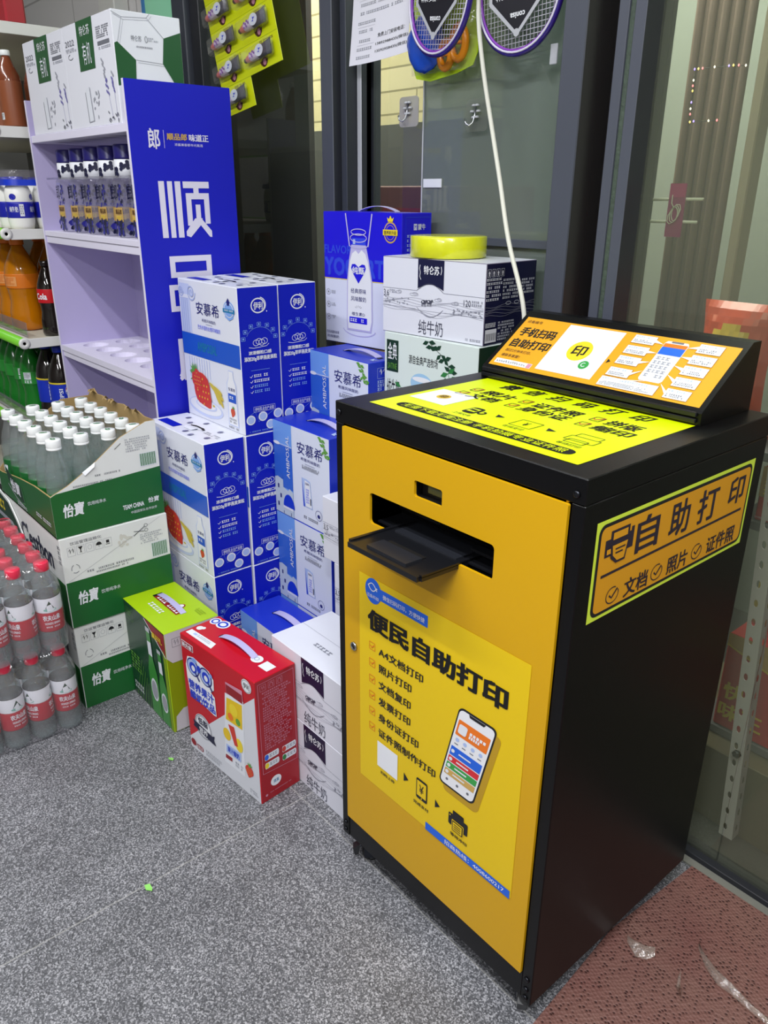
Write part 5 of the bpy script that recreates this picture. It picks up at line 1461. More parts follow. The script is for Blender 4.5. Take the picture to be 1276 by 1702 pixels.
# ================================================================ bottled water cases
P('case_white', '#e2e4e2', rough=.5, var=.05, vscale=12); P('case_green', '#17602a', rough=.36, var=.14, vscale=9); P('carton_in', '#a58a5a', rough=.8, var=.08, vscale=30)
QX, QY0, QD, QW, QH = -.845, -.233, .288, .445, .2525
def case_print(b, F, Rr, full=True):
    """white upper half with fine print, green lower half with white lettering on the right side"""
    b.rect(Rr, .004, .480 if full else .52, .996, .996, 'case_green', 2)
    b.text(Rr, '怡寶', .080, .605, .275, .755, 'white', 3, .03, skew=.12); b.text(Rr, '饮用纯净水', .295, .655, .480, .70, 'offwhite', 3, .01, skew=.1)
    b.text(Rr, "C'estbon", .42, .965, .60, .99, 'case_green', 3)
def make_water_case():
    t = thing('water_case', '', 'carton', (QX, QY0, 0), 0, 'bottled water cases')
    b = MB(); b.box((-QW, 0, 0), (0, QD, QH), 'case_white', .0015)
    F = Face((-QW, 0, 0), (1, 0, 0), (0, 0, 1), QW, QH); Rr = Face((0, 0, 0), (0, 1, 0), (0, 0, 1), QD, QH)
    case_print(b, F, Rr)
    b.text(Rr, '饮运管理运输化', .085, .050, .365, .085, 'midgrey', 2)
    for k in range(5):
        u = .055 + k * .082
        b.frame(Rr, u, .105, u + .068, .200, .0006, 'grey', 2)
    b.text(Rr, '↑↑', .065, .118, .113, .175, 'ink', 2); b.poly(Rr, [(.150, .118), (.192, .118), (.175, .150), (.175, .175), (.183, .182), (.158, .182), (.167, .175), (.167, .150)], 'ink', 2)
    b.ring(Rr, .253, .15, .018, .025, .0007, 'grey', 2, 12); b.ell(Rr, .335, .155, .026, .035, 'ink', 2, 16, 0, PI, 2 * PI); b.line(Rr, [(.335, .13), (.335, .180)], .0008, 'ink', 2); b.rect(Rr, .402, .125, .430, .155, 'ink', 2); b.rect(Rr, .396, .165, .436, .172, 'ink', 2)
    for k in range(3):
        a = k * 2 * PI / 3 - PI / 2
        b.ring(Rr, .104, .345, .036, .046, .0014, 'midgrey', 2, 8, a + .25, a + 1.75)
    b.line(Rr, [(.03 + .06 * i, .47 - .030 * i) for i in range(16)], .0006, 'grey', 2)
    b.line(Rr, [(.66, .165), (.775, .080)], .0014, 'ink', 3); b.line(Rr, [(.665, .115), (.765, .135)], .0014, 'ink', 3); b.ring(Rr, .785, .075, .016, .018, .0010, 'ink', 3, 12); b.ring(Rr, .785, .128, .016, .018, .0010, 'ink', 3, 12)
    b.small(Rr, .72, .165, .935, .285, 5, 'grey', 2, 4, .55); b.rect(Rr, .815, .290, .975, .465, 'offwhite', 2)
    for k in range(20): b.rect(Rr, .822 + k * .0075, .30, .8255 + k * .0075 + .002 * ((k * 5) % 3 == 0), .455, 'green_print', 3)
    b.small(Rr, .20, .400, .72, .425, 1, 'midgrey', 2, 5, .8); b.small(Rr, .28, .435, .64, .455, 1, 'midgrey', 2, 6, .8)
    for k_ in range(9): b.ell(Rr, .52 + .012 * k_, .19 + .05 * math.sin(k_ * 2.3), .014 + .01 * (k_ % 3), .018, 'stain', 1, 9, k_ * .8)
    P('stain', '#cfcdc4', rough=.6)
    # front: white with dark lettering, green foot
    b.rect(F, .004, .50, .996, .996, 'case_green', 2); b.text(F, "C'estbon", .28, .16, .84, .42, 'navy', 3, .02); b.small(F, .955, .08, .99, .30, 4, 'midgrey', 3, 8)
    b.build('carton_body', t)
    tp_ = MB().box((-QW + .004, QD / 2 - .024, QH + .0002), (-.004, QD / 2 + .024, QH + .0004), 'film'); tp_.build('sealing_tape', t)
    return t
wc = make_water_case()
wc['label'] = 'white and green water case on the floor, bottom of its stack by the beer carton'
dup(wc, (QX + .004, QY0 - .002, QH + .0008), None, 'white and green water case in the middle of the stack, closed')
# ---- the top case, cut open, still holding bottles
QZ = 2 * (QH + .0008)
tc = thing('water_case', 'cut open green water case on top of the stack, filled with bottles', 'carton', (QX - .002, QY0 - .004, QZ), 0, 'bottled water cases')
b = MB()
th = .004
cutR = [(0, .112), (.045, .131), (.105, .166), (.19, .228), (.262, .2575), (QD, .2575)]        # right side: y, z of the cut
cutF = [(-QW, .066), (-.40, .070), (-.33, .082), (-.24, .095), (-.12, .108), (0, .112)]          # front: x, z of the cut
cutB = [(-QW, .24), (-.425, .262), (-.40, .268), (-.38, .255), (-.34, .258), (-.31, .250), (-.27, .262), (-.25, .254), (-.19, .262), (-.15, .256), (-.10, .262), (-.06, .255), (0, .2575)]
cutL = [(0, .066), (.05, .12), (.12, .19), (.2, .24), (QD, .24)]
def wall(pts, mk, out, inn):
    n = len(pts)
    for i in range(n - 1):
        (a, za), (c_, zc) = pts[i], pts[i + 1]
        o0, o1, o2, o3 = mk(a, 0, 0), mk(c_, 0, 0), mk(c_, 0, zc), mk(a, 0, za)
        i0, i1, i2, i3 = mk(a, 1, 0), mk(c_, 1, 0), mk(c_, 1, zc), mk(a, 1, za)
        b.add([o0, o1, o2, o3], [(0, 1, 2, 3)], out); b.add([i0, i1, i2, i3], [(3, 2, 1, 0)], inn); b.add([o3, o2, i2, i3], [(0, 1, 2, 3)], 'carton_in')
wall(cutR, lambda y, k, z: (-th * k, y, z), 'case_white', 'carton_in')
wall(cutF, lambda x, k, z: (x, th * k, z), 'case_green', 'carton_in')
wall([(x, z) for x, z in cutB], lambda x, k, z: (x, QD - th * k, z), 'case_white', 'carton_in')
wall(cutL, lambda y, k, z: (-QW + th * k, y, z), 'case_white', 'carton_in')
b.box((-QW, 0, 0), (0, QD, th), 'carton_in')
Rr = Face((0, 0, 0), (0, 1, 0), (0, 0, 1), QD, QH); F = Face((-QW, 0, 0), (1, 0, 0), (0, 0, 1), QW, QH)
b.poly(Rr, [(0, .56), (.05, .535), (1, .475), (1, .998), (0, .998)], 'case_green', 2)
b.text(Rr, '怡寶', .080, .660, .275, .800, 'white', 3, .03, skew=.12); b.text(Rr, '饮用纯净水', .300, .685, .470, .725, 'offwhite', 3, .01, skew=.1)
b.text(Rr, 'TEAM CHINA', .610, .815, .810, .865, 'white', 3, .03); b.text(Rr, '怡寶', .85, .79, .96, .85, 'white', 3, .02, skew=.1); b.text(Rr, '中国国家队合作伙伴', .68, .895, .93, .925, 'offwhite', 3)
b.small(Rr, .40, .425, .66, .445, 1, 'midgrey', 2, 5, .8); b.small(Rr, .20, .495, .62, .515, 1, 'midgrey', 2, 6, .8); b.small(Rr, .70, .125, .94, .27, 6, 'grey', 2, 4, .55); b.rect(Rr, .815, .30, .975, .445, 'offwhite', 2)
for k in range(20): b.rect(Rr, .822 + k * .0075, .305, .8255 + k * .0075 + .002 * ((k * 5) % 3 == 0), .435, 'green_print', 3)
b.line(Rr, [(.60, .205), (.66, .155)], .0014, 'ink', 3)
# badge on the front
bp_ = [(.18, .60), (.30, .66), (.40, .72), (.47, .72), (.50, .90), (.44, .92), (.36, .88), (.20, .74)]
b.poly(F, bp_, 'offgreen', 2); P('offgreen', '#4f8a5c', rough=.4); b.poly(F, [(u * .93 + .022, v * .93 + .052) for u, v in bp_], 'green_dark', 3)
b.text(F, '怡寶', .255, .705, .435, .850, 'offwhite', 4, .03, skew=-.1); b.line(F, [(.20, .80), (.34, .90), (.46, .93)], .004, 'grey', 4); b.text(F, '饮用纯净水', .34, .92, .52, .97, 'offwhite', 4); b.small(F, .70, .86, .96, .91, 1, 'offwhite', 3, 3, .8)
b.build('carton_body', tc)
rd = random.Random(4)
for x in (-.41, -.395, -.30, -.262, -.245, -.15, -.10):    # torn paper curls along the back edge
    z = .255
    fl = MB()
    fl.add([(x, QD - .002, z), (x + .016, QD - .002, z), (x + .019, QD - .014, z + .012 + .008 * rd.random()), (x + .002, QD - .016, z + .010), (x + .010, QD - .022, z + .002)], [(0, 1, 2, 3), (3, 2, 4)], 'carton_in')
    fl.build('torn_flap', tc)
fl = MB().add([(.0004, .085, .158), (.0004, .12, .178), (.006, .115, .168), (.005, .090, .150)], [(0, 3, 2, 1)], 'white')
fl.build('torn_flap', tc)
# ---- bottles in the open case
clear('water', tint='#eef5f5', gloss=.02, rough=.05, haze=.045, hazec='#e6eef0', ior=1.12)
def water_bottle(label, cap_mat, band, cat='bottle'):
    t = thing('water_bottle', label, cat)
    R_ = .0330
    b = MB().lathe([(.026, 0), (.0315, .003), (R_, .010), (R_, .060), (.0328, .064), (R_, .068), (R_, .104), (.0330, .109), (R_ * .99, .114), (.0322, .120), (.0335, .127), (.0322, .134), (.0325, .142), (.0300, .150), (.0296, .156), (.0280, .166), (.0245, .180), (.0200, .192), (.0168, .202), (.0155, .208), (.0150, .226)], 'pet', 18)
    b.build('bottle_body', t)
    wt = MB().lathe([(.0, .004), (.029, .005), (R_ - .0022, .012), (R_ - .0032, .14), (.0275, .152), (.0, .1525)], 'water', 14)
    wt.build('water_fill', t)
    c_ = MB().lathe([(.0172, .2135), (.0184, .2150), (.0184, .2185), (.0178, .2190), (.0182, .2200), (.0182, .2370), (.0170, .2395), (0, .2398)], cap_mat, 18)
    Fk = Face((-.010, -.010, .2398), (1, 0, 0), (0, 1, 0), .020, .020)
    if cap_mat == 'cap_white':
        c_.ell(Fk, .5, .5, .48, .30, 'green_print', 1, 16); c_.small(Fk, .15, .40, .85, .62, 1, 'white', 2, 3, .9)
    c_.build('cap', t)
    lb = MB()
    band(lb, R_)
    lb.build('label', t)
    return t
def band_green(lb, R_):
    lb.lathe([(R_ + .0004, .038), (R_ + .0006, .040), (R_ + .0006, .102), (R_ + .0004, .104)], 'case_green', 18)
    Fc = Cyl(0, 0, .038, R_ + .0006, .066, -PI / 2 - 1.0, 2.0)
    lb.text(Fc, '怡寶', .25, .20, .65, .55, 'white', 1, .03)
w0 = water_bottle('', 'cap_white', band_green)
k = 0
rowname = ['front', 'second', 'third', 'back']
for r in range(4):
    for c_ in range(6):
        x = -.0410 - .0715 * c_ + (.002 if r % 2 == 0 else -.002)
        y = .0400 + .0685 * r
        x += .001 * math.sin(k * 2.1); y += -.0006 * math.cos(k * 1.7)
        loc = (QX - .002 + x, QY0 - .004 + y, QZ + .0045)
        lb = 'white-capped water bottle, %s from right in %s row of open case' % (['first', 'second', 'third', 'fourth', 'fifth', 'sixth'][c_], rowname[r])
        if k == 0:
            w0.location = loc; w0['label'] = lb; w0['group'] = 'water bottles in the open case'
        else:
            dup(w0, loc, (k * 1.3) % 6.28, lb)
        k += 1
# ---- green price card with rounded edge before the cases
pc_ = thing('price_card', 'dark green card with a pale border and number 120 before the water cases', 'card', (-1.235, -.2405, .315))
b = MB()
Fp = Face((-.19, 0, 0), (1, 0, 0), (0, 0, 1), .31, .20)
ol = [(0, .05), (.30, .02), (.62, .10), (.80, .30), (.93, .52), (.96, .78), (1.0, .98), (0, .98)]
b.prism(Fp, ol, .003, 'case_white'); b.poly(Fp, [(u * .965, .04 + v * .955) for u, v in ol], 'green_dark', 1)
b.text(Fp, '1.20', .12, .52, .90, .82, 'white', 2, .02); b.small(Fp, .2, .86, .9, .93, 1, 'white', 2, 3, .9); b.rect(Fp, .1, .40, .66, .47, 'grey', 2); b.small(Fp, .1, .18, .5, .34, 1, 'yellow', 2, 4, .9)
b.build('card', pc_)

# ================================================================ shrink-wrapped packs of spring water
def band_red(lb, R_):
    n = 18
    lb.lathe([(R_ + .0005, .112), (R_ + .0007, .114), (R_ + .0007, .150), (R_ + .0005, .152)], 'white', n)
    lb.lathe([(R_ + .0005, .060), (R_ + .0007, .062), (R_ + .0007, .1115), (R_ + .0005, .1120)], 'spring_red', n)
    lb.lathe([(R_ + .0009, .1515), (R_ + .0009, .1528)], 'ink', n)
    for a0 in (-.95, 1.2, 3.3):
        Fc = Cyl(0, 0, .060, R_ + .0007, .092, a0, 1.6)
        lb.poly(Fc, [(.50, .08), (.30, .30), (.70, .30)], 'green_dark', 1); lb.ell(Fc, .50, .34, .30, .045, 'teal_soft', 1, 12)
        lb.text(Fc, '农夫山泉', .12, .50, .92, .66, 'white', 1, .03); lb.text(Fc, 'NONGFU SPRING', .18, .71, .88, .78, 'white', 1, .02); lb.small(Fc, .22, .83, .84, .88, 1, 'white', 1, 3, .8)
P('spring_red', '#a80e24', rough=.4); P('teal_soft', '#7fb3a8', rough=.5)
def make_pack(label, loc, rz):
    t = thing('water_pack', label, 'water pack', loc, rz, 'shrink-wrapped packs of spring water')
    R_ = .0325
    bm_ = MB().lathe([(.024, .002), (.029, .004), (R_ - .001, .012), (R_ - .001, .058), (.0300, .066), (R_ - .001, .074), (R_ - .001, .156), (.0305, .164), (.031, .172), (.0285, .186), (.0235, .198), (.0175, .208), (.0135, .214), (.0130, .222)], 'pet', 16)
    wt = MB().lathe([(.0, .004), (.027, .006), (R_ - .003, .012), (R_ - .003, .158), (.029, .172), (.0, .173)], 'water', 12)
    cp = MB().lathe([(.0162, .2165), (.0174, .2180), (.0174, .2360), (.0160, .2385), (0, .2388)], 'cap_red', 18)
    lb = MB(); band_red(lb, R_ - .001)
    k = 0
    src = None
    for r in range(4):
        for c_ in range(6):
            x, y = -.0345 - .0655 * c_, -.0345 - .0655 * r
            if src is None:
                o = bm_.build('bottle', t); o.location = (x, y, 0)
                wt.build('water_fill', o); cp.build('cap', o); lb.build('label', o)
                src = o
            else:
                o = src.copy(); COL.objects.link(o); o.parent = t; o.location = (x, y, 0); o.rotation_euler = (0, 0, (k * .9) % 6.28)
                for g in src.children:
                    d = g.copy(); COL.objects.link(d); d.parent = o
            k += 1
    # film pulled round the bottles, scalloped and tucked over the caps
    W_, D_ = .0345 * 2 + .0655 * 5, .0345 * 2 + .0655 * 3
    per = []
    def side(n, f):
        for i in range(n * 6):
            per.append(f(i / 6))
    bump_ = lambda s_: .0035 * abs(math.cos(PI * s_))
    P_ = .0655; e0 = .0345
    nx, ny = 5, 3
    for i in range(nx * 6 + 1): s_ = i / 6; per.append((-W_ + e0 + s_ * P_, -D_ + .003 - bump_(s_)))
    for i in range(1, 6): a = -PI / 2 + PI / 2 * i / 6; per.append((-e0 + (e0 + .0) * math.cos(a), -D_ + e0 + (e0 + .0) * math.sin(a)))
    for i in range(ny * 6 + 1): s_ = i / 6; per.append((-.003 + bump_(s_), -D_ + e0 + s_ * P_))
    for i in range(1, 6): a = PI / 2 * i / 6; per.append((-e0 + e0 * math.cos(a), -e0 + e0 * math.sin(a)))
    for i in range(nx * 6 + 1): s_ = i / 6; per.append((-e0 - s_ * P_, -.003 + bump_(s_)))
    for i in range(1, 6): a = PI / 2 + PI / 2 * i / 6; per.append((-W_ + e0 + e0 * math.cos(a), -e0 + e0 * math.sin(a)))
    for i in range(ny * 6 + 1): s_ = i / 6; per.append((-W_ + .003 - bump_(s_), -e0 - s_ * P_))
    for i in range(1, 6): a = PI + PI / 2 * i / 6; per.append((-W_ + e0 + e0 * math.cos(a), -D_ + e0 + e0 * math.sin(a)))
    cx_, cy_ = -W_ / 2, -D_ / 2
    def inset(p, d):
        v = Vector((p[0] - cx_, p[1] - cy_)); l = v.length
        v *= max(0, (l - d)) / l
        return (cx_ + v.x, cy_ + v.y)
    rings = [(.010, .0015), (.001, .008), (0, .03), (0, .10), (0, .160), (.003, .178), (.012, .200), (.020, .222), (.030, .2405), (.060, .2400), (.10, .2405)]
    rd = random.Random(2)
    f = MB(); pts = []; n = len(per)
    for d, z in rings:
        for p in per:
            x, y = inset(p, d)
            pts.append((x, y, z + (.002 * rd.random() if .17 < z < .24 else 0)))
    fs = []
    for j in range(len(rings) - 1):
        for i in range(n):
            fs.append((j * n + i, j * n + (i + 1) % n, (j + 1) * n + (i + 1) % n, (j + 1) * n + i))
    fs.append(tuple((len(rings) - 1) * n + i for i in range(n)))
    f.add(pts, fs, 'film', True)
    f.build('shrink_film', t)
make_pack('shrink-wrapped pack of red capped spring water on the floor, lower of two', (-.776, -.256, 0), -.02)
make_pack('shrink-wrapped pack of red capped spring water stacked on the other, caps in view', (-.768, -.262, .2425), -.03)

# ================================================================ white promotion stand with the blue side
SX0, SX1, SY0, SY1 = -1.715, -.985, .124, .412
sd = thing('display_stand', 'white cardboard shelf stand with a tall blue side panel', 'stand', ((SX0 + SX1) / 2, (SY0 + SY1) / 2, 0))
SO = tuple(sd.location)
MB().box((SX0, SY0, 0), (SX0 + .012, SY1, 1.565), 'stand_white', faces=dict(right='stand_inside_shade')).build('left_side', sd, SO)
bp2 = MB().box((SX1 - .012, SY0, 0), (SX1, SY1, 1.562), 'stand_white', faces=dict(right='stand_blue'))
Fb = Face((SX1, 0, 0), (0, 1, 0), (0, 0, 1), 1, 1)      # u = y, v = 1 - z
def bt(t, y0, z0, y1, z1, mat='stand_white', bold=.03, **k): bp2.text(Fb, t, y0, 1 - z1, y1, 1 - z0, mat, 2, bold, **k)
def br(y0, z0, y1, z1, mat='stand_white', L=2): bp2.rect(Fb, y0, 1 - z1, y1, 1 - z0, mat, L)
def bq(pts, mat='stand_white', L=2): bp2.poly(Fb, [(y, 1 - z) for y, z in pts], mat, L)
bt('郎', .172, 1.410, .204, 1.457, bold=.02); br(.2145, 1.413, .2155, 1.454)
bt('顺品郎', .223, 1.432, .279, 1.448, 'gold', .03); bt('味道正', .284, 1.431, .340, 1.448, bold=.03); bt('浓酱兼香都市光瓶酒', .243, 1.419, .322, 1.4255, bold=0)
# the big name in block lettering: 顺
for y0, y1 in ((.188, .204), (.212, .226), (.233, .249)): br(y0, 1.199, y1, 1.336)
br(.256, 1.320, .331, 1.336); br(.285, 1.306, .300, 1.322)
br(.262, 1.228, .277, 1.308); br(.262, 1.293, .329, 1.308); br(.314, 1.232, .329, 1.308); br(.288, 1.240, .302, 1.280)
bq([(.284, 1.246), (.306, 1.246), (.303, 1.232), (.268, 1.199), (.256, 1.203), (.256, 1.214)]); bq([(.290, 1.240), (.304, 1.244), (.331, 1.214), (.331, 1.198), (.324, 1.199)])
# 品 and the start of the third character, partly behind the boxes
br(.200, 1.098, .215, 1.153); br(.307, 1.098, .323, 1.153); br(.200, 1.138, .323, 1.153); br(.200, 1.098, .323, 1.112)
br(.192, 1.010, .206, 1.080); br(.240, 1.010, .254, 1.080); br(.192, 1.066, .254, 1.080); br(.192, 1.010, .254, 1.024)
br(.270, 1.010, .284, 1.080); br(.318, 1.010, .332, 1.080); br(.270, 1.066, .332, 1.080); br(.270, 1.010, .332, 1.024)
bt('郎', .198, .815, .330, .955, bold=.04)
bp2.build('blue_side_panel', sd, SO)
MB().box((SX0 + .012, SY1 - .008, 0), (SX1 - .012, SY1, 1.447), 'stand_inside_shade').build('back_panel', sd, SO)
MB().box((SX0 + .012, SY0 + .002, 1.447), (SX1 - .012, SY1 - .008, 1.467), 'stand_white', .001).build('top_shelf', sd, SO)
MB().box((SX0 + .012, SY0 + .004, 1.157), (SX1 - .012, SY1 - .008, 1.180), 'stand_white', .001).box((SX0 + .012, SY0 + .001, 1.178), (SX1 - .012, SY1 - .008, 1.194), 'stand_white', .001).build('shelf', sd, SO)
lw = MB().box((SX0 + .012, SY0 + .004, .792), (SX1 - .012, SY1 - .008, .812), 'stand_white', .001)
hs = []
for r in range(2):
    for c_ in range(6):
        cx_, cy_ = SX0 + .085 + .112 * c_, SY0 + .092 + .112 * r
        hs.append([(cx_ + .042 * math.cos(a), cy_ + .042 * math.sin(a)) for a in [i * PI / 12 for i in range(24)]])
vs, fs = plate([(SX0 + .012, SY0 + .001), (SX1 - .012, SY0 + .001), (SX1 - .012, SY1 - .008), (SX0 + .012, SY1 - .008)], hs, .018, 'stand_white', 'tray')
lw.add([(v.x, v.y, .821 + v.z) for v in vs], fs, 'stand_white')
lw.build('well_shelf', sd, SO)
MB().box((SX0 + .012, SY0 + .004, .40), (SX1 - .012, SY1 - .008, .42), 'stand_white').build('shelf', sd, SO)
# two tall cartons on the stand
P('tower_white', '#e4e5ee', rough=.4); P('tower_green', '#23562f', rough=.4)
def make_tower(w_, d_, h_):
    t = thing('milk_carton_case', '', 'carton', (0, 0, 0), 0, 'tall milk cartons on the stand')
    b = MB(); b.box((-w_ / 2, -d_ / 2, 0), (w_ / 2, d_ / 2, h_), 'tower_white', .0014)
    F, Rr, Tp = faces(w_, d_, h_)
    b.poly(F, [(.315, .002), (.64, .002), (.62, .46), (.31, .46)], 'tower_green', 2); b.text(F, '特仑苏', .38, .055, .58, .145, 'white', 3, .012); b.text(F, '有机', .40, .21, .565, .41, 'offwhite', 3)
    b.text(F, '2022', .05, .145, .24, .20, 'midgrey', 2); b.small(F, .05, .22, .28, .26, 2, 'grey', 2, 2, .8); b.ring(F, .14, .30, .05, .025, .0016, 'midgrey', 2, 12, .4, 4.5)
    b.small(F, .70, .11, .95, .22, 3, 'midgrey', 2, 3, .75); b.rect(F, .71, .24, .93, .275, 'midgrey', 2); b.small(F, .72, .29, .94, .325, 1, 'grey', 2, 4)
    b.poly(F, [(.36, .64), (.44, .61), (.47, .95), (.37, .95)], 'offwhite', 2); b.line(F, [(.36, .66), (.38, .95)], .0028, 'midgrey', 3); b.line(F, [(.455, .62), (.48, .94)], .0022, 'grey', 3); b.line(F, [(.37, .95), (.48, .94)], .0014, 'grey', 3)
    rd = random.Random(9)
    for k in range(16): b.ell(F, .50 + .14 * rd.random(), .68 + .25 * rd.random(), .016, .012, 'grey', 2, 6, rd.random() * 3)
    for sx, lean_ in ((.86, .07), (.94, .02)):
        b.line(F, [(sx - lean_, .55), (sx, .97)], .0010, 'lav_deep', 2)
        for k in range(13):
            v = .40 + .025 * k + .02 * rd.random()
            u = sx - lean_ - .02 + .03 * rd.random() + (v - .55) * lean_ * 2
            if k > 4 or sx < .9: b.ell(F, u, v, .018, .013, 'lav_deep' if k > 6 else 'grey', 3, 6, .8)
    P('lav_deep', '#6a64a8', rough=.5)
    for k in range(10): b.ell(F, .78 + .18 * rd.random(), .88 + .09 * rd.random(), .018, .010, 'midgrey', 2, 6, rd.random() * 3)
    # hexagon leather pattern on the side
    b.poly(Rr, [(.008, .29), (.05, .275), (.295, .42), (.27, .63), (.008, .66)], 'tower_green', 2); b.poly(Rr, [(.73, .20), (.992, .13), (.992, .62), (.90, .655), (.69, .43)], 'tower_green', 2)
    for pts in ([(.06, .27), (.14, .06), (.50, .04), (.73, .20)], [(.30, .42), (.69, .43)], [(.27, .63), (.33, .99)], [(.90, .655), (.72, .95)], [(.33, .70), (.72, .72)], [(.50, .04), (.55, .0)], [(.14, .06), (.0, .02)]):
        b.line(Rr, pts, .0011, 'grey', 2); b.line(Rr, [(u + .025, v + .02) for u, v in pts], .0007, 'grey', 2)
    b.text(Rr, '特仑苏', .25, .205, .40, .255, 'midgrey', 3); b.ring(Rr, .47, .23, .018, .028, .0012, 'midgrey', 3, 12); b.small(Rr, .50, .21, .64, .25, 2, 'grey', 3, 5); b.small(Rr, .32, .295, .60, .315, 1, 'midgrey', 3, 6)
    b.rect(Rr, .36, .60, .62, .655, 'offwhite', 3); b.frame(Rr, .36, .60, .62, .655, .0007, 'grey', 4)
    b.build('carton_body', t)
    MB().box((-w_ / 2 + .02, -.012, h_ + .0002), (w_ / 2 - .02, .012, h_ + .0005), 'film').build('sealing_tape', t)
    return t
TWs = .3235
tw = make_tower(TWs, .178, .2435)
tw.location = (-1.030 - TWs / 2, .130 + .089, 1.4675); tw['label'] = 'tall white milk carton with green strip on the stand, its green hexagon side in view'
dup(tw, (-1.030 - TWs * 1.5 - .001, .131 + .089, 1.4675), None, 'tall white milk carton with green strip on the stand, next to the drinks shelf')
# ---- small liquor bottles
P('cap_blue', '#1c1660', rough=.3)
def liquor():
    t = thing('liquor_bottle', '', 'bottle', (0, 0, 0), 0, 'liquor bottles on the stand')
    sq = 7
    r = .0375
    MB().lathe([(r * .96, 0), (r, .003), (r, .140), (r * .98, .146), (.034, .149)], 'liquor_glass', 32, sq=sq).lathe([(.034, .149), (.0335, .150)], 'liquor_glass', 32, sq=sq).build('bottle_body', t)
    nk = MB().lathe([(.0335, .1495), (.0335, .195)], 'white', 24)
    Fc = Cyl(0, 0, .1495, .0337, .0455, -PI / 2 - 1.5, 3.0)
    rd = random.Random(3)
    for u0, v0 in ((.22, .72), (.40, .62), (.55, .66), (.75, .40), (.88, .30), (.12, .35)):
        for k in range(7): nk.ell(Fc, min(.94, max(.06, u0 + .09 * (rd.random() - .5))), min(.86, max(.14, v0 + .34 * (rd.random() - .5))), .035 + .035 * rd.random(), .11, 'navy', 1, 9, rd.random() * 3)
    nk.build('neck_band', t)
    MB().lathe([(.0338, .1955), (.0338, .2), (.0325, .203), (.0325, .228), (.0300, .232), (0, .2325)], 'cap_blue', 24).build('cap', t)
    lb = MB()
    for F_ in (Face((-.0376, -.0379, 0), (1, 0, 0), (0, 0, 1), .0752, .147), Face((.0379, -.0376, 0), (0, 1, 0), (0, 0, 1), .0752, .147)):
        lb.text(F_, '郎', .14, .08, .52, .36, 'navy', 1, .01)
        lb.rect(F_, .18, .48, .84, .72, 'gold', 1); lb.text(F_, '顺品郎', .24, .51, .76, .60, 'brown', 2, .02); lb.small(F_, .30, .63, .72, .69, 1, 'yellow', 2, 3, .9)
        rd = random.Random(6)
        for k in range(26): lb.ell(F_, .10 + .80 * rd.random(), .73 + .22 * rd.random(), .12, .035, 'navy' if k % 3 else 'liq_blue', 2, 9, rd.random() * 3)
        for k in range(14): lb.ell(F_, .56 + .34 * rd.random(), .06 + .34 * rd.random(), .07, .03, 'liq_blue' if k % 2 else 'navy', 1, 8, rd.random() * 3)
        for k in range(5): lb.ell(F_, .1 + .8 * rd.random(), .42 + .05 * rd.random(), .07, .02, 'liq_blue', 1, 8, rd.random() * 3)
    P('liq_blue', '#2c2a8c', rough=.4)
    lb.build('label', t)
    return t
lq = liquor()
for i in range(6):
    loc = (-1.585 + .1075 * i, .186, 1.1945)
    lb = 'small square liquor bottle with blue cap, %s along the stand shelf' % ['leftmost', 'second from the left', 'third from the left', 'fourth from the left', 'fifth from the left', 'rightmost, beside the blue panel'][i]
    if i == 0: lq.location = loc; lq['label'] = lb
    else: dup(lq, loc, None, lb)
# acrylic rest that holds the necks
MB().box((-1.66, .140, 1.3435), (-1.005, .147, 1.349), 'acrylic').build('front_rail', sd, SO)

# ================================================================ drinks shelf at the left edge
P('shelf_dark', '#5a5a54', rough=.6)
gd = thing('drinks_shelf', 'white metal drinks shelving with green price rails at the left edge', 'shelf', (-2.3, .26, 0))
GO = tuple(gd.location)
GX1, GYF, GYB = -1.742, .03, .52
MB().box((-3.0, GYB, 0), (GX1, GYB + .02, 1.775), 'shelf_dark').build('back_panel', gd, GO)
for z, yf, rail in ((.53, GYF, True), (.855, GYF, True), (1.20, GYF, True), (1.497, .045, True), (1.778, .095, False), (.16, GYF, False)):
    MB().box((-3.0, yf + .012, z - .026), (GX1 - .004, GYB - .001, z - .006), 'shelf_beige', .001).box((GX1 - .0035, yf, z - .034), (GX1, GYB - .001, z - .002), 'metal_white', .001).box((-3.0, yf, z - .026), (GX1 - .004, yf + .011, z - .004), 'metal_white', .001).build('shelf_board', gd, GO)
    if rail:
        r = MB().tube([(-3.0, yf - .012, z - .016), (GX1 - .002, yf - .012, z - .016)], .017, 'rail_green', 14)
        r.lathe([(0, 0), (.0185, 0), (.0185, .004), (.006, .004), (.006, .002), (0, .002)], 'metal_white', 16) if False else None
        r.build('price_rail', gd, GO)
        ec = MB().lathe([(0, 0), (.0185, 0), (.0185, .004), (.007, .0045), (.0055, .002), (0, .002)], 'metal_white', 18)
        o = ec.build('rail_end_cap', gd); o.rotation_euler = (0, PI / 2, 0); o.location = (GX1 - .002 - GO[0], yf - .012 - GO[1], z - .016)
        MB().lathe([(0, .0021), (.0052, .0021)], 'black_matte', 12).build('end_hole', o)
    if z in (.855, .53):
        MB().box((-3.0, yf + .014, z - .004), (GX1 - .045, yf + .017, z + .045), 'acrylic').build('front_lip', gd, GO)
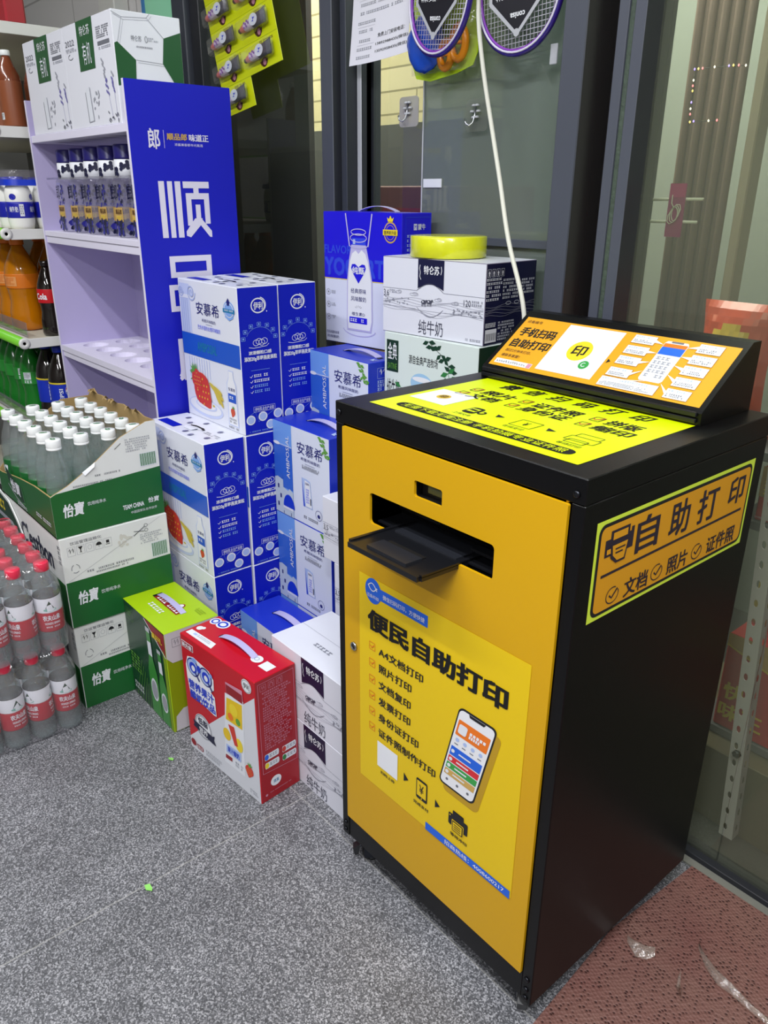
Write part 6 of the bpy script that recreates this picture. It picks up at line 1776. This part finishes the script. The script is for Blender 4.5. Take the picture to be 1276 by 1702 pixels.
# ---- bottles on it
def soda(name, label, group, R_, H_, mat, cap, bands, waist=True, shoulder=.62):
    t = thing(name, label, 'bottle', (0, 0, 0), 0, group)
    z = lambda f: f * H_
    pr_ = [(R_ * .72, 0), (R_ * .93, z(.012)), (R_, z(.04)), (R_, z(.20))] + ([(R_ * .86, z(.32)), (R_ * .90, z(.40))] if waist else [(R_ * .98, z(.30))]) + [(R_, z(.50)), (R_, z(shoulder)), (R_ * .90, z(shoulder + .09)), (R_ * .62, z(shoulder + .20)), (R_ * .38, z(.90)), (R_ * .34, z(.93))]
    MB().lathe(pr_, mat, 22).build('bottle_body', t)
    MB().lathe([(R_ * .40, z(.93)), (R_ * .42, z(.935)), (R_ * .42, z(.99)), (R_ * .38, z(1)), (0, z(1))], cap, 16).build('cap', t)
    lb = MB(); bands(lb, R_, H_); lb.build('label', t)
    return t
def b_orange(lb, R_, H_):
    lb.lathe([(R_ * 1.005, .47 * H_), (R_ * 1.008, .475 * H_), (R_ * 1.008, .62 * H_), (R_ * 1.005, .625 * H_)], 'orange_label', 22)
    Fc = Cyl(0, 0, .475 * H_, R_ * 1.008, .145 * H_, -PI / 2 - .2, 1.6)
    lb.rect(Fc, .05, .15, .70, .85, 'peach', 1, 6); lb.small(Fc, .10, .22, .65, .78, 4, 'orange_ink', 2, 4, .7)
    Fc2 = Cyl(0, 0, .475 * H_, R_ * 1.008, .145 * H_, PI + .6, .9); lb.ell(Fc2, .5, .5, .35, .42, 'navy', 1, 16); lb.text(Fc2, 'F', .38, .25, .62, .75, 'white', 2, .04)
P('orange_label', '#d9741a', rough=.35); P('peach', '#e09a5c', rough=.4)
def b_red(lb, R_, H_):
    lb.lathe([(R_ * 1.005, .45 * H_), (R_ * 1.01, .455 * H_), (R_ * 1.01, .63 * H_), (R_ * 1.005, .635 * H_)], 'red', 22)
    Fc = Cyl(0, 0, .455 * H_, R_ * 1.01, .17 * H_, -PI / 2 - .3, 1.6); lb.text(Fc, 'Cola', .15, .25, .85, .75, 'white', 1, .03)
def b_blue(lb, R_, H_):
    lb.lathe([(R_ * 1.005, .27 * H_), (R_ * 1.01, .275 * H_), (R_ * 1.01, .56 * H_), (R_ * 1.005, .565 * H_)], 'cola_blue', 22); lb.lathe([(R_ * 1.013, .555 * H_), (R_ * 1.013, .575 * H_)], 'yellow', 22)
    for a0 in (-.75, .9):
        Fc = Cyl(0, 0, .275 * H_, R_ * 1.01, .285 * H_, a0, 1.2)
        lb.ell(Fc, .72, .30, .24, .24, 'white', 1, 20); lb.ell(Fc, .72, .30, .23, .23, 'red', 2, 20, 0, PI, 2 * PI); lb.ell(Fc, .72, .32, .22, .20, 'cola_blue', 3, 20, 0, .1, PI - .1); lb.rect(Fc, .50, .27, .94, .33, 'white', 4, 4)
        lb.text(Fc, 'PEPSI', .10, .20, .34, .90, 'white', 1, .02, rot=90)
P('cola_blue', '#1430b4', rough=.35)
def b_green(lb, R_, H_):
    Fc = Cyl(0, 0, .46 * H_, R_ * 1.006, .17 * H_, -PI / 2 + .15, 1.3)
    lb.lathe([(R_ * 1.004, .46 * H_), (R_ * 1.006, .465 * H_), (R_ * 1.006, .62 * H_), (R_ * 1.004, .625 * H_)], 'lemon_label', 22)
    lb.rect(Fc, .25, .08, .72, .62, 'offwhite', 1, 5); lb.small(Fc, .29, .14, .68, .56, 4, 'midgrey', 2, 3, .6); lb.small(Fc, .25, .70, .72, .92, 1, 'offwhite', 1, 5, .9)
P('lemon_label', '#2a8a34', rough=.3)
def b_tea(lb, R_, H_):
    Fc = Cyl(0, 0, .10 * H_, R_ * 1.006, .18 * H_, -PI / 2 - .5, 1.4)
    lb.lathe([(R_ * 1.004, .03 * H_), (R_ * 1.006, .035 * H_), (R_ * 1.006, .60 * H_), (R_ * 1.004, .605 * H_)], 'tea_label', 22); lb.rect(Fc, .25, .45, .62, .95, 'offwhite', 1, 4); lb.small(Fc, .28, .52, .58, .9, 3, 'midgrey', 2, 3, .6)
P('tea_label', '#8a4c2e', rough=.35)
def row(proto_, spots, labels):
    for i, (p, l_) in enumerate(zip(spots, labels)):
        if i == 0: proto_.location = p; proto_['label'] = l_
        else: dup(proto_, p, i * .35 - .2, l_)
od = ['first', 'second', 'third', 'fourth', 'fifth', 'sixth', 'seventh', 'eighth']
s1 = soda('orange_soda_bottle', '', 'orange soda bottles on the drinks shelf', .056, .310, 'orange_soda', 'orange', b_orange)
row(s1, [(-1.985, .115, .8495), (-2.105, .115, .8495), (-2.035, .245, .8495), (-2.155, .245, .8495), (-2.225, .115, .8495)],
    ['large orange soda bottle at the shelf front, its peach label facing out', 'large orange soda bottle second from the right at the shelf front', 'large orange soda bottle at the right end of the second row', 'large orange soda bottle second from the right in the second row', 'large orange soda bottle third from the right at the shelf front'])
s2 = soda('cola_bottle', '', 'red labelled cola bottles on the drinks shelf', .037, .245, 'cola', 'cola', b_red)
row(s2, [(-1.802, .140, .8495), (-1.872, .185, .8495)], ['dark cola bottle with red label nearest the white stand', 'dark cola bottle with red label next to the orange soda'])
s3 = soda('lemon_soda_bottle', '', 'green lemon soda bottles on the drinks shelf', .044, .278, 'lemon_soda', 'green_print', b_green)
row(s3, [(-2.005 - .094 * i, .105 + .004 * (i % 2), .5245) for i in range(7)] + [(-2.05 - .094 * i, .21, .5245) for i in range(4)],
    ['green lemon soda bottle, %s from the right in the front row' % od[i] for i in range(7)] + ['green lemon soda bottle, %s from the right in the second row' % od[i] for i in range(4)])
s4 = soda('blue_label_cola_bottle', '', 'blue labelled cola bottles on the drinks shelf', .045, .285, 'cola', 'cola_blue', b_blue)
row(s4, [(-1.800, .140, .5245), (-1.900, .130, .5245), (-1.845, .236, .5245), (-1.945, .230, .5245)], ['blue labelled cola bottle nearest the white stand', 'blue labelled cola bottle second from the right at the shelf front', 'blue labelled cola bottle at the right of the second row', 'blue labelled cola bottle at the left of the second row'])
s5 = soda('tea_drink_bottle', '', 'brown drink bottles on the upper shelf', .0345, .215, 'brown_tea', 'cap_white', b_tea, waist=False, shoulder=.60)
row(s5, [(-1.795, .115, 1.4915), (-1.885, .105, 1.4915), (-1.83, .205, 1.4915), (-1.975, .11, 1.4915)], ['brown drink bottle with white cap, rightmost on the upper shelf', 'brown drink bottle with white cap, second on the upper shelf', 'brown drink bottle with white cap, behind the rightmost one', 'brown drink bottle with white cap, third on the upper shelf'])
# milk bottles banded together
P('milk_blue', '#1c22a4', rough=.4)
mk = thing('milk_bottle_pack', 'pack of white milk bottles with blue labels under one clear and blue band', 'milk pack', (-1.83, .12, 1.1945))
src = None
for i in range(4):
    x, y = (.045 - .088 * (i % 2) , -.035 + .088 * (i // 2))
    if src is None:
        b = MB().lathe([(.028, 0), (.036, .004), (.038, .014), (.0405, .030), (.0405, .075), (.0395, .080), (.0405, .085), (.0405, .112), (.034, .130), (.022, .140)], 'milk_white', 22)
        src = b.build('bottle', mk)
        lb = MB().lathe([(.0408, .036), (.0412, .037), (.0412, .078), (.0408, .084)], 'milk_blue', 22)
        for a0 in (-1.25, .35):
            Fc = Cyl(0, 0, .036, .0413, .046, a0, 1.3); lb.text(Fc, '纯牛奶', .10, .25, .62, .62, 'white', 1, .02); lb.rect(Fc, .70, .10, .95, .88, 'offwhite', 1, 3); lb.small(Fc, .73, .2, .92, .8, 4, 'midgrey', 2, 3)
            Fe = Cyl(0, 0, .088, .0407, .022, a0 + .2, .6); lb.ell(Fe, .5, .5, .45, .42, 'milk_blue', 1, 14)
        lb.build('label', src); MB().lathe([(.0215, .1395), (.0225, .141), (.0225, .158), (0, .159)], 'milk_blue', 16).build('cap', src)
    else:
        src2 = src.copy(); COL.objects.link(src2); src2.parent = mk; src2.rotation_euler = (0, 0, i * .4)
        for g in src.children:
            d = g.copy(); COL.objects.link(d); d.parent = src2
        src2.location = (x, y, 0)
        continue
    src.location = (x, y, 0)
bd_ = MB()
for z0, z1, mt_ in ((.132, .150, 'blue_mid'), (.150, .178, 'film')):
    ol = rrect(-.090, -.078, .090, .096, .038, 6)
    n = len(ol)
    bd_.add([(x, y, z0) for x, y in ol] + [(x * .98, y * .98, z1) for x, y in ol], [(i, (i + 1) % n, n + (i + 1) % n, n + i) for i in range(n)], mt_, True)
bd_.add([(x * .98, y * .98, .178) for x, y in ol], [tuple(range(n))], 'film')
bd_.build('band', mk)
mk2 = dup(mk, (-2.02, .118, 1.1945), None, 'pack of white milk bottles with blue labels, second from the right')
# tall red and yellow packets on the top shelf
def packet(x, y, w_, h_, mat, label, seed):
    t = thing('snack_packet', label, 'packet', (x, y, 1.7725), 0, 'packets on the top shelf')
    b = MB().box((-w_ / 2, -.03, 0), (w_ / 2, .03, h_), mat, .006)
    F, Rr, Tp = faces(w_, .06, h_)
    rd = random.Random(seed)
    if mat == 'red_packet':
        b.rect(F, .60, .45, .95, .70, 'offwhite', 2); b.text(F, '福', .05, .42, .40, .78, 'yellow', 2, .03)
    else:
        b.ell(F, .3, .72, .14, .08, 'red', 2); b.ell(F, .75, .75, .14, .08, 'red', 2); b.line(F, [(.05, .88), (.5, .93), (.95, .88)], .006, 'lime', 2)
    b.build('packet_body', t)
P('red_packet', '#a8202c', rough=.35); P('yellow_packet', '#d8c020', rough=.35)
for i, (x, y, w_, mt_, lb) in enumerate([(-1.795, .150, .088, 'red_packet', 'tall red packet, rightmost on the top shelf'), (-1.890, .150, .088, 'red_packet', 'tall red packet, second from the right on the top shelf'), (-1.985, .145, .085, 'yellow_packet', 'yellow packet with red fruit print on the top shelf'), (-2.08, .15, .088, 'red_packet', 'tall red packet, left of the yellow one on the top shelf')]):
    packet(x, y, w_, .26, mt_, lb, i)
# mint green sheet on the tiled wall
P('edge_blue', '#3a86c8', rough=.4)
P('mint_sheet', '#a4f2c8', rough=.5)
mg = MB().box((-2.02, .694, 1.82), (-1.76, .6985, 2.25), 'mint_sheet', .001).box((-2.045, .692, 1.80), (-2.021, .6985, 2.27), 'edge_blue', .001)
tag(mg.build('wall_panel', None, (-1.9, .697, 1.8)), 'mint green panel with a blue edge fixed on the white tiled wall', 'panel')
tag(MB().box((-2.30, .640, 1.70), (-2.16, .6985, 2.40), 'metal_white', .004).build('wall_box', None, (-2.23, .67, 1.7)), 'pale upright metal box fixed on the tiled wall at the left', 'box')
# ================================================================ things hung on the window
# yellow card of little tubes
cy = .652
bc = thing('tube_card', 'bright yellow blister card of small tubes hanging on the window', 'blister card', (-1.28, cy, 1.75), 0)
P('card_yellow', '#dbe610', rough=.35)
ux = Vector((.9946, 0, .104)).normalized(); uz = Vector((-.060, 0, 1)).normalized()
# corners found from the hanging pose: lower left tip, step, lower right tip
BL = Vector((-1.418, cy, 1.532))
colw, rowh = .2030, .0905
def cpt(a, b_, off=0.0):
    """a across in columns, b up in rows"""
    return BL + Vector((.176, 0, .0245)) * a + Vector((-.0235, 0, .0790)) * b_ + Vector((0, -off, 0))
cards = MB()
def quadcard(a0, b0, a1, b1):
    p = [cpt(a0, b0), cpt(a1, b0), cpt(a1, b1), cpt(a0, b1)]
    q = [v + Vector((0, .0012, 0)) for v in p]
    cards.add(p + q, [(0, 1, 2, 3), (7, 6, 5, 4), (0, 4, 5, 1), (1, 5, 6, 2), (2, 6, 7, 3), (3, 7, 4, 0)], 'card_yellow')
quadcard(0, 0, 1, 1); quadcard(0, 1, 2, 6.2)
class CardFace:
    W, H = .18, .082
    def __init__(s, a, b_): s.a, s.b = a, b_
    def pt(s, u, v, L): return cpt(s.a + u, s.b + 1 - v, EPS * L)
cells = [(0, 0)] + [(c_, r) for r in range(1, 6) for c_ in (0, 1)]
for a, b_ in cells:
    F = CardFace(a, b_)
    cards.small(F, .45, .10, .85, .19, 1, 'brown', 1, int(a * 7 + b_), .8); cards.small(F, .08, .34, .26, .50, 2, 'orange_ink', 1, int(a * 3 + b_), .7)
    cards.ell(F, .48, .62, .13, .33, 'brown_print', 1, 16); cards.ell(F, .50, .80, .05, .10, 'pink', 2, 10)
P('brown_print', '#4a1f1c', rough=.4)
for k in range(1, 6): cards.line(CardFace(0, k), [(0, 1), (1 if k < 1 else (2 if k > 0 else 1), 1)], .0007, 'lime_dark', 1)
wt_ = MB()
for i in range(3): wt_.rect(CardFace(-.0, 6.2), .06 + .05 * i, .86, .085 + .05 * i, 1.0, 'white', 1)
cards.build('backing_card', bc, tuple(bc.location))
P('tube_pink', '#d86a6a', rough=.3); P('tube_lav', '#d9c8e4', rough=.3); P('tube_grey', '#4a4a58', rough=.3); P('tube_white', '#dfe4f4', rough=.3)
proto_t = None
def tube_mesh():
    """one tube lying along +x, crimped flat at the far end"""
    t = MB()
    secs = [(-.060, .0065, .0065, 'tube_dark'), (-.050, .0070, .0070, 'tube_dark'), (-.0498, .0085, .0085, 'tube_pink'), (-.036, .0115, .0115, 'tube_pink'), (-.030, .0125, .012, 'tube_lav'), (-.004, .0150, .012, 'tube_lav'), (.004, .0160, .0115, 'tube_grey'), (.040, .0190, .006, 'tube_grey'), (.056, .0205, .0012, 'tube_grey')]
    n = 12
    for (xa, ya, za, m_), (xb, yb, zb, _) in zip(secs, secs[1:]):
        p = [(xa, ya * math.sin(2 * PI * i / n), za * math.cos(2 * PI * i / n)) for i in range(n)] + [(xb, yb * math.sin(2 * PI * i / n), zb * math.cos(2 * PI * i / n)) for i in range(n)]
        t.add(p, [(i, (i + 1) % n, n + (i + 1) % n, n + i)[::-1] for i in range(n)], m_, True)
    t.add([(secs[0][0], secs[0][1] * math.sin(2 * PI * i / n), secs[0][2] * math.cos(2 * PI * i / n)) for i in range(n)], [tuple(range(n))], 'tube_dark')
    for (x, y, z, r, m_) in [(.018, 0, .0115, .0155, 'tube_white')]:
        t.add([(x + r * math.cos(i * PI / 9), y + r * math.sin(i * PI / 9), z + .0012 - .00016 * r * 1000 * math.cos(i * PI / 9) * .8) for i in range(18)], [tuple(range(18))], m_)
    for k, (x, y) in enumerate([(-.022, .006), (-.014, -.005), (-.010, .007), (-.024, -.006), (-.004, .001), (-.016, .001)]):
        t.add([(x + .0032 * math.cos(i * PI / 4), y + .0030 * math.sin(i * PI / 4), .0131) for i in range(8)], [tuple(range(8))], 'violet')
    t.add([(.010 + .0015, -.004, .0136), (.016, .006, .0134), (.020, -.006, .0131), (.026, .004, .0127), (.018, -.001, .0134)], [(0, 2, 4), (1, 4, 3)], 'blue_tone')
    return t
P('tube_dark', '#2a1a1c', rough=.4)
# the lying tube faces -y (out of the card): local x along the card, local z towards the room
ex = (Vector((.176, 0, .0245)).normalized() + Vector((0, 0, .06))).normalized(); ez = Vector((0, -1, 0)); ey = ez.cross(ex).normalized()
for a, b_ in cells:
    if proto_t is None:
        proto_t = tube_mesh().build('tube', bc); o = proto_t
        bl_ = MB().box((-.064, -.024, -.010), (.060, .024, .0160), 'blister', .006); bl_.build('blister_bubble', o)
    else:
        o = proto_t.copy(); COL.objects.link(o); o.parent = bc
        for g in proto_t.children:
            d = g.copy(); COL.objects.link(d); d.parent = o
    c_ = cpt(a + .47, b_ + .50, .0135) - Vector(bc.location)
    o.matrix_local = Matrix(((ex.x, ey.x, ez.x, c_.x), (ex.y, ey.y, ez.y, c_.y), (ex.z, ey.z, ez.z, c_.z), (0, 0, 0, 1))) @ Matrix.Diagonal((1.22, 1.0, 1.0, 1.0))
# printed flyer
fy = .662
P('flyer_paper', '#e6e6f0', rough=.6)
fl_ = thing('paper_flyer', 'white printed paper notice taped on the window beside the rackets', 'notice', (-.68, fy, 1.60))
class FlyFace:
    W, H = .213, .30
    def pt(s, u, v, L):
        x = -.775 + .213 * u + .008 * (1 - v)
        z = 1.612 + .30 * (1 - v) + .012 * u * u
        y = fy - .018 * v * v * (1 - u * .6) - EPS * L
        return Vector((x, y, z))
F = FlyFace(); b = MB()
NU, NV = 6, 8
b.add([F.pt(i / NU, j / NV, 0) for j in range(NV + 1) for i in range(NU + 1)], [(j * (NU + 1) + i, (j + 1) * (NU + 1) + i, (j + 1) * (NU + 1) + i + 1, j * (NU + 1) + i + 1) for j in range(NV) for i in range(NU)], 'flyer_paper', True)
b.add([F.pt(i / NU, j / NV, -1) for j in range(NV + 1) for i in range(NU + 1)], [(j * (NU + 1) + i, j * (NU + 1) + i + 1, (j + 1) * (NU + 1) + i + 1, (j + 1) * (NU + 1) + i) for j in range(NV) for i in range(NU)], 'flyer_paper', True)
b.text(F, '免费上门安装电话：', .48, .800, .93, .830, 'ink', 2, .01); b.text(F, '13892988435(微信)', .45, .862, .99, .890, 'ink', 2, .01); b.text(F, '13592958435(微信)', .45, .915, .98, .943, 'ink', 2, .01)
for k, (v0, u0, u1) in enumerate([(.06, .15, .9), (.14, .15, .85), (.20, .15, .9), (.30, .12, .6), (.36, .15, .95), (.42, .15, .9), (.50, .12, .5), (.56, .15, .9), (.62, .15, .9), (.69, .12, .45), (.75, .14, .42), (.82, .12, .40), (.88, .12, .40), (.94, .12, .38)]):
    b.small(F, u0, v0, u1, v0 + .028, 1, 'grey', 2, k, .7)
for v in (.34, .54, .73, .86): b.line(F, [(.12, v), (.42 if v > .7 else .94, v)], .0006, 'offwhite_line', 1)
P('offwhite_line', '#b4b4c0', rough=.6)
b.build('sheet', fl_, tuple(fl_.location))
MB().box((-.70, fy - .0016, 1.885), (-.655, fy - .0010, 1.915), 'film').build('tape_strip', fl_, tuple(fl_.location))
# rackets hung head down
P('racket_purple', '#2c1878', rough=.25, coat=.5); P('racket_white', '#e0dcf0', rough=.3); P('string_white', '#d8d4e4', rough=.5); P('racket_card', '#15141f', rough=.35)
def racket(label, cx_, cz_, y0, tilt, cpal, yawr=0.0):
    t = thing('racket', label, 'racket', (cx_, y0, cz_), 0, 'badminton rackets hung on the window')
    A_, B_ = .104, .132
    el = lambda a, k=1.0, dy=0.0: Vector((A_ * k * math.cos(a) * (1 - .10 * math.sin(a)), dy, B_ * k * math.sin(a)))
    N_ = 56
    fr_ = MB().tube([el(2 * PI * i / N_) for i in range(N_)], .0065, 'racket_purple', 10, closed=True)
    fr_.tube([el(2 * PI * i / N_, .985, -.0062) for i in range(N_)], .0024, 'racket_white', 6, closed=True)
    fr_.tube([el(2 * PI * i / N_, .955, -.002) for i in range(N_)], .0028, 'violet', 6, closed=True)
    fr_.build('frame', t)
    st_ = MB()
    for i in range(-10, 11):
        x = i * .0093
        h = B_ * .95 * math.sqrt(max(0, 1 - (x / A_ / .97) ** 2))
        if h > .01: st_.tube([(x, 0, -h), (x, 0, h)], .0006, 'string_white', 5)
    for i in range(-13, 14):
        z = i * .0093
        h = A_ * .95 * math.sqrt(max(0, 1 - (z / B_ / .97) ** 2))
        if h > .01: st_.tube([(-h, .0008, z), (h, .0008, z)], .0006, 'string_white', 5)
    st_.build('strings', t)
    cdm = MB()
    F = Face((-.085, -.0085, -.112), (1, 0, 0), (0, 0, 1), .17, .215)
    cdm.prism(F, [(.10, .0), (.90, .0), (.90, .64), (.50, .94), (.10, .64)], .001, 'racket_card')
    cdm.poly(F, [(.16, .02), (.84, .02), (.84, .40), (.50, .50), (.16, .40)], cpal[0], 1)
    rd = random.Random(8)
    for k in range(9): cdm.line(F, [(.20 + .6 * rd.random(), .03), (.35 + .3 * rd.random(), .38)], .0012 + .002 * rd.random(), cpal[1 + k % 3], 2)
    cdm.text(F, 'RACKET 羽毛球拍', .18, .55, .82, .63, 'white', 2, .012, rot=180); cdm.text(F, 'conisa', .40, .755, .62, .805, 'white', 2, .03, rot=180)
    cdm.line(F, [(.10, .0), (.10, .64), (.50, .94), (.90, .64), (.90, .0)], .009, 'silver', 3); cdm.ell(F, .5, .925, .045, .035, 'silver', 4, 14)
    cdm.build('cover_card', t)
    sh = MB().tube([(0, 0, B_), (0, 0, B_ + .22)], .0042, 'racket_white', 8).tube([(0, 0, B_ + .22), (0, 0, B_ + .36)], .013, 'black_plastic', 10)
    sh.build('shaft', t)
    t.rotation_euler = (0, tilt, yawr)
    return t
racket('purple badminton racket hung head down in front of the flyer and toy bag', -.410, 1.729, .612, .12, ['navy_ink', 'straw_red', 'violet', 'white'], -.10)
racket('purple badminton racket hung head down, right of the white cable', -.210, 1.712, .640, -.06, ['navy', 'violet', 'blue_tone', 'grey'], .05)
# toy goggles in a bag
bg = thing('toy_bag', 'clear bag on a green card holding blue and orange swim toys', 'toy bag', (-.452, .668, 1.56), 0)
BO = tuple(bg.location)
b = MB()
F = Face((-.562, .668, 1.556), (1, 0, 0), (0, 0, 1), .218, .30)
b.prism(F, [(.02, .0), (1.0, .0), (.99, .85), (.93, .93), (.70, .97), (.30, 1.0), (.08, .97), (.0, .85)], .002, 'lime')
b.build('backing_card', bg, BO)
tb = MB()
rd = random.Random(12)
pts = []
nu, nv = 14, 12
for j in range(nv + 1):
    for i in range(nu + 1):
        a, p_ = 2 * PI * i / nu, PI * j / nv
        k = 1 + .08 * rd.random()
        pts.append((-.495 + .056 * math.sin(p_) * math.cos(a) * k, .648 + .018 * math.sin(p_) * math.sin(a), 1.632 + .058 * math.cos(p_) * k))
tb.add(pts, [(j * (nu + 1) + i, (j + 1) * (nu + 1) + i, (j + 1) * (nu + 1) + i + 1, j * (nu + 1) + i + 1) for j in range(nv) for i in range(nu)], 'toy_blue', True)
P('toy_blue', '#1d4fc0', rough=.3, var=.3, vscale=30); P('toy_orange', '#e08a14', rough=.3)
tb.build('blue_toy', bg, BO)
tg = MB()
for x, z, r in ((-.428, 1.602, .022), (-.388, 1.622, .027)):
    tg.tube([(x + r * .8 * math.cos(a), .650, z + r * 1.2 * math.sin(a)) for a in [i * PI / 10 for i in range(20)]], .0085, 'toy_orange', 8, closed=True)
    tg.lathe([(0, 0), (.010, 0), (.010, .006), (0, .006)], 'toy_orange', 12, (x, .650, z - .003))
tg.tube([(-.412, .648, 1.612), (-.405, .646, 1.625), (-.398, .648, 1.63)], .005, 'toy_orange', 8)
tg.build('goggles', bg, BO)
cv = MB(); pts = []
for j in range(9):
    for i in range(9):
        u, v = i / 8, j / 8
        pts.append((-.560 + .212 * u, .667 - .042 * (math.sin(PI * u) * math.sin(PI * v)) ** .45, 1.572 + .26 * v))
cv.add(pts, [(j * 9 + i, j * 9 + i + 1, (j + 1) * 9 + i + 1, (j + 1) * 9 + i) for j in range(8) for i in range(8)], 'film', True)
cv.build('clear_cover', bg, BO)
# adhesive hooks on the glass
def hook(x, z, y, label, pad):
    t = thing('adhesive_hook', label, 'hook', (x, y, z), 0, 'adhesive hooks on the window')
    p = MB(); F = Face((-.035, 0, -.034), (1, 0, 0), (0, 0, 1), .07, .068)
    p.prism(F, [(u / .07, 1 - v / .068) for u, v in rrect(0, 0, .07, .068, .010)], .002, pad)
    p.build('pad', t)
    h = MB().tube([(.0, -.003, .016), (.0, -.006, -.004), (-.002, -.009, -.016), (-.008, -.014, -.022), (-.016, -.017, -.018), (-.019, -.017, -.008)], .0022, 'steel', 8)
    for k in range(6): h.lathe([(0, 0), (.006, .0), (.0045, .004), (0, .005)], 'silver', 8, (.012 * math.cos(k * 1.05) * .8, -.004, .006 + .014 * math.sin(k * 1.05)))
    h.build('metal_hook', t)
hook(-.590, 1.499, .686, 'grey adhesive hook with a metal flower stuck on the glass by the cable', 'hook_pad')
hook(-.362, 1.478, .690, 'faint clear adhesive hook on the glass just left of the cable', 'hook_clear')
# white cable
cpts = [(-.292, .62, 1.90), (-.300, .62, 1.78), (-.301, .618, 1.664), (-.262, .600, 1.552), (-.190, .560, 1.429), (-.140, .535, 1.337), (-.082, .507, 1.223), (-.024, .495, 1.108), (-.012, .495, 1.02), (-.006, .497, .85), (.0, .498, .60)]
def spline(p, n=6):
    out = []
    p = [Vector(q) for q in p]
    for i in range(len(p) - 1):
        a, b_, c_, d = p[max(i - 1, 0)], p[i], p[i + 1], p[min(i + 2, len(p) - 1)]
        for k in range(n):
            t = k / n
            out.append(.5 * ((2 * b_) + (c_ - a) * t + (2 * a - 5 * b_ + 4 * c_ - d) * t * t + (3 * b_ - a - 3 * c_ + d) * t ** 3))
    return out + [p[-1]]
tag(MB().tube(spline(cpts), .0048, 'cable_white', 10).build('power_cable', None, (-.2, .56, 1.5)), 'white power cable hanging down the window to behind the kiosk', 'cable')
# small paper tag on the glass and the foil strip behind the racket
tag(MB().box((-.545, .699, 1.325), (-.480, .7015, 1.345), 'offwhite').build('paper_tag', None, (-.51, .70, 1.335)), 'small pale paper tag stuck low on the sliding pane', 'tag')
tag(MB().box((-.140, .664, 1.555), (-.122, .668, 1.592), 'silver', .001).build('hook_tab', None, (-.131, .666, 1.555)), 'pale tab hanging under the right racket on the glass', 'tab')
